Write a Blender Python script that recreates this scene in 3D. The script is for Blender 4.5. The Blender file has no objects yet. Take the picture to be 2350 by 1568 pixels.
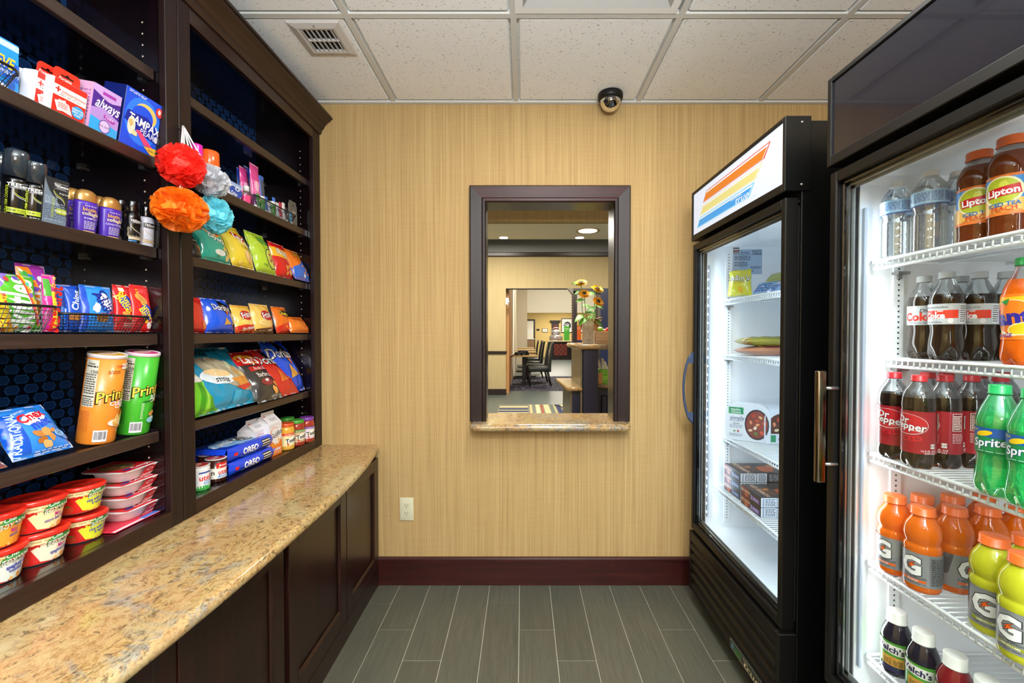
import bpy, bmesh, math, random
from math import sin, cos, pi, radians as R, sqrt, atan2
from mathutils import Vector, Matrix, Euler, noise
from mathutils.geometry import tessellate_polygon

C = bpy.context.scene.collection
SC = bpy.context.scene
random.seed(7)

# ------------------------------------------------------------------ camera
FPX, CAMH, PITCH, SX = 1002.4, 1.284, 0.018, 24.7
cd = bpy.data.cameras.new('camera')
cam = bpy.data.objects.new('camera', cd)
C.objects.link(cam)
cam.location = (0, 0, CAMH)
cam.rotation_euler = (pi / 2 - PITCH, 0, 0)
cd.sensor_fit = 'HORIZONTAL'
cd.sensor_width = 36
cd.lens = FPX / 2350 * 36
cd.shift_x = -SX / 2350
cd.clip_start = 0.02
SC.camera = cam

# ------------------------------------------------------------------ world, view, lights
w = bpy.data.worlds.new('world')
SC.world = w
w.use_nodes = True
w.node_tree.nodes['Background'].inputs[0].default_value = (0.8, 0.9, 1, 1)
w.node_tree.nodes['Background'].inputs[1].default_value = 0.3
SC.view_settings.view_transform = 'Standard'
SC.view_settings.look = 'None'
SC.view_settings.gamma = 1
SC.view_settings.use_curve_mapping = False
SC.view_settings.exposure = 0.2


def area(name, loc, sx, sy, power, col=(1, 1, 1), rot=(0, 0, 0), spread=180):
    l = bpy.data.lights.new(name, 'AREA')
    l.shape = 'RECTANGLE'
    l.size, l.size_y, l.energy, l.color = sx, sy, power, col
    l.spread = R(spread)
    o = bpy.data.objects.new(name, l)
    o.location, o.rotation_euler = loc, rot
    C.objects.link(o)
    return o


WARM = (1, .93, .80)
# fluorescent ceiling fixtures of the pantry (one in view at the top edge, the rest behind the camera)
TROFFERS = [(.262, 1.19, 15), (.262, -.56, 32), (-.95, -1.78, 24), (.262, -1.78, 24)]
troffer_lamps = [area('troffer_lamp', (x, y, 2.435), .46, .42, p, (1, .97, .92)) for x, y, p in TROFFERS]
# unseen fill lamps added behind the camera; the first points up to brighten the ceiling
area('ceiling_fill', (.05, -.55, 1.70), .5, .5, 112, (.80, .915, 1), (pi, 0, 0))
area('front_fill', (.55, -1.25, 1.75), .9, .7, 20, (.97, .98, 1), Vector((-.62, 1, -.22)).to_track_quat('-Z', 'Y').to_euler())  # added soft frontal fill that brightens the shelf goods
# lobby beyond the opening
lobby_lamps = [area('lobby_lamp', (x, y, z), s, s, p, WARM) for x, y, z, s, p in (
    (.3, 3.75, 2.6, .7, 50), (1.6, 6.4, 3.15, .8, 170), (-.6, 7.4, 3.15, .8, 150), (-1.0, 11.5, 3.6, 1.4, 200),
    (1.8, 14.0, 4.2, 1.6, 240), (1.0, 19.6, 2.6, 1.0, 120), (2.0, 22.0, 2.6, 1.2, 110))]


# ------------------------------------------------------------------ helpers
def ray(u, v):
    a, e = (u - 1175 - SX) / FPX, -(v - 784) / FPX
    return Vector((a, cos(PITCH) + e * sin(PITCH), e * cos(PITCH) - sin(PITCH)))


def at(u, v, X=None, Y=None, Z=None):
    """pixel of the 2350x1568 photograph and one known coordinate -> point in the room"""
    r = ray(u, v)
    t = X / r[0] if X is not None else Y / r[1] if Y is not None else (Z - CAMH) / r[2]
    return Vector((r[0] * t, r[1] * t, r[2] * t + CAMH))


def lin(c):
    return c / 12.92 if c <= .04045 else ((c + .055) / 1.055) ** 2.4


def hexc(h):
    return tuple(lin(int(h[i:i + 2], 16) / 255) for i in (0, 2, 4)) + (1,)


MATS = {}


def mat(name, col='808080', rough=.5, metal=0, emit=0, coat=0, spec=.5, trans=0, alpha=1, sub=0):
    if name in MATS:
        return MATS[name]
    m = bpy.data.materials.new(name)
    m.use_nodes = True
    b = m.node_tree.nodes['Principled BSDF']
    c = hexc(col)
    b.inputs['Base Color'].default_value = c
    b.inputs['Roughness'].default_value = rough
    b.inputs['Metallic'].default_value = metal
    b.inputs['Specular IOR Level'].default_value = spec
    b.inputs['Coat Weight'].default_value = coat
    b.inputs['Transmission Weight'].default_value = trans
    b.inputs['Alpha'].default_value = alpha
    if emit:
        b.inputs['Emission Color'].default_value = c
        b.inputs['Emission Strength'].default_value = emit
        b.inputs['Base Color'].default_value = (c[0] * .25, c[1] * .25, c[2] * .25, 1)
    MATS[name] = m
    return m


def nodes(m):
    nt = m.node_tree
    return nt, nt.nodes, nt.links, nt.nodes['Principled BSDF']


def P(h):
    """printed ink / plastic film of one colour"""
    if h in MATS:
        return MATS[h]
    if len(h) == 6:
        return mat(h, h, .32)
    return MATS[h]


def thin(name, col, gl=.06, tint=1.0, rough=.02, diff=0.0, dcol=None):
    """thin clear plastic or glass: see-through with a fresnel gloss"""
    m = bpy.data.materials.new(name)
    m.use_nodes = True
    nt = m.node_tree
    n, l = nt.nodes, nt.links
    n.clear()
    out = n.new('ShaderNodeOutputMaterial')
    tr = n.new('ShaderNodeBsdfTransparent')
    tr.inputs[0].default_value = hexc(col)
    g = n.new('ShaderNodeBsdfGlossy')
    g.inputs['Roughness'].default_value = rough
    g.inputs[0].default_value = (1, 1, 1, 1)
    lw = n.new('ShaderNodeLayerWeight')
    lw.inputs[0].default_value = .25 + gl
    mp = n.new('ShaderNodeMapRange')
    mp.inputs[3].default_value = gl * .5
    mp.inputs[4].default_value = min(.9, gl * 6)
    l.new(lw.outputs['Fresnel'], mp.inputs[0])
    mx = n.new('ShaderNodeMixShader')
    l.new(mp.outputs[0], mx.inputs[0])
    l.new(g.outputs[0], mx.inputs[2])
    if diff:
        d = n.new('ShaderNodeBsdfPrincipled')
        d.inputs['Base Color'].default_value = hexc(dcol or col)
        d.inputs['Roughness'].default_value = .15
        m2 = n.new('ShaderNodeMixShader')
        m2.inputs[0].default_value = diff
        l.new(tr.outputs[0], m2.inputs[1])
        l.new(d.outputs[0], m2.inputs[2])
        l.new(m2.outputs[0], mx.inputs[1])
    else:
        l.new(tr.outputs[0], mx.inputs[1])
    l.new(mx.outputs[0], out.inputs[0])
    MATS[name] = m
    return m


def ramp(n, pts):
    r = n.new('ShaderNodeValToRGB')
    e = r.color_ramp.elements
    while len(e) < len(pts):
        e.new(.5)
    for x, (p, c) in zip(e, pts):
        x.position = p
        x.color = hexc(c) if isinstance(c, str) else (c, c, c, 1)
    return r


def texcoord(nt, scale=(1, 1, 1), rot=(0, 0, 0)):
    tc = nt.nodes.new('ShaderNodeTexCoord')
    mp = nt.nodes.new('ShaderNodeMapping')
    mp.inputs['Scale'].default_value = scale
    mp.inputs['Rotation'].default_value = rot
    nt.links.new(tc.outputs['Object'], mp.inputs[0])
    return mp.outputs[0]


def tex_noise(nt, vec, scale, detail=4, rough=.55, dist=0):
    t = nt.nodes.new('ShaderNodeTexNoise')
    t.inputs['Scale'].default_value = scale
    t.inputs['Detail'].default_value = detail
    t.inputs['Roughness'].default_value = rough
    t.inputs['Distortion'].default_value = dist
    nt.links.new(vec, t.inputs['Vector'])
    return t.outputs[0]


def mixc(nt, f, a, b, mode='MIX'):
    m = nt.nodes.new('ShaderNodeMix')
    m.data_type = 'RGBA'
    m.blend_type = mode
    for s, v in ((m.inputs[0], f), (m.inputs[6], a), (m.inputs[7], b)):
        if hasattr(v, 'links') or isinstance(v, bpy.types.NodeSocket):
            nt.links.new(v, s)
        elif isinstance(v, str):
            s.default_value = hexc(v)
        else:
            s.default_value = v
    return m.outputs[2]


def mth(nt, op, a, b=None):
    m = nt.nodes.new('ShaderNodeMath')
    m.operation = op
    for s, v in ((m.inputs[0], a), (m.inputs[1], b)):
        if v is None:
            continue
        if isinstance(v, (int, float)):
            s.default_value = v
        else:
            nt.links.new(v, s)
    return m.outputs[0]


def bump(nt, h, bsdf, strength=.3, dist=.002):
    b = nt.nodes.new('ShaderNodeBump')
    b.inputs['Strength'].default_value = strength
    b.inputs['Distance'].default_value = dist
    nt.links.new(h, b.inputs['Height'])
    nt.links.new(b.outputs[0], bsdf.inputs['Normal'])


# ---- named procedural materials
def make_wallpaper(name, c1, c2, c3):
    m = mat(name, c1, .75)
    nt, n, l, b = nodes(m)
    a = tex_noise(nt, texcoord(nt, (360, 360, 1.8)), 1, 3, .6)
    h = tex_noise(nt, texcoord(nt, (7, 7, 520)), 1, 2, .6)
    g = tex_noise(nt, texcoord(nt, (26, 26, .5)), 1, 3, .6)
    r1 = ramp(n, [(.36, c3), (.52, c1), (.68, c2)])
    l.new(a, r1.inputs[0])
    r2 = ramp(n, [(.35, '000000'), (.65, 'ffffff')])
    l.new(h, r2.inputs[0])
    x = mixc(nt, mth(nt, 'MULTIPLY', r2.outputs[0], .28), r1.outputs[0], c2)
    r3 = ramp(n, [(.35, '000000'), (.7, 'ffffff')])
    l.new(g, r3.inputs[0])
    x = mixc(nt, mth(nt, 'MULTIPLY', r3.outputs[0], .22), x, c3)
    l.new(x, b.inputs['Base Color'])
    bump(nt, a, b, .15, .001)
    return m


wallpaper = make_wallpaper('wallpaper_tan', 'bb9c65', 'c8ac78', 'a58554')
wallpaper2 = make_wallpaper('wallpaper_lobby', 'a8966c', 'b5a47c', '998558')


def make_wood(name, c1, c2, c3, rough=.28, sc=(60, 4, 60), coat=.25):
    m = mat(name, c1, rough, coat=coat)
    nt, n, l, b = nodes(m)
    a = tex_noise(nt, texcoord(nt, sc), 1, 5, .65, .6)
    g = tex_noise(nt, texcoord(nt, (3, 3, 3)), 1, 3, .5)
    r1 = ramp(n, [(.3, c1), (.55, c2), (.75, c3)])
    l.new(a, r1.inputs[0])
    x = mixc(nt, mth(nt, 'MULTIPLY', g, .5), r1.outputs[0], c1)
    l.new(x, b.inputs['Base Color'])
    b.inputs['Coat Roughness'].default_value = .2
    b.inputs['Specular IOR Level'].default_value = .38
    bump(nt, a, b, .06, .001)
    return m


wood_h = make_wood('espresso_wood_along', '1b0e0b', '2e1914', '42261d', sc=(70, 3, 90))
wood_v = make_wood('espresso_wood_upright', '150a09', '221211', '301715', sc=(60, 60, 2.5), coat=0, rough=.42)
wood_shelf = make_wood('espresso_shelf_edge', '2a1f1a', '3b2b24', '4c3930', sc=(90, 4, 160))
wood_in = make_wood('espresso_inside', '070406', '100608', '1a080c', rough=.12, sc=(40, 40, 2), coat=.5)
wood_trim = make_wood('mahogany_trim', '2a0e0d', '3d1513', '52221b', sc=(4, 90, 60), coat=0, rough=.40)
wood_door = make_wood('espresso_door', '160a08', '2a130f', '3c1b14', sc=(50, 50, 1.6), rough=.33)


def make_granite():
    m = mat('granite_gold', 'c8a878', .13, coat=.2)
    nt, n, l, b = nodes(m)
    vw = texcoord(nt)
    flow = tex_noise(nt, vw, 3.0, 4, .55, 1.2)
    vm = n.new('ShaderNodeVectorMath'); vm.operation = 'MULTIPLY_ADD'
    l.new(texcoord(nt, (1, .62, 1), (0, 0, .6)), vm.inputs[0])
    vm.inputs[1].default_value = (1, 1, 1)
    cmb = n.new('ShaderNodeCombineXYZ')
    l.new(mth(nt, 'MULTIPLY', flow, .12), cmb.inputs[0]); l.new(mth(nt, 'MULTIPLY', flow, .09), cmb.inputs[1])
    l.new(cmb.outputs[0], vm.inputs[2])
    v = vm.outputs[0]
    a = tex_noise(nt, v, 105, 9, .86, .2)
    r1 = ramp(n, [(.30, '2a241f'), (.38, '6f5539'), (.44, '9a7748'), (.50, 'b5965f'), (.56, 'c6ae7c'), (.62, 'a58150'), (.72, 'd6ccb0')])
    l.new(a, r1.inputs[0])
    big = ramp(n, [(.38, 0.0), (.62, 1.0)])
    l.new(tex_noise(nt, v, 7, 5, .6, 1.0), big.inputs[0])
    x = mixc(nt, mth(nt, 'MULTIPLY', big.outputs[0], .38), r1.outputs[0], 'b07f5c')
    big2 = ramp(n, [(.50, 0.0), (.70, 1.0)])
    l.new(tex_noise(nt, v, 5, 5, .65, 1.5), big2.inputs[0])
    x = mixc(nt, mth(nt, 'MULTIPLY', big2.outputs[0], .40), x, 'c3bd92')
    warp = tex_noise(nt, vw, 4.2, 6, .62, 1.6)
    rv = ramp(n, [(.0, 1.0), (.010, .9), (.034, .25), (.06, 0.0)])
    l.new(mth(nt, 'ABSOLUTE', mth(nt, 'SUBTRACT', warp, .5)), rv.inputs[0])
    msk = ramp(n, [(.46, 0.0), (.57, 1.0)])
    l.new(tex_noise(nt, vw, 2.3, 3, .5, .5), msk.inputs[0])
    gr = ramp(n, [(.40, '3f464c'), (.55, '8b9496')])
    l.new(a, gr.inputs[0])
    x = mixc(nt, mth(nt, 'MULTIPLY', mth(nt, 'MULTIPLY', rv.outputs[0], msk.outputs[0]), .8), x, gr.outputs[0])
    rs = ramp(n, [(.0, 1.0), (.38, 1.0), (.44, 0.0)])
    l.new(tex_noise(nt, v, 70, 5, .72), rs.inputs[0])
    x = mixc(nt, mth(nt, 'MULTIPLY', rs.outputs[0], .62), x, '37302b')
    rb = ramp(n, [(.0, 1.0), (.27, 1.0), (.33, 0.0)])
    l.new(tex_noise(nt, v, 26, 4, .6), rb.inputs[0])
    x = mixc(nt, mth(nt, 'MULTIPLY', rb.outputs[0], .7), x, '2a2726')
    l.new(x, b.inputs['Base Color'])
    return m


granite = make_granite()


def make_tileplank():
    m = mat('plank_tile', '5d5f57', .42)
    nt, n, l, b = nodes(m)
    at_ = n.new('ShaderNodeAttribute')
    at_.attribute_name = 'tone'
    a = tex_noise(nt, texcoord(nt, (110, 5, 1)), 1, 5, .65, .8)
    g = tex_noise(nt, texcoord(nt, (9, 3, 1)), 1, 3, .5, .4)
    r1 = ramp(n, [(.3, '363b33'), (.5, '42463d'), (.7, '505147')])
    l.new(a, r1.inputs[0])
    x = mixc(nt, mth(nt, 'MULTIPLY', g, .45), r1.outputs[0], '594f40')
    x = mixc(nt, .5, x, at_.outputs['Color'], 'MULTIPLY')
    l.new(x, b.inputs['Base Color'])
    bump(nt, a, b, .12, .001)
    return m


plank_tile = make_tileplank()
grout = mat('grout', 'cfccba', .9)


def make_acoustic():
    m = mat('acoustic_tile', 'd6d3cc', .9)
    nt, n, l, b = nodes(m)
    v = texcoord(nt, (1, 1, 1))
    wv = tex_noise(nt, v, 150, 2, .5)
    wr = ramp(n, [(.0, 1.0), (.305, 1.0), (.35, 0.0)])
    l.new(wv, wr.inputs[0])
    msk = ramp(n, [(.35, .3), (.6, 1.0)])
    l.new(tex_noise(nt, v, 30, 2, .5), msk.inputs[0])
    f = mth(nt, 'MULTIPLY', wr.outputs[0], msk.outputs[0])
    x = mixc(nt, mth(nt, 'MULTIPLY', f, .9), 'f5f5f3', '6a655d')
    l.new(x, b.inputs['Base Color'])
    bump(nt, mth(nt, 'SUBTRACT', 1, f), b, .5, .002)
    return m


acoustic = make_acoustic()


def make_hexpaper():
    """dark navy backing with lighter blue hexagons, flat-topped lattice"""
    m = mat('hexagon_paper', '0a1530', .3, coat=.3)
    nt, n, l, b = nodes(m)
    tc = n.new('ShaderNodeTexCoord')
    sp = n.new('ShaderNodeSeparateXYZ')
    l.new(tc.outputs['Object'], sp.inputs[0])
    px, py = .0435, .0265                       # lattice pitch along the wall and up

    def cell(off):
        xs = mth(nt, 'ADD', mth(nt, 'DIVIDE', sp.outputs['Y'], px), 50 + off)
        ys = mth(nt, 'ADD', mth(nt, 'DIVIDE', sp.outputs['Z'], py * 2), 50 + off)
        fx = mth(nt, 'SUBTRACT', mth(nt, 'FRACT', xs), .5)
        fy = mth(nt, 'SUBTRACT', mth(nt, 'FRACT', ys), .5)
        ax = mth(nt, 'ABSOLUTE', mth(nt, 'MULTIPLY', fx, px))
        ay = mth(nt, 'ABSOLUTE', mth(nt, 'MULTIPLY', fy, py * 2))
        # hexagon distance: max(ay, .5*ay + .866*ax)
        d2 = mth(nt, 'ADD', mth(nt, 'MULTIPLY', ay, .45), mth(nt, 'MULTIPLY', ax, .80))
        return mth(nt, 'MAXIMUM', mth(nt, 'MULTIPLY', ay, 1.28), d2)
    d = mth(nt, 'MINIMUM', cell(0), cell(.5))
    rr = ramp(n, [(0, '16386e'), (.66, '16386e'), (.70, '2a62a8'), (.75, '2a62a8'), (.78, '071024')])
    l.new(mth(nt, 'DIVIDE', d, .0185), rr.inputs[0])
    l.new(rr.outputs[0], b.inputs['Base Color'])
    return m


hexpaper = make_hexpaper()

white_metal = mat('white_enamel', 'f1f1ee', .35)
tbar = mat('ceiling_grid', 'd4d3ce', .45)
black_metal = mat('black_enamel', '08090a', .36, spec=.35)
black_satin = mat('black_satin', '0c0b0a', .45, spec=.35)
black_gloss = mat('black_gloss', '060608', .08, coat=.6)
liner = mat('white_liner', 'f3f5f7', .4)
chrome = mat('chrome', 'c8c8c8', .14, metal=1)
steel = mat('brushed_steel', 'a9a9a6', .32, metal=1)
wire_blk = mat('black_wire', '15151a', .35)
wire_wht = mat('white_wire', 'e9edee', .3)
glass = thin('fridge_glass', 'f6f9f9', .010)
clear = thin('clear_plastic', 'f2f6f8', .12, diff=.06, dcol='dfe8ee')
waterm = thin('water_bottle_plastic', 'eaf0f3', .2, diff=.10, dcol='cfd8de')
clearcase = thin('milky_case', 'dfe6f5', .12, diff=.35, dcol='8aa6dc')
cola = mat('cola', '1a0d08', .06, coat=.4)
P('ffffff')

# ------------------------------------------------------------------ mesh builder
TXT = {}


def text2d(s, bold=0.0):
    k = (s, bold)
    if k not in TXT:
        cu = bpy.data.curves.new('t', 'FONT')
        cu.body = s
        cu.size = 1.38
        cu.resolution_u = 2
        cu.offset = bold
        cu.fill_mode = 'FRONT'
        o = bpy.data.objects.new('t', cu)
        C.objects.link(o)
        bpy.context.view_layer.update()
        me = bpy.data.meshes.new_from_object(o.evaluated_get(bpy.context.evaluated_depsgraph_get()))
        me.calc_loop_triangles()
        vs = [(v.co.x, v.co.y) for v in me.vertices]
        ts = [tuple(t.vertices) for t in me.loop_triangles]
        if vs:
            x0, x1 = min(v[0] for v in vs), max(v[0] for v in vs)
            vs = [(x - (x0 + x1) / 2, y) for x, y in vs]
            wd = x1 - x0
        else:
            wd = 0
        C.objects.unlink(o)
        bpy.data.objects.remove(o)
        bpy.data.curves.remove(cu)
        bpy.data.meshes.remove(me)
        TXT[k] = (vs, ts, wd)
    return TXT[k]


class MB:
    def __init__(s):
        s.V, s.F, s.M, s.S, s.mats = [], [], [], [], []
        s.tone = []

    def mi(s, m):
        if isinstance(m, str):
            m = P(m)
        if m not in s.mats:
            s.mats.append(m)
        return s.mats.index(m)

    def add(s, vs, fs, m, smooth=False, T=None):
        o = len(s.V)
        for v in vs:
            v = Vector(v)
            s.V.append(T @ v if T else v)
        k = s.mi(m)
        for f in fs:
            s.F.append([i + o for i in f])
            s.M.append(k)
            s.S.append(smooth)
        return s

    def box(s, x0, y0, z0, x1, y1, z1, m, bev=0, T=None, seg=1):
        if x0 > x1: x0, x1 = x1, x0
        if y0 > y1: y0, y1 = y1, y0
        if z0 > z1: z0, z1 = z1, z0
        if bev <= 0:
            vs = [(x, y, z) for x in (x0, x1) for y in (y0, y1) for z in (z0, z1)]
            return s.add(vs, [(0, 1, 3, 2), (4, 6, 7, 5), (0, 4, 5, 1), (2, 3, 7, 6), (0, 2, 6, 4), (1, 5, 7, 3)], m, False, T)
        b = bmesh.new()
        bmesh.ops.create_cube(b, size=1)
        for v in b.verts:
            v.co = Vector(((x0 + x1) / 2 + v.co.x * (x1 - x0), (y0 + y1) / 2 + v.co.y * (y1 - y0), (z0 + z1) / 2 + v.co.z * (z1 - z0)))
        bmesh.ops.bevel(b, geom=b.edges[:], offset=bev, segments=seg, profile=.5, affect='EDGES')
        b.verts.index_update()
        s.add([v.co.copy() for v in b.verts], [[v.index for v in f.verts] for f in b.faces], m, seg > 1, T)
        b.free()
        return s

    def lathe(s, prof, m, n=24, T=None, sx=1, sy=1, smooth=True, mod=None, mfn=None, cap=True, a0=0, a1=2 * pi):
        vs, rows = [], len(prof)
        full = abs(a1 - a0 - 2 * pi) < 1e-6
        nn = n if full else n + 1
        for r, z in prof:
            for i in range(nn):
                a = a0 + (a1 - a0) * i / n
                rr = r * (mod(a, z) if mod else 1)
                vs.append((rr * sin(a) * sx, -rr * cos(a) * sy, z))
        groups = {}
        for j in range(rows - 1):
            mm = mfn((prof[j][1] + prof[j + 1][1]) / 2) if mfn else m
            g = groups.setdefault(mm, [])
            for i in range(n):
                k = (i + 1) % nn
                g.append((j * nn + i, j * nn + k, (j + 1) * nn + k, (j + 1) * nn + i))
        o = len(s.V)
        for v in vs:
            v = Vector(v)
            s.V.append(T @ v if T else v)
        for mm, g in groups.items():
            k = s.mi(mm)
            for f in g:
                s.F.append([i + o for i in f]); s.M.append(k); s.S.append(smooth)
        if cap and full:
            if prof[0][0] > 1e-5:
                s.F.append([o + i for i in range(n)][::-1]); s.M.append(s.mi(mfn(prof[0][1]) if mfn else m)); s.S.append(False)
            if prof[-1][0] > 1e-5:
                s.F.append([o + (rows - 1) * nn + i for i in range(n)]); s.M.append(s.mi(mfn(prof[-1][1]) if mfn else m)); s.S.append(False)
        return s

    def tube(s, pts, r, m, n=6, T=None, closed=False):
        pts = [Vector(p) for p in pts]
        N = len(pts)
        vs = []
        up = None
        for i, p in enumerate(pts):
            if closed:
                d = pts[(i + 1) % N] - pts[i - 1]
            else:
                d = pts[min(i + 1, N - 1)] - pts[max(i - 1, 0)]
            if d.length < 1e-9:
                d = Vector((0, 0, 1))
            d.normalize()
            if up is None:
                up = Vector((0, 0, 1)) if abs(d.z) < .9 else Vector((1, 0, 0))
            a = d.cross(up)
            if a.length < 1e-6:
                a = d.cross(Vector((1, 0, 0)))
            a.normalize()
            b = a.cross(d).normalized()
            up = b
            rr = r[i] if isinstance(r, (list, tuple)) else r
            for k in range(n):
                t = 2 * pi * k / n
                vs.append(p + a * cos(t) * rr + b * sin(t) * rr)
        fs = []
        for i in range(N if closed else N - 1):
            j = (i + 1) % N
            for k in range(n):
                q = (k + 1) % n
                fs.append((i * n + k, i * n + q, j * n + q, j * n + k))
        if not closed:
            fs.append(list(range(n))[::-1])
            fs.append([(N - 1) * n + k for k in range(n)])
        return s.add(vs, fs, m, n > 4, T)

    def ext(s, poly, a0, a1, m, axis='y', T=None, smooth=False):
        """2D outline extruded along an axis; outline is (x,z) for y, (y,z) for x, (x,y) for z"""
        def p3(p, a):
            return {'y': (p[0], a, p[1]), 'x': (a, p[0], p[1]), 'z': (p[0], p[1], a)}[axis]
        n = len(poly)
        vs = [p3(p, a0) for p in poly] + [p3(p, a1) for p in poly]
        fs = [(i, (i + 1) % n, n + (i + 1) % n, n + i) for i in range(n)]
        s.add(vs, fs, m, smooth, T)
        return s.add(vs, [list(range(n))[::-1], list(range(n, 2 * n))], m, False, T)

    def surf(s, fn, nu, nv, m, T=None, smooth=True, mfn=None):
        vs = [fn(i / nu, j / nv) for j in range(nv + 1) for i in range(nu + 1)]
        if mfn is None:
            fs = [(j * (nu + 1) + i, j * (nu + 1) + i + 1, (j + 1) * (nu + 1) + i + 1, (j + 1) * (nu + 1) + i) for j in range(nv) for i in range(nu)]
            return s.add(vs, fs, m, smooth, T)
        o = len(s.V)
        s.add(vs, [], m, smooth, T)
        for j in range(nv):
            for i in range(nu):
                s.F.append([o + j * (nu + 1) + i, o + j * (nu + 1) + i + 1, o + (j + 1) * (nu + 1) + i + 1, o + (j + 1) * (nu + 1) + i])
                s.M.append(s.mi(mfn((i + .5) / nu, (j + .5) / nv)))
                s.S.append(smooth)
        return s

    def tri2(s, pts, tris, S, off, m, L):
        """flat 2D triangles laid on surface S, split until they follow it"""
        out = []
        for t in tris:
            st = [tuple(pts[i] for i in t)]
            while st:
                a, b, c = st.pop()
                la = (a[0] - b[0]) ** 2 + (a[1] - b[1]) ** 2
                lb = (b[0] - c[0]) ** 2 + (b[1] - c[1]) ** 2
                lc = (c[0] - a[0]) ** 2 + (c[1] - a[1]) ** 2
                mx = max(la, lb, lc)
                if mx <= L * L:
                    out.append((a, b, c))
                elif mx == la:
                    q = ((a[0] + b[0]) / 2, (a[1] + b[1]) / 2)
                    st += [(a, q, c), (q, b, c)]
                elif mx == lb:
                    q = ((b[0] + c[0]) / 2, (b[1] + c[1]) / 2)
                    st += [(a, b, q), (a, q, c)]
                else:
                    q = ((a[0] + c[0]) / 2, (a[1] + c[1]) / 2)
                    st += [(a, b, q), (q, b, c)]
        idx, vs, fs = {}, [], []
        for t in out:
            f = []
            for p in t:
                if p not in idx:
                    idx[p] = len(vs)
                    vs.append(S(p[0], p[1], off))
                f.append(idx[p])
            fs.append(f)
        s.add(vs, fs, m, True, s.T if hasattr(s, 'T') else None)

    def deco(s, S, w, h, items, L=None, off=.0005, T=None, lim=.485):
        """printed design on a surface: x runs -.5...5 of the width, y 0..1 of the height"""
        s.T = T
        L = L or w / 10
        for k, it in enumerate(items):
            o = off + k * .00013
            c, m = it[0], it[1]
            if c == 'r':
                x0, y0, x1, y1 = it[2] * w, it[3] * h, it[4] * w, it[5] * h
                s.tri2([(x0, y0), (x1, y0), (x1, y1), (x0, y1)], [(0, 1, 2), (0, 2, 3)], S, o, m, L)
            elif c == 'p':
                pts = [(x * w, y * h) for x, y in it[2]]
                s.tri2(pts, tessellate_polygon([[Vector((x, y, 0)) for x, y in pts]]), S, o, m, L)
            elif c == 'e':
                n = 20
                rot = R(it[6]) if len(it) > 6 else 0
                pts = [(it[2] * w, it[3] * h)]
                for i in range(n):
                    ex, ey = it[4] * w * cos(2 * pi * i / n), it[5] * h * sin(2 * pi * i / n)
                    pts.append((it[2] * w + ex * cos(rot) - ey * sin(rot), it[3] * h + ex * sin(rot) + ey * cos(rot)))
                s.tri2(pts, [(0, i + 1, (i + 1) % n + 1) for i in range(n)], S, o, m, L)
            elif c == 't':
                _, m, tx, cx, cy, sz = it[:6]
                rot = R(it[6]) if len(it) > 6 else 0
                sh = it[7] if len(it) > 7 else 0
                bo = it[8] if len(it) > 8 else .03
                xs = it[9] if len(it) > 9 else 1
                vs, ts, wd = text2d(tx, bo * .55)
                q = []
                if vs:      # keep the word inside its panel
                    ex = (wd * xs / 2 + .5 * abs(sh)) * sz * h
                    cr, sr = abs(cos(rot)), abs(sin(rot))
                    av = 9
                    if cr > .25: av = min(av, (lim - abs(cx)) * w / cr)
                    if sr > .25: av = min(av, (.49 - abs(cy - .5)) * h / sr)
                    if ex > av > 0: xs *= av / ex
                for x, y in vs:
                    x, y = (x * xs + y * sh) * sz * h, (y - .5) * sz * h
                    q.append((cx * w + x * cos(rot) - y * sin(rot), cy * h + x * sin(rot) + y * cos(rot)))
                s.tri2(q, ts, S, o, m, L)
            elif c == 'l':          # lines of small print
                _, m, n, x0, y0, x1, y1 = it[:7]
                rr = random.Random(n * 13 + int(abs(x0) * 100))
                for i in range(n):
                    ya = y0 + (y1 - y0) * (i + .25) / n
                    yb = y0 + (y1 - y0) * (i + .75) / n
                    x = x0
                    while x < x1 - .02:
                        e = min(x1, x + (x1 - x0) * rr.uniform(.1, .3))
                        s.tri2([(x * w, ya * h), (e * w, ya * h), (e * w, yb * h), (x * w, yb * h)], [(0, 1, 2), (0, 2, 3)], S, o, m, L)
                        x = e + (x1 - x0) * .05
            elif c == 'b':          # barcode
                _, m, x0, y0, x1, y1 = it[:6]
                rr = random.Random(5)
                x = x0
                while x < x1:
                    e = min(x1, x + (x1 - x0) * rr.uniform(.015, .06))
                    s.tri2([(x * w, y0 * h), (e * w, y0 * h), (e * w, y1 * h), (x * w, y1 * h)], [(0, 1, 2), (0, 2, 3)], S, o, m, L)
                    x = e + (x1 - x0) * rr.uniform(.02, .06)
            elif c == 'c':          # irregular crisp / food blob
                _, m, cx, cy, r, seed = it[:6]
                rr = random.Random(seed)
                n = 11
                pts = [(cx * w, cy * h)]
                sq = rr.uniform(.55, 1)
                ra = rr.uniform(0, pi)
                for i in range(n):
                    q = r * h * rr.uniform(.78, 1.1)
                    ex, ey = q * cos(2 * pi * i / n), q * sq * sin(2 * pi * i / n)
                    pts.append((cx * w + ex * cos(ra) - ey * sin(ra), cy * h + ex * sin(ra) + ey * cos(ra)))
                s.tri2(pts, [(0, i + 1, (i + 1) % n + 1) for i in range(n)], S, o, m, L)
        s.T = None
        return s

    def build(s, name, parent=None, loc=None, rot=None, label=None):
        me = bpy.data.meshes.new(name)
        me.from_pydata([tuple(v) for v in s.V], [], s.F)
        for m in s.mats:
            me.materials.append(m)
        me.polygons.foreach_set('material_index', s.M)
        me.polygons.foreach_set('use_smooth', s.S)
        me.update()
        o = bpy.data.objects.new(name, me)
        C.objects.link(o)
        if parent:
            o.parent = parent
        if loc is not None:
            o.location = loc
        if rot is not None:
            o.rotation_euler = rot
        if label:
            o['label'] = label
        return o


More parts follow.
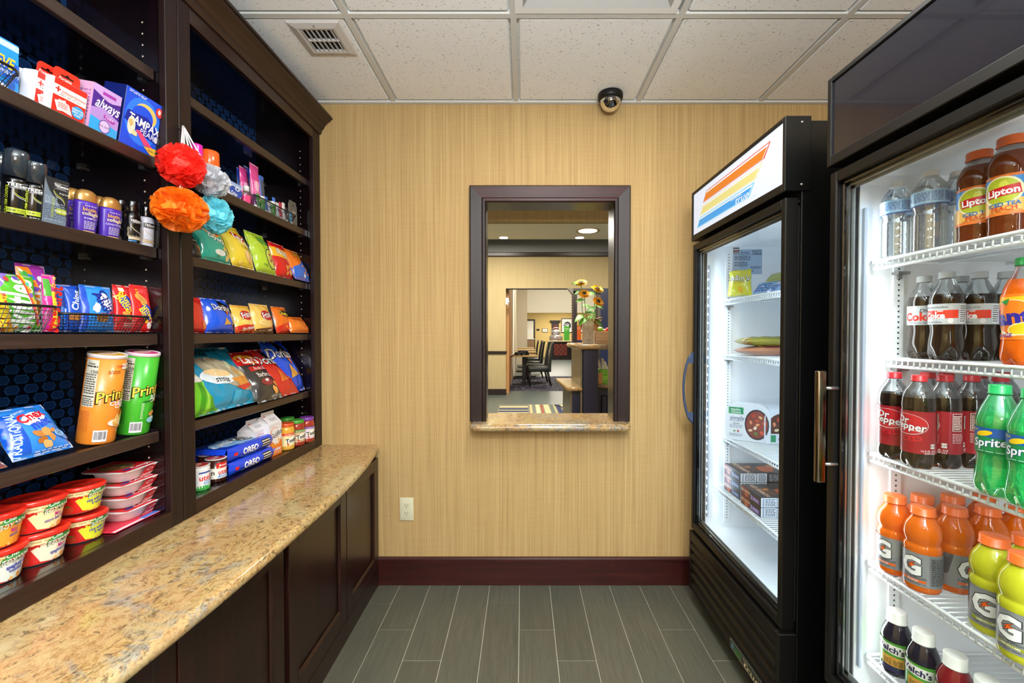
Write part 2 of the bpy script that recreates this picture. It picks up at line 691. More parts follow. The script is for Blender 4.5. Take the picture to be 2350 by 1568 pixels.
def TR(x=0, y=0, z=0, rx=0, ry=0, rz=0, s=1):
    return Matrix.Translation((x, y, z)) @ Euler((rx, ry, rz)).to_matrix().to_4x4() @ Matrix.Scale(s, 4)


def thing(name, label, cat, loc=(0, 0, 0), rot=(0, 0, 0), group=None):
    o = bpy.data.objects.new(name, None)
    o.empty_display_size = .03
    C.objects.link(o)
    o.location, o.rotation_euler = loc, rot
    return tag(o, label, cat, group)


def tag(o, label, cat, group=None, kind=None):
    o['label'], o['category'] = label, cat
    if group: o['group'] = group
    if kind: o['kind'] = kind
    return o


def struct(o, label=None):
    o['kind'] = 'structure'
    if label:
        o['label'] = label
    return o


def dup(root, loc, rot, label, group=None):
    r = root.copy(); C.objects.link(r)
    r.location, r.rotation_euler = loc, rot
    r['label'] = label
    if group: r['group'] = group
    for ch in list(root.children):
        c = ch.copy(); C.objects.link(c); c.parent = r
        for g in ch.children:
            d = g.copy(); C.objects.link(d); d.parent = c
    return r


def plane_S(x0=0, y=0, z0=0):
    return lambda x, z, o: (x0 + x, y - o, z0 + z)


def cyl_S(prof, zoff=0):
    """surface of revolution; prof is [(r,z)]"""
    def rad(z):
        if z <= prof[0][1]: return prof[0][0]
        for (r0, z0), (r1, z1) in zip(prof, prof[1:]):
            if z <= z1:
                return r0 + (r1 - r0) * (z - z0) / max(1e-6, z1 - z0)
        return prof[-1][0]
    rm = max(r for r, z in prof)
    return lambda x, z, o: ((rad(z + zoff) + o) * sin(x / rm), -(rad(z + zoff) + o) * cos(x / rm), z + zoff)

# ================================================================== the room
YB = 2.218                     # face of the wall with the pass-through opening
OX0, OX1, OZ1, SILL = -.197, .471, 1.957, .84
XL, XR, YF = -1.335, 1.60, -2.7


def build_floor():
    m = MB()
    m.box(XL - .1, YF, -.03, XR + .1, 2.40, -.0025, grout)
    rr = random.Random(3)
    p0, g = -.6256, .0012
    offs = {0: 2.055, 1: 1.873, 2: 1.693, 3: 1.51}
    k = -5
    while p0 + .1524 * k < XR:
        xa, xb = p0 + .1524 * (k - 1) + g, p0 + .1524 * k - g
        y = offs[k % 4] + .728
        while y > YF:
            ya, yb = y - .728 + g, y - g
            if ya < YB:
                m.box(xa, ya + .0009, -.0025, xb, min(yb - .0009, 2.40), 0, plank_tile)
                m.tone += [(len(m.F) - 6, rr.uniform(.78, 1.0))]
            y -= .728
        k += 1
    o = m.build('floor')
    ca = o.data.color_attributes.new('tone', 'FLOAT_COLOR', 'CORNER')
    tone = {}
    for f0, t in m.tone:
        for q in range(6):
            tone[f0 + q] = t
    i = 0
    for pidx, f in enumerate(m.F):
        t = tone.get(pidx, 1)
        for _ in f:
            ca.data[i].color = (t * 2, t * 2, t * 2, 1)
            i += 1
    struct(o)


build_floor()

# walls
m = MB()
m.box(XL - .1, YB, 0, OX0, 2.36, 2.62, wallpaper)
m.box(OX1, YB, 0, XR + .1, 2.36, 2.62, wallpaper)
m.box(OX0, YB, OZ1, OX1, 2.36, 2.62, wallpaper)
m.box(OX0, YB, 0, OX1, 2.36, .80, wallpaper)
struct(m.build('wall_back'))
struct(MB().box(XL - .1, YF, 0, XL, YB, 2.62, wallpaper).build('wall_left'))
struct(MB().box(XR, YF, 0, XR + .1, YB, 2.62, wallpaper).build('wall_right'))
struct(MB().box(XL - .1, YF - .1, 0, XR + .1, YF, 2.62, wallpaper).build('wall_front'))

# baseboard with a small cap
m = MB()
m.ext([(YB, 0), (YB - .014, 0), (YB - .014, .121), (YB - .019, .124), (YB - .019, .136), (YB - .012, .142), (YB, .142)], -.735, XR, wood_trim, 'x')
struct(m.build('baseboard_back'))

# suspended ceiling
TX, TY, PT = -.6433, 1.611, .6096
m = MB()
m.box(XL, YF, 2.462, XR, YB, 2.50, acoustic)
troff = [(0.2617, 1.306), (.2617, .0868 - .6096), (.2617 - 1.2192, -1.742), (.2617, -1.742)]
for i in range(-2, 4):
    for j in range(-8, 2):
        x0, x1 = max(TX + PT * i, XL), min(TX + PT * (i + 1), XR)
        y0, y1 = TY + PT * (j - 1), min(TY + PT * j, YB)
        if x1 - x0 < .06 or y1 - y0 < .06 or y0 < YF - .6:
            continue
        y0 = max(y0, YF)
        if any(x0 < a < x1 and y0 < b < y1 for a, b in troff):
            continue
        m.box(x0 + .019, y0 + .019, 2.4435, x1 - .019, y1 - (.019 if y1 < YB else .03), 2.458, acoustic, .005)
        m.box(x0, y0, 2.456, x1, y1, 2.463, acoustic)
struct(m.build('ceiling'))
m = MB()
for i in range(-1, 4):
    m.box(TX + PT * i - .012, YF, 2.440, TX + PT * i + .012, YB, 2.457, tbar, .001)
for j in range(-7, 1):
    m.box(XL, TY + PT * j - .012, 2.4402, XR, TY + PT * j + .012, 2.457, tbar, .001)
m.box(XL, YB - .022, 2.436, XR, YB, 2.458, tbar, .001)
struct(m.build('trim_1'), 'light grey metal ceiling grid')

# ceiling light fixtures
for k, (x, y) in enumerate(troff):
    o = thing('ceiling_light', ['square recessed ceiling light at the top edge over the pass-through opening', 'recessed ceiling light over the camera', 'recessed ceiling light in the left rear of the pantry', 'recessed ceiling light in the right rear of the pantry'][k], 'ceiling light', (x, y, 2.44), group='recessed ceiling lights')
    m = MB()
    a, b = .29, .212
    for q in range(4):
        T = TR(rz=q * pi / 2)
        m.add([(-a, -a, -.002), (a, -a, -.002), (a - .028, -a + .028, -.002), (-a + .028, -a + .028, -.002)], [(0, 1, 2, 3)], white_metal, T=T)
        m.add([(-a + .028, -a + .028, -.002), (a - .028, -a + .028, -.002), (b, -b, .05), (-b, -b, .05)], [(0, 1, 2, 3)], mat('troffer_reflector', 'a3a19c', .5), T=T)
    m.build('frame', o)
    MB().box(-b, -b, .05, b, b, .06, mat('light_lens', 'f4f4ee', .5, emit=.6)).build('diffuser', o)

# air vent
o = thing('ceiling_vent', 'small square white air vent set in the ceiling tile by the bookcase', 'air vent', (-.782, 1.737, 2.4435))
m = MB()
ventm = mat('vent_enamel', 'c9c3bd', .4)
a, b = .099, .062
prof = [(a, 0), (a - .004, -.006), (b + .01, -.012), (b, -.010), (b, -.0005)]
for q in range(4):
    T = TR(rz=q * pi / 2)
    for (r0, z0), (r1, z1) in zip(prof, prof[1:]):
        m.add([(-r0, -r0, z0), (r0, -r0, z0), (r1, -r1, z1), (-r1, -r1, z1)], [(0, 1, 2, 3)], ventm, T=T)
m.build('frame', o)
MB().box(-b, -b, -.0012, b, b, -.0004, mat('duct_shade', '0c0f14', .8)).build('shade_plate', o)  # flat dark plate painted as the shade inside the vent, no real opening
for row in (0, 1):
    for k in range(7):
        x = -b + .006 + k * .0185
        y0, y1 = (-b, -.003) if row == 0 else (.003, b)
        MB().box(-.0009, y0, -.012, .0009, y1, -.005, ventm, T=TR(x, 0, .0, ry=R(8))).build('slat', o)
MB().box(-b, -.003, -.011, b, .003, -.0015, ventm).build('divider', o)
for y in (-.083, .083):
    MB().lathe([(.0035, -.010), (.003, -.013), (0, -.0135)], steel, 10, TR(0, y, .001)).build('screw', o)

# dome camera
o = thing('dome_camera', 'black dome security camera on the ceiling edge above the opening', 'security camera', (.424, 2.135, 2.4435))
MB().lathe([(.058, 0), (.060, -.004), (.060, -.022), (.056, -.030), (.050, -.033), (.047, -.033)], black_satin, 40).build('housing', o)
MB().lathe([(.049, -.030), (.049, -.036), (.046, -.050), (.037, -.066), (.022, -.077), (.008, -.081), (0, -.0815)],
           thin('smoked_dome', '3a3936', .14, diff=.5, dcol='121110'), 40).build('dome', o)
m = MB()
m.lathe([(.020, -.035), (.020, -.058), (.012, -.066), (0, -.067)], black_gloss, 16, TR(-.004, 0, 0))
m.lathe([(.012, 0), (.012, .014), (.007, .016), (0, .013)], chrome, 16, TR(.006, -.015, -.055, rx=R(60)))
m.build('lens', o)

# power outlet
o = thing('power_outlet', 'almond power outlet plate low on the wall beside the counter', 'power outlet', (-.593, YB, .388))
alm = mat('almond_plastic', 'd6d3b4', .3)
S_ = TR()
MB().box(-.035, -.006, -.059, .035, 0, .059, alm, .003, seg=2).build('cover_plate', o)
for zz in (-.0195, .0195):
    m = MB()
    pts = []
    for i in range(24):
        a = 2 * pi * i / 24
        pts.append((.0172 * cos(a), max(-.0135, min(.0135, .0172 * sin(a))) + zz))
    m.ext(pts, -.0085, -.005, alm, 'y')
    for sx, hh in ((-.0065, .008), (.0065, .0065)):
        m.box(sx - .001, -.0088, zz - hh / 2 + .003, sx + .001, -.0084, zz + hh / 2 + .003, black_satin)
    m.lathe([(.0024, 0), (.0024, .0003)], black_satin, 8, TR(0, -.0085, zz - .007, rx=R(90)))
    m.build('socket', o)
MB().lathe([(.003, 0), (.0025, .0015), (0, .002)], alm, 10, TR(0, -.006, 0, rx=R(90))).build('screw', o)

# pass-through opening: casing, jambs, granite sill
jamb = make_wood('jamb_wood', '2e2218', '3d3022', '4a3b2b', sc=(60, 60, 3))
o = thing('window_casing', 'dark mahogany frame around the pass-through opening in the wall', 'window frame', (0, 0, 0))
cw = .082
xa, xb, zt = OX0 - cw + .012, OX1 + cw - .012, OZ1 + cw - .012
prof = [(0, 0), (0, -.018), (.006, -.024), (.060, -.017), (.066, -.021), (cw - .004, -.021), (cw, -.014), (cw, 0)]   # width, out


def casing(m, pts2, horiz=False):
    pass


m = MB()
def side(x_out, s):
    vs, n = [], len(prof)
    for zz in (0, 1):
        for a, b in prof:
            z = SILL if zz == 0 else zt - a
            vs.append((x_out + s * a, YB + b, z))
    fs = [(i, i + 1, n + i + 1, n + i) for i in range(n - 1)] + [tuple(range(n))]
    return vs, fs
for nm, xo, s in (('left', xa, 1), ('right', xb, -1)):
    mm = MB(); mm.add(*side(xo, s), wood_v)
    mm.build('side_casing', o)
n = len(prof)
vs = [(xa + a, YB + b, zt - a) for a, b in prof] + [(xb - a, YB + b, zt - a) for a, b in prof]
MB().add(vs, [(i, i + 1, n + i + 1, n + i) for i in range(n - 1)], wood_trim).build('head_casing', o)
MB().box(OX0 - .003, YB - .004, SILL, OX0 + .008, 2.372, OZ1, jamb).build('jamb', o)
MB().box(OX1 + .003, YB - .004, SILL, OX1 - .008, 2.372, OZ1, jamb).build('jamb', o)
MB().box(OX0, YB - .004, OZ1 - .008, OX1, 2.372, OZ1 + .003, jamb).build('head_jamb', o)

# sill with a rounded nose
m = MB()
x0, x1, y0, y1, rc = -.262, .532, 2.112, 2.43, .035
out = []
for cx, cy, a0 in ((x0 + rc, y0 + rc, 180), (x1 - rc, y0 + rc, 270)):
    for i in range(9):
        a = R(a0 + 90 * i / 8)
        out.append((cx + rc * cos(a), cy + rc * sin(a), cos(a), sin(a)))
out = [(x0, YB - .001, -1, 0)] + out + [(x1, YB - .001, 1, 0)]
zc, hr = SILL - .0175, .0175
vs, n, K = [], len(out), 9
for x, y, nx, ny in out:
    for k in range(K):
        t = pi / 2 - pi * k / (K - 1)
        vs.append((x - nx * hr * (1 - cos(t)), y - ny * hr * (1 - cos(t)), zc + hr * sin(t)))
fs = [(i * K + k, i * K + k + 1, (i + 1) * K + k + 1, (i + 1) * K + k) for i in range(n - 1) for k in range(K - 1)]
m.add(vs, fs, granite, True)
m.add(vs, [[i * K for i in range(n)], [i * K + K - 1 for i in range(n)][::-1]], granite)
m.box(OX0 + .0, YB - .002, SILL - .035, OX1 - .0, y1, SILL, granite)
tag(m.build('window_sill'), 'gold granite sill slab of the pass-through opening with rounded front edge', 'window sill')

# ================================================================== granite counter and base cabinets
CT, CTH = .718, .036


def cfront(y):
    return -.654 - .080 * (abs(y - 1.278) / .94) ** 2.5


m = MB()
prof = []
for k in range(11):
    t = pi / 2 - pi * k / 10
    prof.append((-.018 * (1 - cos(t)), CT - CTH / 2 + CTH / 2 * sin(t)))
prof = [(None, CT)] + prof + [(None, CT - CTH)]
NY = 60
vs = []
for j in range(NY + 1):
    y = .14 + (2.216 - .14) * j / NY
    for a, z in prof:
        vs.append((-1.334 if a is None else cfront(y) + a, y, z))
n = len(prof)
fs = [(j * n + i, j * n + i + 1, (j + 1) * n + i + 1, (j + 1) * n + i) for j in range(NY) for i in range(n - 1)]
m.add(vs, fs, granite, False)
for i, f in enumerate(m.F):
    m.S[i] = 0 < (i % (n - 1)) < n - 2
m.add(vs, [[i for i in range(n)], [NY * n + i for i in range(n)][::-1]], granite)
tag(m.build('countertop'), 'long bowed gold granite countertop below the snack shelves', 'countertop')


def shaker_door(parent, y0, y1, z0, z1, X):
    m = MB()
    s, d, rec = .058, .019, .009
    m.box(X - d, y0, z0, X, y0 + s, z1, wood_door, .0015)
    m.box(X - d, y1 - s, z0, X, y1, z1, wood_door, .0015)
    m.box(X - d, y0 + s, z0, X, y1 - s, z0 + s + .01, wood_door, .0015)
    m.box(X - d, y0 + s, z1 - s, X, y1 - s, z1, wood_door, .0015)
    d_ = m.build('door', parent)
    q = MB()
    q.box(X - d, y0 + s - .001, z0 + s, X - rec - .003, y1 - s + .001, z1 - s + .001, wood_door)
    # moulding bead round the panel
    a, b, c, e = y0 + s, y1 - s, z0 + s + .01, z1 - s
    w_ = .007
    for (ya, za, yb, zb, fy, fz) in ((a, c, b, c, 0, 1), (a, e, b, e, 0, -1), (a, c, a, e, 1, 0), (b, c, b, e, -1, 0)):
        p = [(X - .002, ya, za), (X - .002, yb, zb)]
        qd = [p[0], p[1],
              (X - rec, yb + (fy if fy else (-1 if yb == b else 1) * 1) * w_, zb + (fz if fz else (-1 if zb == e else 1) * 1) * w_),
              (X - rec, ya + (fy if fy else (1 if ya == a else -1)) * w_, za + (fz if fz else (1 if za == c else -1)) * w_)]
        q.add(qd, [(0, 1, 2, 3)], wood_door)
    q.build('panel', d_)


CX_ = -.735
for nm, ya, yb, doors in (('base cabinet against the wall under the far end of the granite counter', 1.357, 2.216, ((1.360, 1.806), (1.811, 2.208))),
                          ('base cabinet under the near end of the granite counter', .42, 1.334, ((.921, 1.331), (.47, .915)))):
    o = thing('base_cabinet', nm, 'cabinet', (0, 0, 0), group='base cabinets under the counter')
    MB().box(-1.33, ya, 0, CX_ - .019, yb, CT - CTH - .001, wood_door).build('body', o)
    for d0, d1 in doors:
        shaker_door(o, d0, d1, .088, .655, CX_)
    MB().box(CX_ - .02, ya, 0, CX_ - .001, yb, .085, wood_door).build('plinth', o)

# ================================================================== bookcases above the counter
SH = [2.037, 1.787, 1.531, 1.283, 1.002]
FX, SX_, BX = -1.021, -1.052, -1.300
for bi, (ya, yb, sl, sr, nm) in enumerate(((.352, 1.308, .046, .046, 'near dark wood bookcase bay of toiletries, candy and noodle cups on the counter'),
                                           (1.308, 2.214, .050, .070, 'far dark wood bookcase bay of chips, cookies and jars next to the wall'))):
    o = thing('bookcase', nm, 'bookcase', (0, 0, 0), group='bookcase bays on the counter')
    ia, ib = ya + sl, yb - sr
    MB().box(-1.33, ya + .002, CT, BX, yb - .002, 2.33, hexpaper).build('back_panel', o)
    for y0, y1 in ((ya + .001, ia), (ib, yb - .001)):
        m = MB()
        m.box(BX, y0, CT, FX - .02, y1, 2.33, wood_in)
        yy = y0 - .0004 if y0 > ya + .1 else y1 + .0004
        z = .86
        while z < 2.2:
            for x in (-1.262, -1.085):
                if min(abs(z - h) for h in SH) > .03:
                    m.add([(x - .0022, yy, z - .0022), (x + .0022, yy, z - .0022), (x + .0022, yy, z + .0022), (x - .0022, yy, z + .0022)], [(0, 1, 2, 3)], 'c9b9a8')
            z += .032
        m.build('side_panel', o)
    for y0, y1 in ((ya + .0012, ia), (ib, yb - .0012)):
        MB().box(FX - .02, y0, CT + .001, FX, y1, 2.30, wood_v, .0018).build('stile', o)
    MB().box(FX - .02, ia, 2.237, FX, ib, 2.30, wood_h, .0018).build('top_rail', o)
    MB().box(FX - .02, ia, CT + .001, FX, ib, .765, wood_h, .0018).build('bottom_rail', o)
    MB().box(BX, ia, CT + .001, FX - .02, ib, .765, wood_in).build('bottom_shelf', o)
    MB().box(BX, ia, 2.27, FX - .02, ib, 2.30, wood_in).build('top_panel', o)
    for z in SH:
        m = MB()
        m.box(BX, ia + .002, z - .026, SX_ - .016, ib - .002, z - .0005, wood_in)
        m.box(SX_ - .018, ia + .002, z - .031, SX_, ib - .002, z, wood_shelf, .002)
        s_ = m.build('shelf', o)
        for x in (-1.262, -1.085):
            for y, d in ((ia, 1), (ib, -1)):
                MB().box(x - .008, y, z - .034, x + .008, y + d * .011, z - .0265, steel).build('support_clip', s_)

# crown moulding
pr = [(FX, 2.285), (FX + .006, 2.285), (FX + .010, 2.296), (FX + .012, 2.305), (FX + .020, 2.312), (FX + .026, 2.325), (FX + .040, 2.341), (FX + .055, 2.350),
      (FX + .057, 2.356), (FX + .065, 2.358), (FX + .065, 2.368), (FX, 2.368)]
m = MB()
n = len(pr)
vs = [(x, .352, z) for x, z in pr] + [(x, 2.216, z) for x, z in pr]
m.add(vs, [(i, (i + 1) % n, n + (i + 1) % n, n + i) for i in range(n)], wood_h)
m.add(vs, [list(range(n)), list(range(n, 2 * n))[::-1]], wood_h)
tag(m.build('crown_moulding'), 'dark stained crown moulding running along the top of the bookcases', 'moulding')

# ================================================================== glass-door coolers
FW, FD = .73, .74


def shelf_mesh(x0, z, x1=.645):
    m = MB()
    y0, y1 = .045, .685
    m.tube([(x0, y0, z - .003), (x0, y1, z - .003)], .0042, wire_wht, 8)
    m.tube([(x0 + .004, y0, z - .021), (x0 + .004, y1, z - .021)], .0042, wire_wht, 8)
    for x in (x0 + .17, x0 + .34, x1):
        m.tube([(x, y0, z - .007), (x, y1, z - .007)], .0035, wire_wht, 6)
    for y in (y0, y1):
        m.tube([(x0, y, z - .003), (x1, y, z - .003)], .0035, wire_wht, 6)
    k = 0
    y = y0 + .008
    while y < y1:
        m.tube([(x0 - .001, y, z - .019), (x0 + .001, y, z - .006), (x0 + .006, y, z - .0022), (x1, y, z - .0022)], .0018, wire_wht, 5)
        y += .0158
    return m


def cooler(loc, label, zs, xs, lit, style):
    o = thing('glass_door_cooler', label, 'refrigerator', loc, group='glass-door coolers along the right wall')
    # black outer cabinet
    m = MB()
    m.box(.05, 0, .06, FD, .03, 1.925, black_metal, .002)
    m.box(.05, FW - .03, .06, FD, FW, 1.925, black_metal, .002)
    m.box(FD - .03, .03, .06, FD, FW - .03, 1.925, black_metal)
    m.box(.05, .03, 1.715, FD - .03, FW - .03, 1.925, black_metal)
    m.box(.05, .03, .06, FD - .03, FW - .03, .355, black_metal)
    m.box(.05, .006, 1.925, FD, FW - .006, 1.935, black_metal, .002)
    m.build('cabinet', o)
    # white liner
    m = MB()
    c0, c1 = .035, FW - .035
    m.box(.056, c1, .36, .70, c1 + .004, 1.70, liner)
    m.box(.056, c0 - .004, .36, .70, c0, 1.70, liner)
    m.box(.66, c0, .36, .664, c1, 1.70, liner)
    m.box(.056, c0, 1.685, .70, c1, 1.69, liner)
    m.box(.056, c0, .372, .70, c1, .376, liner)
    m.box(.056, c0, .376, .075, c1, .386, liner, .003)
    m.box(.66 - .03, c0, .376, .66, c1, .40, liner, .003)
    m.build('liner', o)
    # shelf standards with punched slots
    for yy, sgn in ((c1, -1), (c0, 1)):
        for x in (.155, .56):
            m = MB()
            m.box(x - .014, yy, .40, x + .014, yy + sgn * .0035, 1.66, liner, .001)
            z = .42
            while z < 1.65:
                y_ = yy + sgn * .0037
                m.add([(x - .0022, y_, z), (x + .0022, y_, z), (x + .0022, y_, z + .0045), (x - .0022, y_, z + .0045)], [(0, 1, 2, 3)], '3b3f45')
                z += .0135
            m.build('shelf_standard', o)
    for z, x0 in zip(zs, xs):
        s_ = shelf_mesh(x0, z).build('shelf', o)
        for x in (.155, .56):
            for yy, sgn in ((c1, -1), (c0, 1)):
                m = MB()
                m.box(x - .016, yy - sgn * .002, z - .034, x + .016, yy + sgn * .020, z - .027, steel, .001)
                m.box(x - .006, yy - sgn * .001, z - .045, x + .006, yy + sgn * .008, z - .030, steel, .001)
                m.build('shelf_clip', s_)
    # door
    fr = black_satin if style == 1 else black_metal
    d0, d1, z0, z1, s = 0.002, .043, .362, 1.700, .024
    m = MB()
    m.box(d0, .002, z0, d1, .002 + s, z1, fr, .003)
    m.box(d0, FW - s - .002, z0, d1, FW - .002, z1, fr, .003)
    m.box(d0, .002 + s - .003, z0, d1, FW - s, z0 + s + .008, fr, .003)
    m.box(d0, .002 + s - .003, z1 - s - .004, d1, FW - s, z1, fr, .003)
    # stepped inner lip
    l0 = s + .002
    for a in ((.014, l0, z0 + s, d1, l0 + .010, z1 - s), (.014, FW - l0 - .010, z0 + s, d1, FW - l0, z1 - s),
              (.014, l0, z0 + s + .006, d1, FW - l0, z0 + s + .018), (.014, l0, z1 - s - .014, d1, FW - l0, z1 - s - .002)):
        m.box(*a, black_gloss, .002)
    dr = m.build('door', o)
    gw = .034
    MB().box(.020, gw, z0 + .04, .023, FW - gw, z1 - .034, glass).build('glass_pane', dr)
    m = MB()
    for yy, sg in ((gw, 1), (FW - gw, -1)):
        m.box(.024, yy, z0 + .04, .0285, yy + sg * .006, z1 - .036, steel)
        m.box(.034, yy, z0 + .04, .0365, yy + sg * .012, z1 - .036, mat('grey_gasket', '8d9396', .4))
    for zz, sg in ((z0 + .042, 1), (z1 - .038, -1)):
        m.box(.024, gw, zz, .0285, FW - gw, zz + sg * .006, steel)
        m.box(.034, gw, zz, .0365, FW - gw, zz + sg * .012, mat('grey_gasket'))
    m.build('glass_spacer', dr)
    m = MB()
    for a in ((d1, .010, z0 + .01, .0545, .036, z1 - .01), (d1, FW - .036, z0 + .01, .0545, FW - .010, z1 - .01),
              (d1, .010, z0 + .005, .0545, FW - .010, z0 + .028), (d1, .010, z1 - .026, .0545, FW - .010, z1 - .004)):
        m.box(*a, mat('dark_gasket', '17181b', .5), .003)
    m.build('gasket', dr)
    if style == 1:      # bowed blue-grey grip
        pts = []
        for i in range(17):
            t = i / 16
            pts.append((.004 - .046 * sin(pi * t) ** .55, FW - .012, .862 + .333 * t))
        m = MB()
        m.tube(pts, .0058, mat('grip_blue', '33415f', .4), 8)
        for zz, sg in ((.862, 1), (1.195, -1)):
            m.ext([(.004, zz), (-.022, zz + sg * .028), (-.028, zz + sg * .050), (.004, zz + sg * .050)], FW - .018, FW - .006, mat('grip_blue'), 'y')
        m.build('handle', dr)
    else:               # flat bronze bar on two posts
        bz = mat('bronze_bar', '6f6250', .16, metal=1)
        m = MB()
        m.box(-.052, FW - .045, .903, -.028, FW - .030, 1.190, bz, .004, seg=2)
        for zz in (.950, 1.145):
            m.tube([(-.03, FW - .038, zz), (.004, FW - .038, zz)], .0045, steel, 8)
        m.build('handle', dr)
    # illuminated header
    h = MB()
    h.box(-.004, -.003, 1.718, .076, .012, 1.945, black_metal, .002)
    h.box(-.004, FW - .012, 1.718, .076, FW + .003, 1.945, black_metal, .002)
    h.box(-.004, .010, 1.718, .076, FW - .010, 1.744, black_satin, .002)
    h.box(-.004, .010, 1.932, .076, FW - .010, 1.945, black_satin, .002)
    h.box(.03, .010, 1.744, .05, FW - .010, 1.932, black_metal)
    for zz in (1.737, 1.925):
        h.lathe([(.0045, 0), (.0038, .0022), (0, .0028)], steel, 10, TR(.047, -.003, zz, rx=R(90)))
    hd = h.build('sign_housing', o)
    y0, y1, z0, z1 = .012, FW - .012, 1.744, 1.932
    p = MB()
    if lit:
        lm = mat('lit_white_panel', 'e9f0ff', .4, emit=.66)
        p.box(.001, y0, z0, .006, y1, z1, lm)
        W_, H_ = y1 - y0, z1 - z0
        S = lambda x, z, of: (.001 - of, (y0 + y1) / 2 - x, z0 + z)
        em = lambda nme, c: mat(nme, c, .4, emit=.60)
        e1, e2, e3, e4, e5, e6 = em('sign_orange', 'ee8526'), em('sign_red', 'e2594b'), em('sign_yellow', 'f1e58e'), em('sign_sky', '3fa9f5'), em('sign_cyan', '79dcfa'), em('sign_blue', '2d8fe0')
        ew = em('sign_white', 'f4f8ff')

        def stripe(a, b, xl, xr, outer, inner):
            k = .35 * .10
            sl = .052
            return [('p', outer, [(xl - sl, a), (xr - sl, a), (xr, b), (xl, b)]), ('p', ew, [(xl - sl + .012, a + .012), (xr - sl - .014, a + .012), (xr - .014, b - .02), (xl + .004, b - .02)]),
                    ('p', inner, [(xl - sl + .016, a + .016), (xr - sl - .020, a + .016), (xr - .030, b - .055), (xl - .008, b - .055)])]
        it = stripe(.64, .87, -.30, .40, e2, e1) + stripe(.38, .60, -.345, .335, mat('sign_pale', 'f6ecc0', .4, emit=.60), e3) + stripe(.12, .34, -.39, .265, e5, e4)
        it += [('t', ew, 'true', .135, .205, .15, 0, .35, .02, 1.5), ('r', ew, .02, .258, .14, .27), ('t', e6, '.', .262, .13, .1)]
        p.deco(S, W_, H_, it, L=.1, off=.0004)
        p.build('sign_panel', hd, label='lit white panel with orange, yellow and blue stripes')
    else:
        p.box(.001, y0, z0, .006, y1, z1, mat('dark_panel', '0b0d1c', .10, coat=.6))
        p.build('sign_panel', hd, label='unlit dark glossy panel')
    # louvred grille below the door
    g = MB()
    g.box(-.006, 0, .075, .05, .020, .350, black_satin, .003)
    g.box(-.006, FW - .020, .075, .05, FW, .350, black_satin, .003)
    g.box(-.006, .018, .305, .05, FW - .018, .350, black_satin, .003)
    g.box(.035, .018, .07, .05, FW - .018, .31, black_metal)
    gr = g.build('grille', o)
    for k in range(5):
        zc = .283 - k * .047
        MB().ext([(.030, zc + .012), (.006, zc + .015), (-.006, zc + .004), (-.007, zc - .012), (-.002, zc - .020), (.010, zc - .016)], .018, FW - .018, black_satin, 'y', smooth=False).build('louvre', gr)
    if lit:
        b = MB()
        b.box(-.013, .075, .098, -.007, .300, .130, mat('badge_pewter', '3b3b33', .35), .001)
        S = lambda x, z, of: (-.013 - of, .1875 - x, .098 + z)
        b.deco(S, .225, .032, [('r', 'b8ae90', -.5, 0, .5, .07), ('r', 'b8ae90', -.5, .93, -.44, 1), ('r', '244f63', -.46, .15, -.34, .85), ('e', '8ec1d6', -.40, .5, .025, .24), ('e', '244f63', -.40, .5, .013, .13),
                               ('r', '2f6a32', -.33, .18, -.13, .8), ('r', '6fa0a8', -.125, .15, -.12, .9), ('t', 'd9c8a0', 'true', .18, .47, .72, 0, .3, .02, 1.9), ('r', 'd9c8a0', -.06, .80, .10, .88)], L=.1)
        b.build('badge', gr)
    for x in (.08, FD - .08):
        for y in (.06, FW - .06):
            MB().lathe([(.018, 0), (.018, .01), (.010, .012), (.010, .062)], black_satin, 12, TR(x, y, 0)).build('foot', o)
    # LED strips on the front mullions, inside the glass
    em = mat('led_dot_' + str(style), 'e6efff', .4, emit=14 if style == 1 else 6)
    for yy, sg in ((FW - .040, -1),):
        m = MB()
        m.box(.057, yy + sg * .012, .43, .064, yy, 1.60, mat('led_lens', 'b8c6dc', .2), .002)
        z = .45
        if lit:
            while z < 1.58:
                m.box(.0555, yy + sg * .009, z, .0572, yy + sg * .003, z + .007, em)
                z += .040
        m.build('light_strip', o)
    cw_ = (.62, .80, 1.0) if style == 1 else (.95, .98, 1.0)
    L = area('cooler_lamp', (0, 0, 0), .03, 1.18, 2.9 if style == 1 else 2.4, cw_)
    L.parent = o
    L.location = (.075, .050, 1.02)
    # emits into the cabinet: local -z points to +x +y
    L.rotation_euler = Vector((.80, .60, 0)).to_track_quat('-Z', 'Y').to_euler()
    L2 = area('cooler_lamp', (0, 0, 0), .03, 1.18, 1.0, cw_)
    L2.parent = o
    L2.location = (.070, FW - .062, 1.02)
    L2.rotation_euler = Vector((.85, -.52, 0)).to_track_quat('-Z', 'Y').to_euler()
    return o


F1Y, F2Y = 1.338, .420
ZS1 = [1.440, 1.190, .812, .583]
ZS2 = [1.467, 1.224, .983, .705, .465]
cool1 = cooler((.80, F1Y, 0), 'glass-door cooler with the lit striped sign, standing against the far wall', ZS1, [.13, .13, .13, .09], True, 1)
cool2 = cooler((.80, F2Y, 0), 'glass-door drink cooler with a dark unlit sign panel, nearest on the right', ZS2, [.08, .12, .08, .08, .08], False, 2)

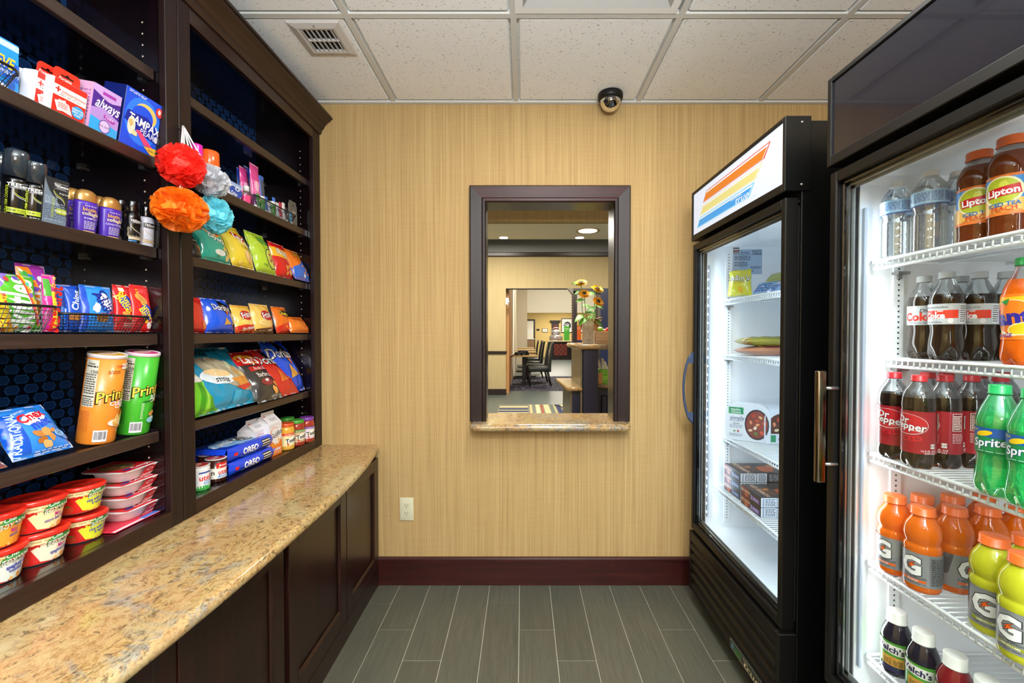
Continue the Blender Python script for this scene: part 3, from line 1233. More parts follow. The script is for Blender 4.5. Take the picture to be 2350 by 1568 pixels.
# stickers on the inner side wall of the far cooler
m = MB()
yy = FW - .0352
S = lambda x, z, of: (.243 + x, yy - of, 1.560 + z)
m.deco(S, .135, .115, [('r', 'a9bdd2', -.5, 0, .5, 1), ('r', '6a7c92', -.48, .78, .48, .80), ('t', '27313f', 'true', -.10, .88, .10, 0, .3, .02, 1.5),
                       ('t', '27313f', '9263770', .30, .93, .08), ('b', '27313f', .17, .80, .46, .87), ('l', '4b5a6c', 4, -.45, .55, .1, .74), ('l', '4b5a6c', 3, -.45, .30, .0, .5),
                       ('l', '4b5a6c', 2, .1, .22, .45, .32), ('l', '4b5a6c', 2, -.45, .05, .0, .18), ('p', '27313f', [(.12, .16), (.18, .16), (.15, .09)])], L=.1)
m.build('data_plate', cool1)
m = MB()
S = lambda x, z, of: (.190 + x, yy - of, 1.685 - .028 + z)
m.deco(S, .028, .026, [('r', '3a4356', -.5, 0, .5, 1), ('r', 'dfe6ef', -.42, .56, .42, .72), ('r', 'b23b44', -.42, .38, .42, .52), ('r', 'dfe6ef', -.42, .14, .42, .24)], L=.1)
m.build('sticker', cool1)

# ================================================================== goods: builders
def cyl_part(prof, m, n=28, **k):
    return MB().lathe(prof, m, n, **k)


def span(u0, u1, vtop, Z, X, lean=0):
    """footprint and height of something on a left-hand shelf, read from the photograph"""
    y0, y1 = at(u0, 0 + (784 + (CAMH - Z) * 800), X=X).y, at(u1, (784 + (CAMH - Z) * 800), X=X).y
    h, um = .15, (u0 + u1) / 2
    for _ in range(4):
        p = at(um + 1002 / ((y0 + y1) / 2) * -sin(lean) * h, vtop, X=X - sin(lean) * h)
        h = max(.02, (p.z - Z) / cos(lean))
    return y1 - y0, h, Vector((X, (y0 + y1) / 2, Z))


def boxitem(name, label, cat, u0, u1, vtop, Z, X, d, lean, cols, front=(), side=(), top=(), group=None, yaw=0, tab=None, wh=None, round_=.001, parts=None):
    wd, h, loc = span(u0, u1, vtop, Z, X, lean)
    if wh: wd, h = wh
    rot = (-lean, 0, pi / 2 + yaw)
    o = thing(name, label, cat, loc, rot, group)
    m = MB()
    m.box(-wd / 2, 0, 0, wd / 2, d, h, cols[1], round_, seg=2 if round_ > .002 else 1)
    e = round_ * .6
    m.deco(lambda x, z, of: (x, -of, z), wd, h, [('r', cols[0], -.5 + e / wd, e / h, .5 - e / wd, 1 - e / h)] + list(front), L=.06, off=.0004)
    if side: m.deco(lambda x, z, of: (-wd / 2 - of, d / 2 - x, z), d, h, side, L=.06)
    if top: m.deco(lambda x, y, of: (x, y, h + of), wd, d, top, L=.06)
    m.build('carton', o)
    return o, wd, h


def bag_S(w, h, t, seed, full=.5):
    tap = .10 if h > w * 1.05 else .05
    def S(x, z, o, back=1):
        u, v = max(-1, min(1, x / (w / 2))), max(0, min(1, z / h))
        k = 1 - .05 * sin(pi * v) ** 2 - tap * v
        q = max(0, (v - .035) / .93)
        q = min(1, q)
        vert = max(0, sin(pi * q ** (.75 if full > .5 else 1))) ** .55
        prof_ = max(0, 1 - abs(u) ** 2.4) ** .6
        y = t / 2 * vert * prof_
        e = (1 - vert * prof_)
        wr = noise.noise(Vector((x * 34 + seed, z * 26, seed))) * .5 + noise.noise(Vector((x * 80, z * 30 + seed, seed * 2))) * .22
        cr = sin(x * 160 + 3 * noise.noise(Vector((x * 20, seed, 0)))) * (math.exp(-(1 - v) * 11) + math.exp(-v * 11)) * .12
        y += t * (.24 * wr + cr * .6) * min(1, 4 * v) * min(1, 4 * (1 - v)) * (.35 + .65 * e)
        zz = z
        return (x * k, -(y + o) if back > 0 else y, zz)
    return S


FILM = {}


def film(h):
    k = 'film_' + h
    return mat(k, h, .17, coat=.35)


def bag(name, label, cat, wd, h, t, loc, rot, col, items, seed=1, backcol='c9ccd2', group=None, side=None, roll=0, parent=None, full=.6):
    S = bag_S(wd, h, t, seed, full)
    m = MB()
    nu, nv = 26, 34
    fm = film(col)

    def zig(i, v):
        return 0
    m.surf(lambda a, b: S((a - .5) * wd, b * h, 0), nu, nv, fm)
    m.surf(lambda a, b: S((.5 - a) * wd, b * h, 0, -1), nu, nv, film(side or backcol))
    its = []
    for it in items:      # inks printed on glossy film
        its.append(tuple([it[0], film(it[1]) if isinstance(it[1], str) else it[1]] + list(it[2:])))
    m.deco(S, wd, h, its, L=.010, off=.0009)
    # crimped seal ridges
    for zz in (.004, h - .004):
        for k in range(3):
            z_ = zz + (k - 1) * .003
            m.tube([S((i / 12 - .5) * wd * .98, min(max(z_, 0), h), .0004) for i in range(13)], .0007, fm, 4)
    o = m.build(name, parent)
    o.location, o.rotation_euler = loc, (rot[0], roll + rot[1], rot[2])
    return tag(o, label, cat, group)


def bagitem(label, u0, u1, vtop, Z, X, t, lean, col, items, seed=1, name='chip_bag', cat='bag of chips', group=None, yaw=0, roll=0, backcol='c9ccd2', side=None, hmul=1, full=.6, wmul=1):
    wd, h, loc = span(u0, u1, vtop, Z, X, lean)
    loc.z += t / 2 * sin(abs(lean)) * .35 + .001
    return bag(name, label, cat, wd * wmul, h * hmul, t, loc, (-lean, 0, pi / 2 + yaw), col, items, seed, backcol, group, side, roll, full=full)


def wire_basket(label, y0, y1, X, Z, d, h, group, flare=.02):
    o = thing('wire_basket', label, 'basket', (X, (y0 + y1) / 2, Z), (0, 0, 0), group)
    L = y1 - y0

    def ringp(k, n=40):
        """rounded-rectangle ring; k 0 bottom .. 1 top"""
        a, b, rc = L / 2 - flare * (1 - k), d / 2 - flare * .6 * (1 - k), .035
        pts = []
        for cx, cy, a0 in ((b - rc, a - rc, 0), (-b + rc, a - rc, 90), (-b + rc, -a + rc, 180), (b - rc, -a + rc, 270)):
            for i in range(7):
                q = R(a0 + 15 * i)
                pts.append((cx + rc * cos(q) - d / 2, cy + rc * sin(q), .003 + k * (h - .003)))
        # resample evenly
        out, tot = [], 0
        seg = [(Vector(pts[i]), Vector(pts[(i + 1) % len(pts)])) for i in range(len(pts))]
        per = sum((b_ - a_).length for a_, b_ in seg)
        N = n
        s, si, acc = 0, 0, 0
        for i in range(N):
            target = per * i / N
            while acc + (seg[si][1] - seg[si][0]).length < target:
                acc += (seg[si][1] - seg[si][0]).length
                si += 1
            f = (target - acc) / max(1e-6, (seg[si][1] - seg[si][0]).length)
            out.append(seg[si][0].lerp(seg[si][1], f))
        return out
    N = int(2 * (L + d) / .0105)
    top, bot = ringp(1, N), ringp(0, N)
    MB().tube(top, .0030, wire_blk, 8, closed=True).build('rim', o)
    m = MB()
    for k in range(6):
        m.tube(ringp(k / 6, 48), .0007, wire_blk, 4, closed=True)
    for a, b in zip(top, bot):
        m.tube([a, b], .0007, wire_blk, 4)
    for k in range(int(L / .02)):
        y = -L / 2 + flare + .02 * (k + .5)
        if abs(y) < L / 2 - flare - .01:
            m.tube([(-.008, y, .003), (-d + .008, y, .003)], .0007, wire_blk, 4)
    m.build('mesh', o)
    return o


A90 = pi / 2

# ================================================================== near bookcase: top row of boxes
Z1 = SH[1]
wire_basket('black wire basket on the second shelf down, cut off by the left picture edge', .60, at(60, 175, X=-1.07).y, -1.065, Z1, .16, .052, 'wire baskets on the shelves')
boxitem('medicine_box', 'bright blue pain reliever box with yellow lettering standing in the wire basket', 'medicine box', -46, 46, 84, Z1 + .005, -1.100, .05, -.02,
        ('1e8fe8', '7cc9f5'), [('r', 'b9e2fb', -.5, .86, .5, .97), ('p', '0f57c6', [(-.5, .36), (.5, .30), (.5, .62), (-.5, .72)]), ('t', 'f6c21c', 'ALEVE', -.06, .60, .21, 0, .2, .05), ('t', 'e9f4ff', '(NSAID)', .25, .42, .07),
                               ('e', '1760c9', .3, .22, .1, .1), ('e', 'f2f7ff', -.1, .14, .3, .06), ('l', 'ffffff', 2, -.45, .88, .42, .96)])
kit_front = [('r', 'd92c20', -.44, .03, .44, .97), ('r', 'f7f4f2', -.44, .50, .44, .80), ('r', 'c9281d', -.40, .66, -.26, .70), ('r', 'c9281d', -.35, .60, -.31, .76),
             ('t', 'c9281d', 'Johnson+Johnson', .09, .67, .10, -1, .25, .01, .72), ('t', '8a7f7d', 'FIRST AID TO GO!', .0, .56, .065, 0, .2, .01, .8),
             ('e', '2c9fe0', .24, .27, .17, .18), ('t', 'ffffff', 'ESSENTIAL', .24, .34, .055), ('t', 'ffffff', 'FIRST AID', .24, .26, .055), ('t', 'ffffff', 'ITEMS', .24, .18, .055),
             ('p', 'f3ece9', [(-.40, .34), (-.12, .44), (-.05, .14), (-.30, .08)]), ('p', 'e3d6d6', [(-.30, .42), (-.02, .36), (.10, .08), (-.20, .12)]), ('l', 'd77b74', 3, -.30, .18, -.05, .34)]
kitm = mat('kit_white', 'e9e8ea', .35)


def kit(label, u0, u1, X, yaw=0):
    wd, h, loc = span(u0, u1, 202, Z1, X, -.16)
    h = .078
    o = thing('first_aid_kit', label, 'first aid kit', loc, (.16, 0, A90 + yaw), 'first aid kits on the shelf')
    m = MB()
    m.box(-wd / 2, 0, 0, wd / 2, .034, h, kitm, .006, seg=3)
    m.box(-wd / 2, .036, 0, wd / 2, .060, h, kitm, .006, seg=3)
    m.build('case', o)
    q = MB()
    q.box(-wd / 2 + .004, -.0008, .002, wd / 2 - .004, .0, h - .002, 'f7f4f2')
    q.deco(lambda x, z, of: (x, -.0008 - of, z), wd, h, kit_front, L=.05)
    q.build('front_card', o)
    # hang tab with a slot
    t = MB()
    W2, zt0, zt1 = wd / 2 - .010, h - .003, h + .027
    outl = [(-W2, zt0), (W2, zt0), (W2 - .002, zt0 + .008)] + [(W2 - .012 + .010 * cos(a), zt1 - .010 + .010 * sin(a)) for a in [R(x) for x in range(0, 91, 15)]] + \
           [(-W2 + .012 + .010 * cos(a), zt1 - .010 + .010 * sin(a)) for a in [R(x) for x in range(90, 181, 15)]] + [(-W2 + .002, zt0 + .008)]
    t.ext(outl, .012, .0135, 'e0301f', 'y')
    t.deco(lambda x, z, of: (x, .012 - of, z), 1, 1, [('r', '1a0708', -.014, zt0 + .014, .014, zt0 + .017), ('e', '1a0708', 0, zt0 + .018, .004, .003), ('t', 'ffe9e6', 'Portable', -.004, zt0 + .009, .006, 0, .2), ('e', 'f5efee', .010, zt0 + .003, .012, .0022)], L=.05)
    t.build('hang_tab', o)
    return o


kit('white first aid kit with a red hang tab, front one of the pair', 112, 196, -1.062)
kit('white first aid kit with a red hang tab, partly hidden behind the front one', 74, 146, -1.078)
boxitem('liner_box', 'purple and pink box with white lowercase name, left of the blue tampon box', 'box', 203, 266, 208, Z1, -1.060, .052, -.17,
        ('5b2e9b', 'b88fd6'), [('r', 'caa3e2', -.5, .74, .5, 1), ('p', '4c2690', [(-.5, .48), (-.1, .56), (.5, .42), (.5, .80), (.1, .72), (-.5, .86)]), ('r', 'a83cae', -.18, .84, .30, .91), ('t', 'ffffff', 'always', .03, .64, .24, -3, .25, .03),
                               ('p', 'b58fd8', [(-.5, .24), (.5, .18), (.5, .42), (-.1, .56), (-.5, .48)]), ('p', 'a63aa6', [(-.05, .44), (.4, .36), (.3, .30), (-.05, .36)]), ('t', 'f2d9ff', 'THIN', .14, .385, .06), ('p', '35a6ea', [(-.5, 0), (.5, 0), (.5, .2), (-.5, .3)]),
                               ('e', '5d2a8a', .02, .17, .20, .15), ('e', 'd8c2ec', .02, .17, .18, .13), ('t', '54307e', 'ALL DAY', .02, .17, .045)],
        side=[('r', 'd9a3c9', -.5, 0, .5, 1), ('l', 'b06fa8', 9, -.4, .15, .4, .85)])
boxitem('tampon_box', 'bright blue tampon box with white lettering at the right end of the second shelf', 'box', 273, 358, 222, Z1, -1.058, .06, -.17,
        ('1c50e0', '0f1d66'), [('e', '2f7bff', 0, .52, .46, .42), ('p', '12249a', [(-.40, .62), (.1, .66), (.5, .44), (.5, .26), (0, .34), (-.44, .46)]), ('e', 'e9c66a', .05, .66, .30, .20), ('e', '1c50e0', -.02, .62, .28, .18), ('p', '12249a', [(-.42, .60), (.1, .64), (.5, .44), (.5, .24), (0, .30), (-.46, .44)]),
                               ('t', 'ffffff', 'TAMPAX', .06, .50, .15, -5, .05, .05), ('t', 'e6ecff', 'PEARL', .20, .35, .10, -5, .05, .02), ('e', 'd7d9ea', .40, .33, .06, .06),
                               ('p', 'e8477a', [(-.16, .34), (-.05, .36), (.36, .14), (.1, .14)]), ('p', 'e6b93a', [(.1, .12), (.5, .17), (.5, .02), (.3, .02)]), ('t', '5a4712', 'REGULAR', .36, .09, .035),
                               ('e', 'e8e2cf', -.28, .38, .10, .16), ('c', 'd8b773', -.30, .42, .07, 3), ('c', 'e7d7a8', -.18, .27, .06, 5), ('e', 'e23a3a', .38, .84, .10, .09), ('e', 'f6dede', .38, .85, .04, .045), ('l', 'dfe8ff', 2, -.45, .92, .0, .97)],
        top=[('r', '2a58c8', -.5, 0, .5, 1)])

# ---- hair care row
Z2 = SH[2]
smoke = mat('smoky_cap', '2c343d', .10, coat=.6)
can_blk = mat('black_can', '0b0b0c', .16, coat=.5)
gold = mat('gold_plastic', 'b98a48', .25, metal=.5, coat=.4)
purple = mat('purple_bottle', '4a28a8', .3, coat=.2)


def tres(x0=0, y=.60, w=1.0):
    return [('r', '0a0a0b', x0 - .30 * w, y, x0 + .30 * w, y + .13), ('r', 'c9ccd0', x0 - .30 * w, y + .122, x0 + .30 * w, y + .13), ('r', 'c9ccd0', x0 - .30 * w, y, x0 + .30 * w, y + .008), ('t', 'ffffff', 'TRESemme', x0, y + .077, .065 * w, 0, 0, .05, .8 * w),
            ('l', 'b7babd', 1, x0 - .2 * w, y + .015, x0 + .2 * w, y + .04)]


def swoosh(c, c2, y0=.50, x0=0):
    o = []
    for col, dd in ((c, 0), (c2, .035)):
        pts, pts2 = [], []
        for i in range(9):
            t = i / 8
            x = -.26 + .52 * t + x0
            y = y0 - .24 * (t + .12 * sin(2 * pi * t)) + dd
            pts.append((x, y)); pts2.append((x, y - .014))
        o.append(('p', col, pts + pts2[::-1]))
    return o


def hairspray(label, um, uw, vtop, X, R_, H, capf, wide, group=None, yaw=-.15):
    y = at(um, 520, X=X - R_).y
    o = thing('hairspray_can', label, 'hairspray', (X - R_, y, Z2), (.11, 0, A90 + yaw), group)
    zc = H * (1 - capf)
    body = [(R_ * .93, 0), (R_, .004), (R_, zc - .008), (R_ * .93, zc - .002)]
    m = MB().lathe(body, can_blk, 32)
    its = tres(0, .72, 1.25) + swoosh('c9ccd0', 'b9c62a', .62) + [('r', 'b4c238', -.42, .13, .40, .25), ('t', '3d4410', 'FIRM CONTROL', 0, .19, .05, 0, 0, .02, .9), ('t', 'c6d43a', 'EXTRA FIRM CONTROL', -.44, .42, .05, 90, 0, .03), ('l', 'd7d8d2', 1, -.3, .06, .2, .09)]
    m.deco(cyl_S(body), pi * R_ * .8, zc, its, L=.008)
    m.build('can', o)
    capR = R_ * (1.0 if not wide else 1.02)
    MB().lathe([(capR, zc), (capR, H - (.006 if not wide else .016)), (capR * .93, H - (.001 if not wide else .005)), (capR * (.9 if not wide else .75), H), (0, H)], smoke, 32).build('cap', o)
    return o


def widthX(um, uw, X):
    y = at(um, 500, X=X).y
    return y, uw * y / 1002 / 2 * .95


def Hof(um, vtop, X, Z):
    return at(um, vtop, X=X).z - Z


hairspray('large hairspray can with a smoky domed cap, second from the left on the third shelf', 30, 54, 348, -1.075, .0200, Hof(40, 352, -1.10, Z2), .40, True, 'hairspray cans')
hairspray('large hairspray can with domed cap, mostly hidden at the left picture edge behind its twin', -3, 54, 345, -1.125, .0200, Hof(40, 352, -1.10, Z2), .40, True, 'hairspray cans')
hairspray('slim hairspray can with a straight black cap beside the grey comb-print box', 74, 46, 381, -1.060, .0185, Hof(82, 382, -1.09, Z2), .36, False, 'hairspray cans')
# rounded black cap at the very left edge
o = thing('shampoo_bottle', 'dark bottle with a rounded grey cap at the left picture edge of the third shelf', 'bottle', (-1.075, at(0, 480, X=-1.065).y - .012, Z2), (0, 0, A90))
MB().lathe([(.017, 0), (.019, .004), (.019, .05), (.015, .056)], can_blk, 24, sy=.7).build('bottle', o)
MB().lathe([(.016, .054), (.019, .06), (.018, .085), (.010, .098), (0, .100)], mat('taupe_cap', '4a4844', .3), 24, sy=.7).build('cap', o)

boxitem('hair_kit_box', 'small clear-fronted grey box with comb pattern between the slim can and the purple bottles', 'box', 97, 152, 412, Z2, -1.056, .012, -.10,
        ('6f7d8e', '2a2d31'), [('p', '2a2c2f', [(-.5, 1), (.5, 1), (.5, .18), (.1, .48), (-.3, .72), (-.5, .95)]), ('l', '8f9fb5', 9, -.42, .06, .36, .48), ('l', '55647c', 7, -.46, .10, .42, .42), ('l', '9fb0c6', 5, -.46, .42, .05, .60)] + tres(.16, .78, .95) + swoosh('d7dade', 'b9c62a', .72, .1) +
                               [('r', 'a9b53a', .02, .24, .42, .36), ('t', 'eef0d8', 'FREE GEL', .22, .30, .05), ('t', 'b4c238', 'EXTRA HOLD', -.14, .36, .05, 90), ('t', 'e8e8e8', 'all day hold', .28, .70, .035)],
        side=[('r', '16181b', -.5, 0, .5, 1), ('t', 'e6e6e6', 'TRESemme', 0, .8, .05, 90)])


def shampoo(label, kind, um, vtop, X, group, yaw=-.10, wd=.052):
    y = at(um, 520, X=X - .018).y
    H = Hof(um, vtop, X, Z2) / cos(.1)
    o = thing('shampoo_bottle', label, 'bottle', (X - .018, y, Z2), (.085, 0, A90 + yaw), group)
    a = wd / 2
    hc = H * .72
    prof_ = [(.80, 0), (.88, .004), (.90, .02), (.98, hc * .55), (1.0, hc * .9), (.985, hc)]
    body = [(r * a, z) for r, z in prof_]
    m = MB().lathe(body, purple, 32, sy=.62)
    cs = cyl_S(body)
    S = lambda x, z, of: (lambda p: (p[0] * (1 + of * 0), p[1] * .62 - of * .5, p[2]))(cs(x, z, of))
    its = [('t', 'e8d8ef', 'thick & full+', 0, .87, .055, 0, .1, .01), ('t', 'e9b13c', 'biotin', -.05, .76, .12, 0, 0, .04), ('t', 'e9b13c', '&', .22, .68, .08), ('t', 'f2dfae', 'collagen', .02, .63, .115, 0, 0, .04),
           ('t', 'e0d6f2', kind, 0, .48, .065, 0, 0, .02, .9), ('l', 'cfc4e8', 6, -.26, .14, .24, .40), ('r', 'c9a75a', -.28, .04, .26, .09)]
    m.deco(S, 2.1 * a, hc, its, L=.008)
    m.build('bottle', o)
    cap = [(.985 * a, hc), (.97 * a, hc + .002), (.93 * a, hc + (H - hc) * .45), (.78 * a, hc + (H - hc) * .75), (.5 * a, hc + (H - hc) * .94), (.2 * a, H), (0, H)]
    m = MB().lathe(cap, gold, 32, sy=.62)
    m.tube([(a * .1, -.62 * a * .80, hc + (H - hc) * .58), (a * .5, -.62 * a * .72, hc + (H - hc) * .55), (a * .75, -.62 * a * .5, hc + (H - hc) * .54)], .0009, mat('cap_groove', '4a3218', .5), 5)
    m.build('cap', o)
    return o


shampoo('purple shampoo bottle with a gold domed cap, left front of the pair', 'SHAMPOO', 193, 431, -1.066, 'purple hair bottles')
shampoo('purple conditioner bottle with a gold domed cap, right front one of the pair', 'CONDITIONER', 249, 449, -1.066, 'purple hair bottles', wd=.052)
shampoo('purple gold-capped bottle peeking out behind the left front one, next to the grey box', 'SHAMPOO', 163, 428, -1.112, 'purple hair bottles')
shampoo('purple gold-capped bottle, only its cap showing between the two front ones', 'CONDITIONER', 225, 447, -1.112, 'purple hair bottles')


def lotion(label, um, vtop, X, body_m, dark, group, yaw=-.2):
    y = at(um, 540, X=X - .0195).y
    H = Hof(um, vtop, X, Z2)
    a = .0195
    o = thing('hair_bottle', label, 'bottle', (X - a, y, Z2), (.075, 0, A90 + yaw), group)
    hb = H * .76
    body = [(a * .94, 0), (a, .003), (a, hb * .80), (a * .93, hb * .90), (a * .72, hb * .98), (a * .62, hb)]
    m = MB().lathe(body, body_m, 28)
    t1, t2 = ('ffffff', 'cfc0a0') if dark else ('ffffff', 'b9a37c')
    its = [('r', '0a0a0b', -.34, .62, .34, .78), ('t', 'ffffff', 'TRESemme', 0, .715, .075, 0, 0, .05, .7), ('l', 'c8c8c8', 1, -.2, .64, .2, .67)]
    its += [('p', t2, [(-.28, .56), (-.1, .44), (.14, .36), (.30, .22), (.30, .20), (.12, .345), (-.12, .425), (-.29, .545)])]
    its += [('r', t2, -.34, .14, .30, .22), ('l', t2, 1, -.34, .23, .2, .26), ('t', t2, 'KERATIN', -.36, .36, .05, 90)] + ([('r', '3f8bd0', -.34, .08, -.02, .115)] if dark else [])
    m.deco(cyl_S(body), pi * a * .85, hb, its, L=.007)
    m.build('bottle', o)
    MB().lathe([(a * .74, hb - .002), (a * .76, hb), (a * .76, H - .002), (a * .72, H), (0, H)], mat('black_cap', '0d0d0f', .12, coat=.5), 28).build('cap', o)


lotion('small black hair bottle with a glossy black cap, left of the white bottle', 300, 458, -1.064, mat('black_bottle', '101012', .2, coat=.4), True, 'travel hair bottles')
lotion('small black hair bottle hidden behind the second purple one', 273, 455, -1.112, mat('black_bottle'), True, 'travel hair bottles')
lotion('small white hair bottle with black cap at the right end of the third shelf', 332, 471, -1.062, mat('white_bottle', 'cfd2e4', .3, coat=.2), False, 'travel hair bottles')

# ---- candy and cookie baskets (fourth shelf)
Z3 = SH[3]
ym = at(150, 766, X=-1.06).y
wire_basket('black wire basket full of fruit candy bags on the fourth shelf', .62, ym - .001, -1.058, Z3, .19, .062, 'wire baskets on the shelves')
wire_basket('black wire basket of cookie packs on the fourth shelf, beside the post with the sponges', ym + .001, 1.257, -1.058, Z3, .19, .048, 'wire baskets on the shelves')
candy = [('c', 'e23b2e', -.1, .5, .10, 1)]
bagitem('green fruit candy share bag with big white sideways letters in the left basket', 0, 92, 632, Z3 + .004, -1.088, .03, .10, '57b52c',
        [('p', '8a6bd0', [(-.2, 1), (-.5, 1), (-.5, .7)]), ('t', 'eef6f4', 'skittles', -.12, .48, .50, 82, 0, .07, .62)] +
        [('p', c, [(x, 1), (x + .05, 1), (x + .20, .55), (x + .34, .1), (x + .29, .1), (x + .15, .55)]) for x, c in ((.04, 'e8482c'), (.09, 'f08a24'), (.13, 'f3cf3a'))] +
        [('c', c, x, y, .045, i) for i, (c, x, y) in enumerate((('57c7b0', .22, .84), ('f0a040', .26, .74), ('8c5ac0', .24, .64), ('e6c23a', .34, .52), ('e85a6a', .25, .42), ('6a4ab8', -.05, .93), ('d83a3a', -.3, .90), ('8c5ac0', .40, .18), ('e23b3b', .1, .06), ('f0b030', -.2, .05)))],
        4, 'candy_bag', 'bag of candy', 'candy bags in the basket', wmul=1.05)
bagitem('purple and orange fruit candy bag standing behind the green one', 48, 122, 609, Z3 + .004, -1.125, .03, .10, 'a238a8',
        [('p', 'f08a24', [(-.5, .95), (-.1, .95), (.2, .2), (-.5, .3)]), ('p', '5aa83c', [(-.45, .9), (-.36, .9), (-.2, .4), (-.3, .4)]), ('t', 'eef0f8', 'skittles', .12, .42, .40, 84, 0, .07, .7), ('c', '2f68d8', -.12, .80, .06, 1), ('c', 'd8343a', -.22, .70, .06, 2), ('c', '3aa84a', -.30, .84, .05, 3), ('c', '7a4ac0', -.1, .62, .06, 4), ('c', 'f0c43a', -.34, .5, .06, 8)],
        9, 'candy_bag', 'bag of candy', 'candy bags in the basket')
bagitem('red and yellow fruit chew bag lying at the left picture edge of the basket', -62, 30, 672, Z3 + .003, -1.078, .03, .12, 'e8402a',
        [('p', 'f6c92e', [(-.1, 1), (.22, 1), (.5, .2), (.5, .0), (.2, .0)]), ('t', 'f6e23a', 'starburst', .12, .5, .36, 70, 0, .07, .7), ('c', 'f08a24', .3, .2, .08, 5), ('c', 'f6d84a', .0, .16, .07, 6)],
        12, 'candy_bag', 'bag of candy', 'candy bags in the basket')
bagitem('pink fruit chew pouch with red sideways lettering at the right end of the left basket', 100, 130, 632, Z3 + .004, -1.082, .022, .02, 'e83aa0',
        [('r', '4aa03a', -.48, .62, -.08, .92), ('r', 'c2268a', -.48, .05, -.12, .58), ('p', 'f4d83a', [(-.10, .7), (.5, .72), (.5, .08), (-.1, .06)]), ('t', 'e22a1e', 'starburst', .18, .42, .30, 80, 0, .07, .75), ('r', 'f05ab4', .02, .74, .5, .97), ('t', 'ffe14a', 'fave', .2, .88, .10, 70), ('c', 'e23030', .36, .78, .07, 5)],
        17, 'candy_bag', 'bag of candy', 'candy bags in the basket', wmul=1.1)
cookie = [('c', 'b9793a', -.02, .33, .145, 4), ('c', '6a3a18', -.1, .36, .02, 1), ('c', '6a3a18', .06, .30, .02, 2), ('c', '6a3a18', .0, .40, .02, 3), ('c', '6a3a18', .12, .38, .018, 4), ('c', 'd49a58', -.02, .26, .03, 6)]
bagitem('blue cookie pack leaning at the left end of the second basket, behind the pink pouch', 130, 168, 655, Z3 + .004, -1.10, .028, .02, '1767cf', [('e', '0f2f8a', 0, .62, .45, .13), ('t', 'ffffff', 'OREO', 0, .62, .13, 78, 0, .06), ('l', '8fc0f2', 3, -.3, .1, .3, .28)], 21, 'cookie_pack', 'pack of cookies', 'cookie packs in the basket')
bagitem('dark blue cookie pack between the left cookie pack and the front blue one', 146, 184, 656, Z3 + .004, -1.092, .03, .02, '1a4fc0', [('t', 'dfe9ff', 'Chips', 0, .68, .14, 75, 0, .06)] + cookie, 22, 'cookie_pack', 'pack of cookies', 'cookie packs in the basket')
bagitem('bright blue cookie pack with a big chocolate chip cookie, front centre of the basket', 182, 262, 658, Z3 + .004, -1.082, .034, .04, '2f8ff0',
        [('r', '1f4fc4', -.5, .02, -.36, .98), ('c', 'ffffff', -.16, .52, .12, 9), ('c', 'c6893f', .02, .32, .175, 4)] + [('c', '6a3a18', x, y, .02, i) for i, (x, y) in enumerate(((-.1, .36), (.06, .30), (.14, .38), (-.02, .26), (.1, .22), (-.12, .26)))] +
        [('e', 'f4f8ff', .16, .66, .26, .13, -60), ('t', '14208a', 'Chips', .24, .66, .19, -62, .1, .05), ('t', '14208a', 'Ahoy', .04, .62, .19, -62, .1, .05), ('t', 'd82a2a', '!', .26, .42, .16, -60, 0, .08), ('c', '6a3a18', .2, .16, .02, 7), ('c', '6a3a18', .02, .12, .02, 8)],
        23, 'cookie_pack', 'pack of cookies', 'cookie packs in the basket')
peanut = [('e', 'd89a4a', 0, .44, .14, .055, 60), ('e', 'c98838', .05, .36, .16, .06, 60)]
bagitem('red peanut cookie pack with a blue-outlined name, left of its twin', 264, 302, 656, Z3 + .004, -1.082, .03, .04, 'd81e22',
        [('e', '1f3fb0', 0, .62, .36, .15, -60), ('t', 'ffd83a', 'Nutter', .08, .64, .13, -60, 0, .07), ('t', 'ffd83a', 'Butter', -.12, .58, .13, -60, 0, .07), ('e', 'd89a4a', .02, .34, .34, .06, -30), ('r', 'e9e2cc', -.3, .86, .0, .94), ('l', 'f4b8b0', 3, -.2, .08, .3, .2)], 24, 'cookie_pack', 'pack of cookies', 'cookie packs in the basket', wmul=1.15)
bagitem('red peanut cookie pack with large peanut picture at the right end of the basket', 302, 346, 656, Z3 + .004, -1.080, .03, .04, 'e02424',
        [('e', '1f3fb0', .08, .42, .36, .15, -60), ('t', 'ffd83a', 'Butter', .14, .46, .13, -60, 0, .07), ('t', 'ffd83a', 'Bites', -.04, .36, .13, -60, 0, .07), ('e', 'd89a4a', -.12, .70, .30, .075, -35), ('e', 'b97a34', -.1, .70, .22, .012, -35), ('c', 'f6e8e4', .2, .14, .08, 6), ('l', 'f6c62a', 2, -.32, .80, -.22, .92), ('c', 'f0d4cc', .34, .22, .05, 8)], 25, 'cookie_pack', 'pack of cookies', 'cookie packs in the basket', wmul=1.12)

# ---- crisp cans and snack mix (fifth shelf)
Z4 = SH[4]


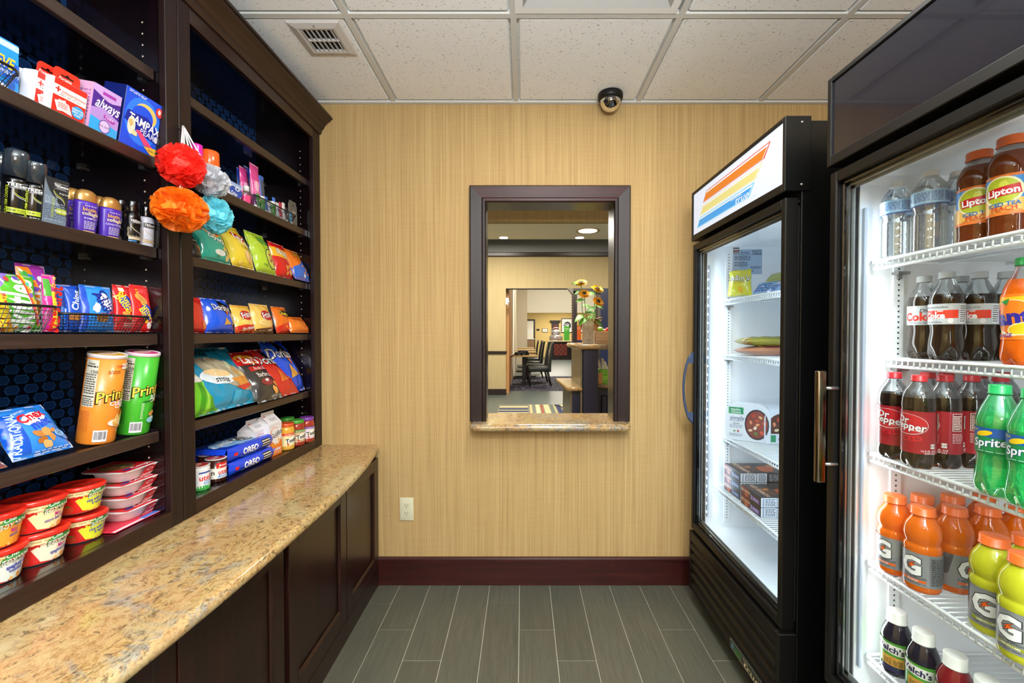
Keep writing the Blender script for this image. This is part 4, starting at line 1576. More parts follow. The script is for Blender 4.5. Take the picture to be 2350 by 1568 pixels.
def crisp_can(label, um, vtop, X, H, col, lidc, items, yaw, back_items=()):
    a = .0375
    y = at(um, 1010, X=X - a).y
    o = thing('crisp_can', label, 'can of crisps', (X - a, y, Z4 + .0066), (.17, 0, A90 + yaw), 'crisp cans')
    body = [(a * .96, 0), (a, .003), (a, H - .006)]
    m = MB().lathe(body, mat('can_' + col, col, .3, coat=.3), 40)
    m.deco(cyl_S(body), pi * a, H, items, L=.010, lim=.56)
    m.build('can', o)
    m = MB().lathe([(a, H - .009), (a * 1.035, H - .008), (a * 1.035, H - .001), (a * 1.01, H + .001), (a * .97, H - .001), (0, H - .001)], mat('lid_rim_' + col, lidc[0], .25), 40)
    m.deco(lambda x, z, of: (x, z - a, H - .001 + of), 2 * a, 2 * a, [('e', lidc[1], 0, .5, .44, .44), ('e', 'f5e9d8', 0, .52, .30, .16), ('l', lidc[2], 3, -.2, .44, .2, .60)], L=.1)
    m.build('lid', o)


def cans_print(c, flavour, flav2, fc, extra):
    return [('r', 'd9d8cb', -.62, .42, -.36, .94), ('r', '111111', -.61, .86, -.37, .875), ('t', '111111', 'Nutrition', -.49, .90, .028), ('t', '111111', '150', -.42, .81, .035), ('l', '55554e', 9, -.60, .56, -.38, .79), ('r', '111111', -.61, .53, -.37, .54),
            ('l', '55554e', 4, -.60, .43, -.38, .52), ('l', c, 12, -.60, .14, -.40, .38),
            ('t', '17130a', 'Pringles', .06, .575, .125, 14, .22, .14, .85), ('t', 'f0d850', 'Pringles', .06, .577, .122, 14, .22, .035, .85),
            ('t', 'ffffff', flavour, .18, .47, .046, 3, 0, .05), ('t', 'ffffff', flav2, .20, .43, .046, 3, 0, .05),
            ('r', 'e8e8f2', -.30, .035, -.08, .165), ('b', '20242c', -.28, .06, -.10, .15)] + extra


crisp_can('tall orange crisp can with yellow lid and cheese picture, left of the green one', 219, 822, -1.062, .228, 'e8892a', ('ddd6d8', 'e0a83a', 'c9281d'),
          cans_print('c9702a', 'CHEDDAR', 'CHEESE', 'ffffff', [('r', 'f2efe6', .02, .85, .40, .91), ('t', 'c9281d', 'SAME GREAT TASTE', .21, .885, .024), ('l', 'a3521c', 2, -.2, .8, .0, .84),
                     ('e', 'f0ece4', .10, .24, .20, .045), ('p', 'f2c878', [(-.02, .25), (.06, .34), (.16, .28), (.14, .20)]), ('p', 'e2a848', [(-.02, .25), (.14, .20), (.14, .17), (0, .21)]), ('e', 'f0b850', .26, .31, .14, .05, 10), ('e', 'fbe7b8', .26, .265, .14, .02, 10), ('c', 'e89a3a', .2, .19, .02, 4)]), -.05)
crisp_can('tall green crisp can with pink lid to the right of the orange one', 303, 816, -1.062, .228, '3fae2c', ('d9c8d6', 'd83a7a', 'c9281d'),
          cans_print('2f8a22', 'SOUR', 'CREAM', 'ffffff', [('p', '2a6a2c', [(-.14, .40), (.06, .41), (.10, .43), (-.10, .42)]), ('l', 'cfe6c0', 12, -.14, .20, -.08, .40), ('c', 'e89a58', .16, .42, .02, 2), ('c', 'e89a58', .22, .35, .025, 3), ('c', 'd89a4a', .10, .26, .05, 7),
                     ('e', '8fd0e8', .12, .18, .13, .04), ('c', 'f4f6f4', .12, .205, .03, 4)]), -.10)
bagitem('blue snack mix bag leaning back at the left end of the fifth shelf', 28, 168, 945, Z4 + .004, -1.075, .05, .62, '2f86e4',
        [('r', '1450c0', -.5, .06, -.22, .82), ('t', 'bfe0fa', 'TRADITIONAL', -.36, .42, .13, 78, 0, .06, .8), ('e', 'f4f6fb', .04, .66, .24, .12, 18), ('t', 'd8202c', 'Chex', .02, .72, .17, 16, .1, .09), ('t', '2048c8', 'mix', .09, .56, .18, 16, .1, .08), ('t', 'f2f6ff', 'SAVORY', -.08, .84, .045, 16),
         ('c', 'b9783c', -.05, .34, .10, 1), ('c', 'd89a56', .08, .36, .09, 2), ('c', 'c98848', .14, .24, .08, 3), ('c', 'a86428', -.02, .22, .09, 4), ('c', 'e0a868', .04, .14, .08, 5), ('c', 'd08a4a', .20, .36, .06, 7), ('e', '6fb8ee', .32, .30, .11, .07), ('t', '123a7a', '210', .32, .31, .06), ('e', '4a90d8', .42, .22, .07, .05), ('l', 'cfe4fa', 2, -.18, .02, .4, .07)],
        31, 'snack_bag', 'bag of snack mix', full=.4)
bagitem('dark blue and brown snack pack at the left picture edge below the snack mix bag', -70, 16, 1052, Z4 + .003, -1.058, .03, .9, '1a3a8a', [('p', '8a4a3a', [(-.5, 0), (.5, 0), (.5, .5), (-.5, .3)]), ('t', 'e8ddd0', '3 OZ', .3, .22, .12, -20)], 33, 'snack_bag', 'bag of snack mix', full=.4)

# ---- bottom shelf: microwave cups and meal trays
Z5 = .766
redlid = mat('red_lid', 'e02a1c', .18, coat=.4)


def cup(label, um, X, Z, col2, l1, l2, s_=1.0, yaw=-.92, first=[None]):
    """oval microwave cup: red lid, cream shoulder, printed sleeve"""
    y = at(um, 766 + (CAMH - Z) * 900, X=X - .048).y
    a, H = .0545 * s_, .072 * s_
    body = [(a * .70, 0), (a * .76, .003), (a * .90, H * .62), (a * .96, H * .66), (a * .97, H * .88)]
    o = thing('microwave_cup', label, 'microwave cup', (X - .048, y, Z), (0, 0, A90 + yaw), 'red-lidded microwave cups')
    m = MB().lathe(body, mat('cup_white', 'd9d2d6', .35), 44, sy=.86)
    cs = cyl_S(body)
    S = lambda x, z, of: (lambda p: (p[0], p[1] * .86 - of * .3, p[2]))(cs(x, z, of))
    its = [('r', 'efe0ae', -.60, .66, .75, .90), ('r', 'd81f18', -.42, .03, .75, .68), ('p', col2, [(.0, .52), (.12, .66), (.52, .80), (.75, .80), (.75, .03), (.30, .03), (.10, .10)]), ('e', 'c8452a', -.12, .20, .10, .16), ('p', '3f8a3a', [(-.14, .36), (-.05, .33), (-.12, .28)]),
           ('p', '2f8a3c', [(.16, .70), (.26, .92), (.34, .84), (.42, .98), (.50, .84), (.58, .90), (.62, .72)]), ('t', 'ffffff', 'Chef', .28, .82, .12, 8, .2, .04), ('t', '1f6a2c', 'BOYARDEE', .36, .66, .17, 6, 0, .09, .75), ('t', 'f8f6ee', 'BOYARDEE', .36, .66, .165, 6, 0, .03, .75),
           ('t', 'c2268a' if 'Mini' in l1 else '2436a8', l1, .36, .48, .13, 6, 0, .05, .75), ('t', '2436a8', l2, .36, .35, .11, 6, 0, .04, .75), ('c', 'e8963a', .40, .14, .10, 3), ('c', 'd8782a', .52, .17, .09, 4), ('c', 'f0b860', .30, .10, .06, 5), ('l', 'b5935a', 1, -.3, .74, .2, .80)]
    m.deco(S, pi * a * .94, H, its, L=.010, lim=.62)
    m.build('cup', o)
    lid = [(a * .97, H * .84), (a * 1.04, H * .85), (a * 1.05, H * .96), (a * 1.01, H * 1.0), (a * .86, H * 1.02), (a * .82, H * .99), (a * .3, H * 1.0), (0, H * 1.0)]
    MB().lathe(lid, redlid, 44, sy=.86).build('lid', o)
    return o


dz = .0745
Xc = -1.064
cup('red-lidded microwave cup at the left picture edge, upper one of its stack', -32, Xc, Z5 + dz, 'f0a030', 'Mini', 'ravioli')
cup('red-lidded microwave cup at the left picture edge, lower one of its stack', -26, Xc, Z5, 'e8efe6', 'spaghetti &', 'meatballs')
cup('red-lidded microwave cup with cream label, upper one of the middle stack', 75, Xc, Z5 + dz, 'f4e6b0', 'Mini', 'micro beef ravioli')
cup('red-lidded microwave cup with spaghetti label, lower one of the middle stack', 82, Xc, Z5, 'f2ead0', 'Mini', 'spaghetti rings')
cup('red-lidded microwave cup with yellow-green label, upper one of the stack beside the meal trays', 180, Xc - .004, Z5 + dz, 'dfe23a', 'rice with chicken', '& vegetables', .92)
cup('red-lidded microwave cup with yellow-green label, lower one of the stack beside the meal trays', 186, Xc - .004, Z5, 'dfe23a', 'rice with chicken', '& vegetables', .92)


def tray(label, um, X, Z, yaw=0, tilt=0):
    y = at(um, 766 + (CAMH - Z) * 900, X=X - .062).y
    o = thing('meal_tray', label, 'microwave meal', (X - .062, y, Z), (0, tilt, A90 + yaw), 'stacked microwave meal trays')
    a, H = .068, .034
    rect = lambda s: None

    def ring(r, z, n=44, e=.55):
        out = []
        for i in range(n):
            t = 2 * pi * i / n
            c, s_ = cos(t), sin(t)
            out.append((r * (abs(c) ** e) * (1 if c > 0 else -1), r * .86 * (abs(s_) ** e) * (1 if s_ > 0 else -1), z))
        return out
    m = MB()
    rows = [ring(a * .66, 0), ring(a * .72, .002), ring(a * .86, H * .75), ring(a * .90, H * .93)]
    n = 44
    vs = [p for r in rows for p in r]
    m.add(vs, [(j * n + i, j * n + (i + 1) % n, (j + 1) * n + (i + 1) % n, (j + 1) * n + i) for j in range(3) for i in range(n)], mat('tray_white', 'e9dfe4', .35), True)
    m.add(rows[0], [list(range(n))[::-1]], mat('tray_white'))
    m.build('tray', o)
    # flat flange with pointed corner and printed film, red band over the front
    m = MB()
    fl = [ring(a * .90, H * .93, n, .5), ring(a * 1.10, H * .96, n, .42), ring(a * 1.10, H * 1.0, n, .42)]
    vs = [p for r in fl for p in r]
    m.add(vs, [(j * n + i, j * n + (i + 1) % n, (j + 1) * n + (i + 1) % n, (j + 1) * n + i) for j in range(2) for i in range(n)], mat('tray_white'), False)
    m.add(fl[2], [list(range(n))], mat('tray_white'))
    m.deco(lambda x, z, of: (x, z, H + of), 2 * a, 2 * a * .86, [('r', 'd21a22', -.48, -.5, .48, .5), ('e', '8a6a48', -.12, .06, .30, .32), ('c', 'c98a4a', -.18, .1, .12, 2), ('c', '5a7a3a', -.02, .0, .08, 3), ('c', 'e0b070', -.1, -.08, .09, 4), ('t', 'ffffff', 'Compleats', .12, -.36, .13, 0, .2, .04), ('e', '2a3a8a', -.3, -.36, .1, .05)], L=.1)
    m.build('film_lid', o)
    m = MB()
    w_ = .040

    def bs(x, z, of):
        yb = -a * .86 * (1.10 if z > H * .99 else (.70 + .20 * z / H)) - .002 - of
        return (.020 + x + (z / H - .5) * .012, yb, z)
    pts = [(-w_ / 2, .0), (w_ / 2, .0), (w_ / 2, H), (-w_ / 2, H)]
    bz = lambda z: -a * .86 * (.74 + .32 * z / H) - .0015
    m.surf(lambda i, j: (.018 + (i - .5) * w_ + (j - .5) * .010, bz(j * H), j * H), 6, 4, mat('meal_red', 'd81c20', .3))
    m.deco(lambda x, z, of: (.018 + x + (z / H - .5) * .010, bz(z) - of, z), w_, H, [('t', 'ffffff', 'Compleats', 0, .22, .28, 4, .2, .03, .8), ('e', 'e9dfe4', -.02, .60, .26, .13), ('e', 'd81c20', -.02, .60, .2, .08), ('r', 'f4f0f0', .02, .84, .34, .98)], L=.01)
    m.build('sleeve', o)
    return o


dz = .0365
for k, nm in enumerate(('bottom tray', 'third tray from the top', 'second tray from the top', 'top tray of the stack')):
    tray('white microwave meal in red sleeve, ' + nm, (284, 281, 277, 277)[k] + 9, -1.062, Z5 + .0025 + dz * k, (0, .05, -.03, .02)[k])
o = MB()
o.box(-.075, -.005, 0, .075, .11, .002, 'd83048', .0005)
o.deco(lambda x, z, of: (x, -.005 + z, .002 + of), .15, .02, [('r', 'e9e2ec', -.5, 0, .5, .5), ('r', '3f74d0', .1, .1, .5, .9)], L=.1)
x = o.build('meal_card', None, (-1.060, at(318, 1190, X=-1.06).y, Z5 + .0003), (0, 0, A90))
tag(x, 'flat red and blue card lying under the stack of meal trays', 'card')

# ================================================================== far bookcase bay
# ---- hanging bath sponges on the post between the bays
HOOK = Vector((-1.016, 1.308, at(422, 297, X=-1.015).z))
cordm = mat('white_cord', 'e9e4e6', .8)
MB().tube([(0, 0, 0), (.010, 0, .001), (.016, 0, .004), (.016, 0, .010)], .0016, steel, 6).build('cord_hook', None, (HOOK.x - .006, HOOK.y, HOOK.z - .004))
tag(bpy.data.objects['cord_hook'], 'small steel hook on the bookcase post holding the bath sponges', 'hook')


def sponge(label, u, v, X, r, col, seed, hang, stretch=(1, 1, 1)):
    c = at(u, v, X=X)
    o = thing('bath_sponge', label, 'bath sponge', c, (0, 0, 0), 'mesh bath sponges hanging from the post')
    h = hexc(col)
    m = bpy.data.materials.new('sponge_mesh')
    m.use_nodes = True
    nt, n, l, b = nodes(m)
    b.inputs['Base Color'].default_value = h
    b.inputs['Roughness'].default_value = .45
    tl = n.new('ShaderNodeBsdfTranslucent')
    tl.inputs[0].default_value = h
    tp = n.new('ShaderNodeBsdfTransparent')
    mx = n.new('ShaderNodeMixShader'); mx.inputs[0].default_value = .3
    mx2 = n.new('ShaderNodeMixShader')
    vv = texcoord(nt, (1, 1, 1))
    net = tex_noise(nt, vv, 900, 0, .5)
    rr_ = ramp(n, [(.50, 0.0), (.60, .38)])
    l.new(net, rr_.inputs[0])
    out = n['Material Output']
    l.new(b.outputs[0], mx.inputs[1]); l.new(tl.outputs[0], mx.inputs[2])
    l.new(rr_.outputs[0], mx2.inputs[0]); l.new(mx.outputs[0], mx2.inputs[1]); l.new(tp.outputs[0], mx2.inputs[2])
    l.new(mx2.outputs[0], out.inputs[0])
    rr = random.Random(seed)
    q = MB()
    sv = Vector(stretch)
    # ruffled netting: many gathered frills springing from the middle
    for k in range(46):
        z = 1 - 2 * (k + .5) / 46
        a = k * 2.39996 + rr.uniform(-.3, .3)
        d = Vector((sqrt(max(0, 1 - z * z)) * cos(a), sqrt(max(0, 1 - z * z)) * sin(a), z))
        e1 = d.cross(Vector((rr.uniform(-1, 1), rr.uniform(-1, 1), rr.uniform(-1, 1)))).normalized()
        e2 = d.cross(e1)
        ph, fr, wd = rr.uniform(0, 6), rr.uniform(1.1, 2.2), rr.uniform(.8, 1.2)
        top_ = rr.uniform(.86, 1.06)

        def fn(s, t):
            ss = (s - .5) * 2
            rad = r * (.30 + (top_ - .30) * t) * (1 - .16 * ss * ss)
            lat = r * wd * ss * (.25 + .75 * t)
            ruf = r * .26 * t * (sin(fr * ss * 2.4 + ph) + .30 * sin(fr * 6 * ss + ph * 2))
            p = d * rad + e1 * lat * .8 + e2 * ruf
            if p.length > r * 1.06: p = p * (r * 1.06 / p.length)
            p = p + d * r * .03 * sin(9 * ss + ph)
            return Vector((p.x * sv.x, p.y * sv.y, p.z * sv.z))
        q.surf(fn, 30, 6, m)
    q.build('netting', o)
    core = bmesh.new()
    bmesh.ops.create_icosphere(core, subdivisions=4, radius=r * .70)
    for vv_ in core.verts:
        nn = noise.noise(vv_.co * 55 + Vector((seed, 0, 0)))
        vv_.co *= 1 + .16 * (1 - abs(nn) * 3)
        vv_.co = Vector((vv_.co.x * sv.x, vv_.co.y * sv.y, vv_.co.z * sv.z))
    core.verts.index_update()
    q = MB().add([x_.co.copy() for x_ in core.verts], [[x_.index for x_ in f.verts] for f in core.faces], mat('sponge_core_' + col, col, .6), True)
    core.free()
    q.build('core', o)
    hk = HOOK + Vector((.008, 0, .004)) - c
    cdm = MB()
    for dy in hang:
        cdm.tube([hk + Vector((0, dy * .15, 0)), hk * .6 + Vector((.006, dy, -.01)), Vector((.0, dy * .6, r * .6))], .0022, cordm, 6)
    cdm.build('cord', o)
    return o


sponge('bright red mesh bath sponge, highest of the four hanging from the post', 417, 380, -.972, .058, 'ff3a2c', 3, (-.012, .014), (.95, 1.02, .98))
sponge('orange mesh bath sponge hanging lowest on the left of the post', 414, 482, -.970, .064, 'ff8c1a', 5, (-.006, .004), (.95, 1.10, .92))
sponge('pale grey mesh bath sponge hanging to the right of the red one', 483, 416, -.985, .051, 'dcdfe6', 8, (.010,), (.95, 1.10, .95))
sponge('light blue mesh bath sponge hanging below the grey one, right of the orange one', 490, 494, -.985, .054, '86e8f6', 11, (.006,), (.95, 1.0, 1.05))

# ---- toiletries on the second shelf
y = at(456, 400, X=-1.09).y
o = thing('lotion_bottle', 'bottle with a ribbed magenta cap standing behind the red sponge', 'bottle', (-1.10, y, Z1), (0, 0, A90), 'capped bottles behind the sponges')
H = Hof(452, 334, -1.10, Z1)
MB().lathe([(.022, 0), (.024, .004), (.024, H * .55), (.018, H * .62)], mat('pink_bottle', 'e8a0cc', .25), 28).build('bottle', o)
MB().lathe([(.019, H * .60)] + [(.021 - .0015 * (k % 2), H * .62 + (H * .36) * k / 10) for k in range(11)] + [(.018, H), (0, H)], mat('magenta_cap', 'f01ec0', .22, coat=.3), 28).build('cap', o)
y = at(487, 400, X=-1.08).y
o = thing('lotion_bottle', 'bottle with a wide orange cap standing behind the grey sponge', 'bottle', (-1.088, y, Z1), (0, 0, A90), 'capped bottles behind the sponges')
H = Hof(486, 352, -1.09, Z1)
MB().lathe([(.028, 0), (.030, .004), (.030, H * .5), (.026, H * .56)], mat('cream_bottle', 'efe3d0', .3), 28).build('bottle', o)
MB().lathe([(.0285, H * .55), (.0290, H * .56), (.0285, H - .005), (.026, H), (.015, H), (0, H - .001)], mat('orange_cap', 'f0641a', .2, coat=.4), 32).build('cap', o)
boxitem('swab_pack', 'white and blue cotton swab pack in milky plastic beside the pink sanitizer', 'cotton swabs', 503, 553, 415, Z1, -1.060, .035, -.05, ('dfe4f0', '9db4ea'),
        [('r', '9db4ea', -.5, .80, .5, 1), ('r', 'e9ecf4', -.46, .06, .12, .74), ('e', '2450b8', .22, .40, .30, .40), ('r', 'e9ecf4', -.46, .74, .5, .80), ('e', 'f2f4fa', .28, .62, .11, .14), ('e', '2450b8', .28, .62, .06, .08), ('t', 'ffffff', 'Qtips', .14, .24, .26, -4, 0, .06, .85), ('l', 'a9b4cc', 3, -.42, .2, -.12, .6)], round_=.006)
y = at(565, 440, X=-1.079).y
o = thing('sanitizer_bottle', 'small clear bottle of pink sanitizer with a white cap', 'bottle', (-1.079, y, Z1), (0, 0, A90 - .2))
H = .072
pk = mat('pink_gel', 'f04a8a', .08, coat=.5)
MB().lathe([(.0145, 0), (.0155, .003), (.0155, H * .50), (.0155, H * .58), (.012, H * .68), (.0095, H * .72)], pk, 28, mfn=lambda z: pk if z < H * .5 else clear, sx=1.15, sy=.8).build('bottle', o)
MB().lathe([(.0105, H * .70), (.0105, H - .001), (.0095, H), (0, H)], mat('white_cap', 'e8e6e4', .3), 28).build('cap', o)
yb0, yb1 = at(582, 470, X=-1.06).y, at(684, 500, X=-1.06).y
wire_basket('black wire basket of razors and small tubes on the second shelf near the wall', yb0, yb1, -1.058, Z1, .15, .046, 'wire baskets on the shelves')


def pack(name, label, cat, u0, u1, vt, X, d, cols, front=(), lean=.08, group='small packs in the toiletries basket', round_=.002, tabc=None):
    return boxitem(name, label, cat, u0, u1, vt, Z1 + .005, X, d, lean, cols, front, group=group, round_=round_)


pinkf = [('p', 'f27ab8', [(-.5, 0), (.5, 0), (.36, .62), (-.36, .62)]), ('t', '1a1a1a', 'BIC', .2, .22, .10), ('r', 'e8c02a', -.05, .17, .48, .27), ('t', '1a1a1a', 'BIC', .2, .22, .09), ('e', 'f6c4de', -.1, .5, .2, .12)]
for (u0, u1, vt, X, lab) in ((552, 572, 385, -1.12, 'pink razor pack with a pointed top, left of the two'), (576, 598, 378, -1.09, 'pink razor pack with a pointed top, right of the two and taller')):
    bagitem(lab, u0, u1, vt, Z1 + .004, X, .022, .05, 'd8428f', pinkf, int(u0), 'razor_pack', 'pack of razors', 'razor packs in the toiletries basket')
for (u0, u1, vt, X, lab) in ((547, 558, 386, -1.15, 'thin dark blue razor pack at the left end behind the pink ones'), (563, 583, 384, -1.15, 'dark blue razor pack between and behind the two pink ones')):
    bagitem(lab, u0, u1, vt, Z1 + .004, X, .016, .05, '1f3fb8', [('p', '16308c', [(-.5, 0), (.5, 0), (.5, .4), (-.5, .5)])], int(u0), 'razor_pack', 'pack of razors', 'razor packs in the toiletries basket')
pack('lighter_card', 'blue and orange printed card behind the white-capped jar in the basket', 'card pack', 596, 608, 408, -1.10, .008, ('2a62b8', '20407a'), [('r', 'f07a1e', -.5, .78, .5, 1), ('r', 'f0d030', -.5, .60, .2, .74), ('r', 'e8642a', .0, .40, .5, .6), ('r', '1c3a8c', -.5, .1, .5, .34)])
pack('toothbrush_pack', 'tall narrow clear pack with a blue cap standing in the basket', 'toothbrush', 602, 610, 404, -1.075, .008, ('4a5468', '2f62c0'), [('r', '2f62c0', -.5, .88, .5, 1)])
y = at(604, 470, X=-1.075).y
for k, (u, X, lab) in enumerate(((600, -1.085, 'small white-capped bottle in the basket, left of the other one'), (624, -1.082, 'small white-capped bottle in the middle of the basket'))):
    y = at(u, 470, X=X).y
    o = thing('travel_bottle', lab, 'bottle', (X, y, Z1 + .004), (0, 0, A90), 'white travel bottles in the basket')
    MB().lathe([(.013, 0), (.014, .003), (.014, .044), (.010, .049)], mat('travel_body', ('5a9a4a', 'cfd6e6')[k], .3), 20).build('bottle', o)
    MB().lathe([(.0125, .045), (.0125, .060), (.011, .062), (0, .062)], mat('white_cap'), 20).build('cap', o)
tubes = [(587, 'travel tube', '6f3a78', 'purple'), (594, 'travel tube', '2f9a4a', 'green'), (612, 'travel tube', '2f6ad0', 'blue'), (619, 'travel tube', 'd8dde6', 'white'), (630, 'travel tube', '3f7ae0', 'bright blue'), (638, 'travel tube', 'e6e8ee', 'white'), (645, 'travel tube', 'c03048', 'red'),
         (652, 'travel tube', 'eceef0', 'white'), (658, 'travel tube', '2a2c34', 'black'), (668, 'travel tube', '48b0e0', 'sky blue')]
seen = {}
for k, (u, nm, c, cn) in enumerate(tubes):
    y = at(u, 480, X=-1.073).y
    H = .055 + .012 * ((k * 7) % 3) / 2 + (.02 if k in (4, 6, 7) else 0)
    seen[cn] = seen.get(cn, 0) + 1
    lab = '%s travel tube standing in the wire basket near the wall' % cn
    if cn == 'white':
        lab = ('white travel tube right of the blue one in the basket', 'white travel tube between the bright blue and the red tubes', 'white travel tube between the red and the black tubes')[seen[cn] - 1]
    if cn == 'blue': lab = 'mid blue travel tube right of the green one in the basket'
    if cn == 'bright blue': lab = 'tall bright blue travel tube in the middle of the basket'
    o = thing('travel_tube', lab, 'toiletry tube', (-1.076, y, Z1 + .004), (0, 0, A90), 'travel tubes in the basket')
    mt = mat('tube_' + c, c, .3)
    m = MB()
    m.surf(lambda i, j: (.0095 * cos(2 * pi * i) * (1 + .25 * j), .0080 * sin(2 * pi * i) * (1 - .93 * j), .010 + (H - .010) * j), 16, 8, mt)
    m.deco(lambda x, z, of: (x, -.0080 * (1 - .93 * (z - .010) / (H - .010)) - of - .0004, z), .010, H, [('r', 'f2f2f4' if c not in ('d8dde6', 'e6e8ee', 'eceef0') else '3a62b0', -.45, .45, .45, .62), ('l', '8a90a0', 2, -.4, .3, .4, .42)], L=.005)
    m.build('tube', o)
    MB().lathe([(.0075, 0), (.0075, .011), (.006, .012), (0, .012)], mat('white_cap'), 14).build('cap', o)
m = MB()
wd, h, loc = span(663, 681, 462, Z1, -1.075, .02)
m.ext([(-wd / 2, 0), (wd / 2, 0), (wd / 2, h * .80), (wd * .36, h), (-wd * .36, h), (-wd / 2, h * .80)], 0, .004, mat('grey_card', '6a655e', .5), 'y')
m.deco(lambda x, z, of: (x, -of, z), wd, h, [('r', '17120f', -.16, .80, .16, .83), ('e', '17120f', 0, .84, .05, .03), ('l', 'd8d0c0', 2, -.1, .52, .3, .62), ('r', 'a59c8e', -.5, .42, .5, .44)], L=.05)
tag(m.build('hang_card', None, loc, (-.02, 0, A90)), 'taupe hang card with a slot at the wall end of the toiletries basket', 'card pack')

# ---- chips on the third shelf
G3 = 'chip bags on the third shelf'
lays = lambda x, y, s_=1: [('e', 'e8b02a', x + .02, y - .02, .34 * s_, .12 * s_, -14), ('p', 'c41a22', [(x - .34 * s_, y + .11 * s_), (x + .30 * s_, y + .02 * s_), (x + .34 * s_, y - .11 * s_), (x - .28 * s_, y - .05 * s_)]), ('t', 'ffffff', "Lay's", x, y, .17 * s_, -16, .1, .08)]
bagitem('grey and orange chip bag sliver at the post end of the third shelf', 438, 462, 548, Z2, -1.078, .03, .25, '4a423c', [('c', 'd87a2a', .1, .45, .16, 3), ('p', 'e8e2d8', [(-.5, .8), (.5, .86), (.5, .92), (-.5, .9)])], 41, group=G3)
bagitem('teal chip bag with red name banner, leftmost full bag on the third shelf', 458, 530, 516, Z2, -1.074, .05, .36, '2fb8a4',
        lays(-.05, .78, .9) + [('t', 'ffffff', 'Layers', .08, .60, .15, -16, .3, .06), ('l', 'cfeee6', 1, .0, .44, .34, .47), ('e', 'f0f4ee', .06, .20, .18, .075), ('c', 'd9e8dc', .06, .22, .06, 3), ('c', 'e0c070', .26, .32, .10, 4), ('c', 'd8b060', .36, .20, .10, 5), ('c', 'e8cf8a', .28, .10, .07, 6), ('p', '2f8a4a', [(-.08, .10), (.0, .14), (.04, .08)])], 42, group=G3)
bagitem('yellow classic potato chip bag on the third shelf', 533, 584, 520, Z2, -1.072, .06, .40, 'f0d43c', lays(.08, .66, 1.0) + [('e', 'f6e2a0', .12, .50, .26, .05, -16), ('t', '6a3a10', 'CLASSIC', .12, .40, .06, -16, 0, .01), ('c', 'f0c890', .06, .24, .12, 3), ('c', 'e8b870', .24, .16, .12, 4), ('c', 'f4d8a8', .30, .28, .08, 8), ('e', 'f2d25a', -.26, .08, .07, .04)], 43, group=G3, backcol='e4e6ea')
bagitem('lime green onion ring bag with ring picture, centre of the third shelf', 588, 634, 537, Z2, -1.070, .055, .32, 'b6d636',
        [('p', 'bdd450', [(-.5, .8), (-.3, .86), (-.3, .90), (-.5, .84)]), ('p', 'c8dc66', [(-.5, .6), (-.2, .7), (-.2, .73), (-.5, .63)]), ('p', '2f9a34', [(-.12, .88), (.46, .80), (.46, .66), (-.1, .70)]), ('t', 'c8f06a', 'Funyuns', .17, .77, .15, -8, 0, .10, .8), ('t', '1a5a20', 'Funyuns', .17, .77, .145, -8, 0, .01, .8),
         ('e', '1a3a5a', .20, .34, .30, .25), ('e', 'c9dc50', .20, .34, .27, .23), ('e', 'e0b870', .10, .42, .11, .06, 20), ('e', '8a5a2a', .10, .42, .05, .03, 20), ('e', 'e8c888', .28, .36, .12, .07, -20), ('e', '7a4a22', .28, .36, .055, .03, -20), ('e', 'd8a860', .12, .28, .12, .06), ('e', '8a5a2a', .12, .28, .06, .03), ('e', 'e6c080', .26, .22, .10, .06, 30), ('e', '8a5a2a', .26, .22, .05, .025, 30), ('t', '2f7a2a', 'onion', -.16, .16, .05, -20)], 44, group=G3)
bagitem('red corn snack bag with yellow band, between the lime and the orange bags', 634, 673, 560, Z2, -1.070, .045, .28, 'd81e1e',
        [('p', 'f0b82a', [(-.5, .84), (.1, .80), (.5, .70), (.5, .50), (0, .52), (-.5, .58)]), ('t', '20307a', 'BUGLES', .02, .68, .16, -12, 0, .11, .7), ('t', 'ffffff', 'BUGLES', .02, .68, .155, -12, 0, .03, .7), ('t', 'ffe0d0', 'Original', .22, .46, .05, -8),
         ('c', 'e8a050', .0, .26, .09, 3), ('c', 'd88a3a', .16, .30, .09, 4), ('c', 'f0b060', .22, .16, .09, 6), ('c', 'e09848', .02, .12, .08, 7), ('c', 'e8b068', .30, .24, .06, 9)], 45, group=G3, backcol='dfe1e6')
bagitem('orange and blue cheese snack bag at the wall end of the third shelf', 676, 711, 576, Z2, -1.046, .045, .40, 'e8761a',
        [('p', '2a6ad8', [(-.5, .36), (-.1, .46), (.2, .60), (.5, .74), (.5, 0), (-.5, 0)]), ('e', '141414', .12, .82, .20, .08, -10), ('t', 'f6d83a', 'Cheetos', .12, .82, .10, -10, 0, .06, .8), ('c', 'f08a2a', .06, .42, .06, 1), ('c', 'f08a2a', .22, .34, .06, 2), ('c', 'f4963a', .26, .48, .05, 3), ('c', 'e87a1e', .1, .22, .06, 4), ('c', 'f08a2a', .3, .18, .05, 5), ('c', 'e8eef6', .05, .12, .06, 6)], 46, group=G3)

# ---- chips on the fourth shelf
G4 = 'chip bags on the fourth shelf'


def dor(x, y, s_=1, c='e8e6ea', rot=-4):
    return [('p', '141216', [(x - .04 * s_, y + .24 * s_), (x + .30 * s_, y + .07 * s_), (x + .10 * s_, y - .22 * s_), (x - .1 * s_, y + .04 * s_)]), ('p', 'e8641e', [(x + .02, y + .02 * s_), (x + .13 * s_, y - .24 * s_), (x + .30 * s_, y + .08 * s_), (x + .13 * s_, y - .14 * s_)]),
            ('t', '101014', 'Doritos', x, y, .19 * s_, rot, 0, .12, .95), ('t', c, 'Doritos', x, y, .185 * s_, rot, 0, .04, .95)]


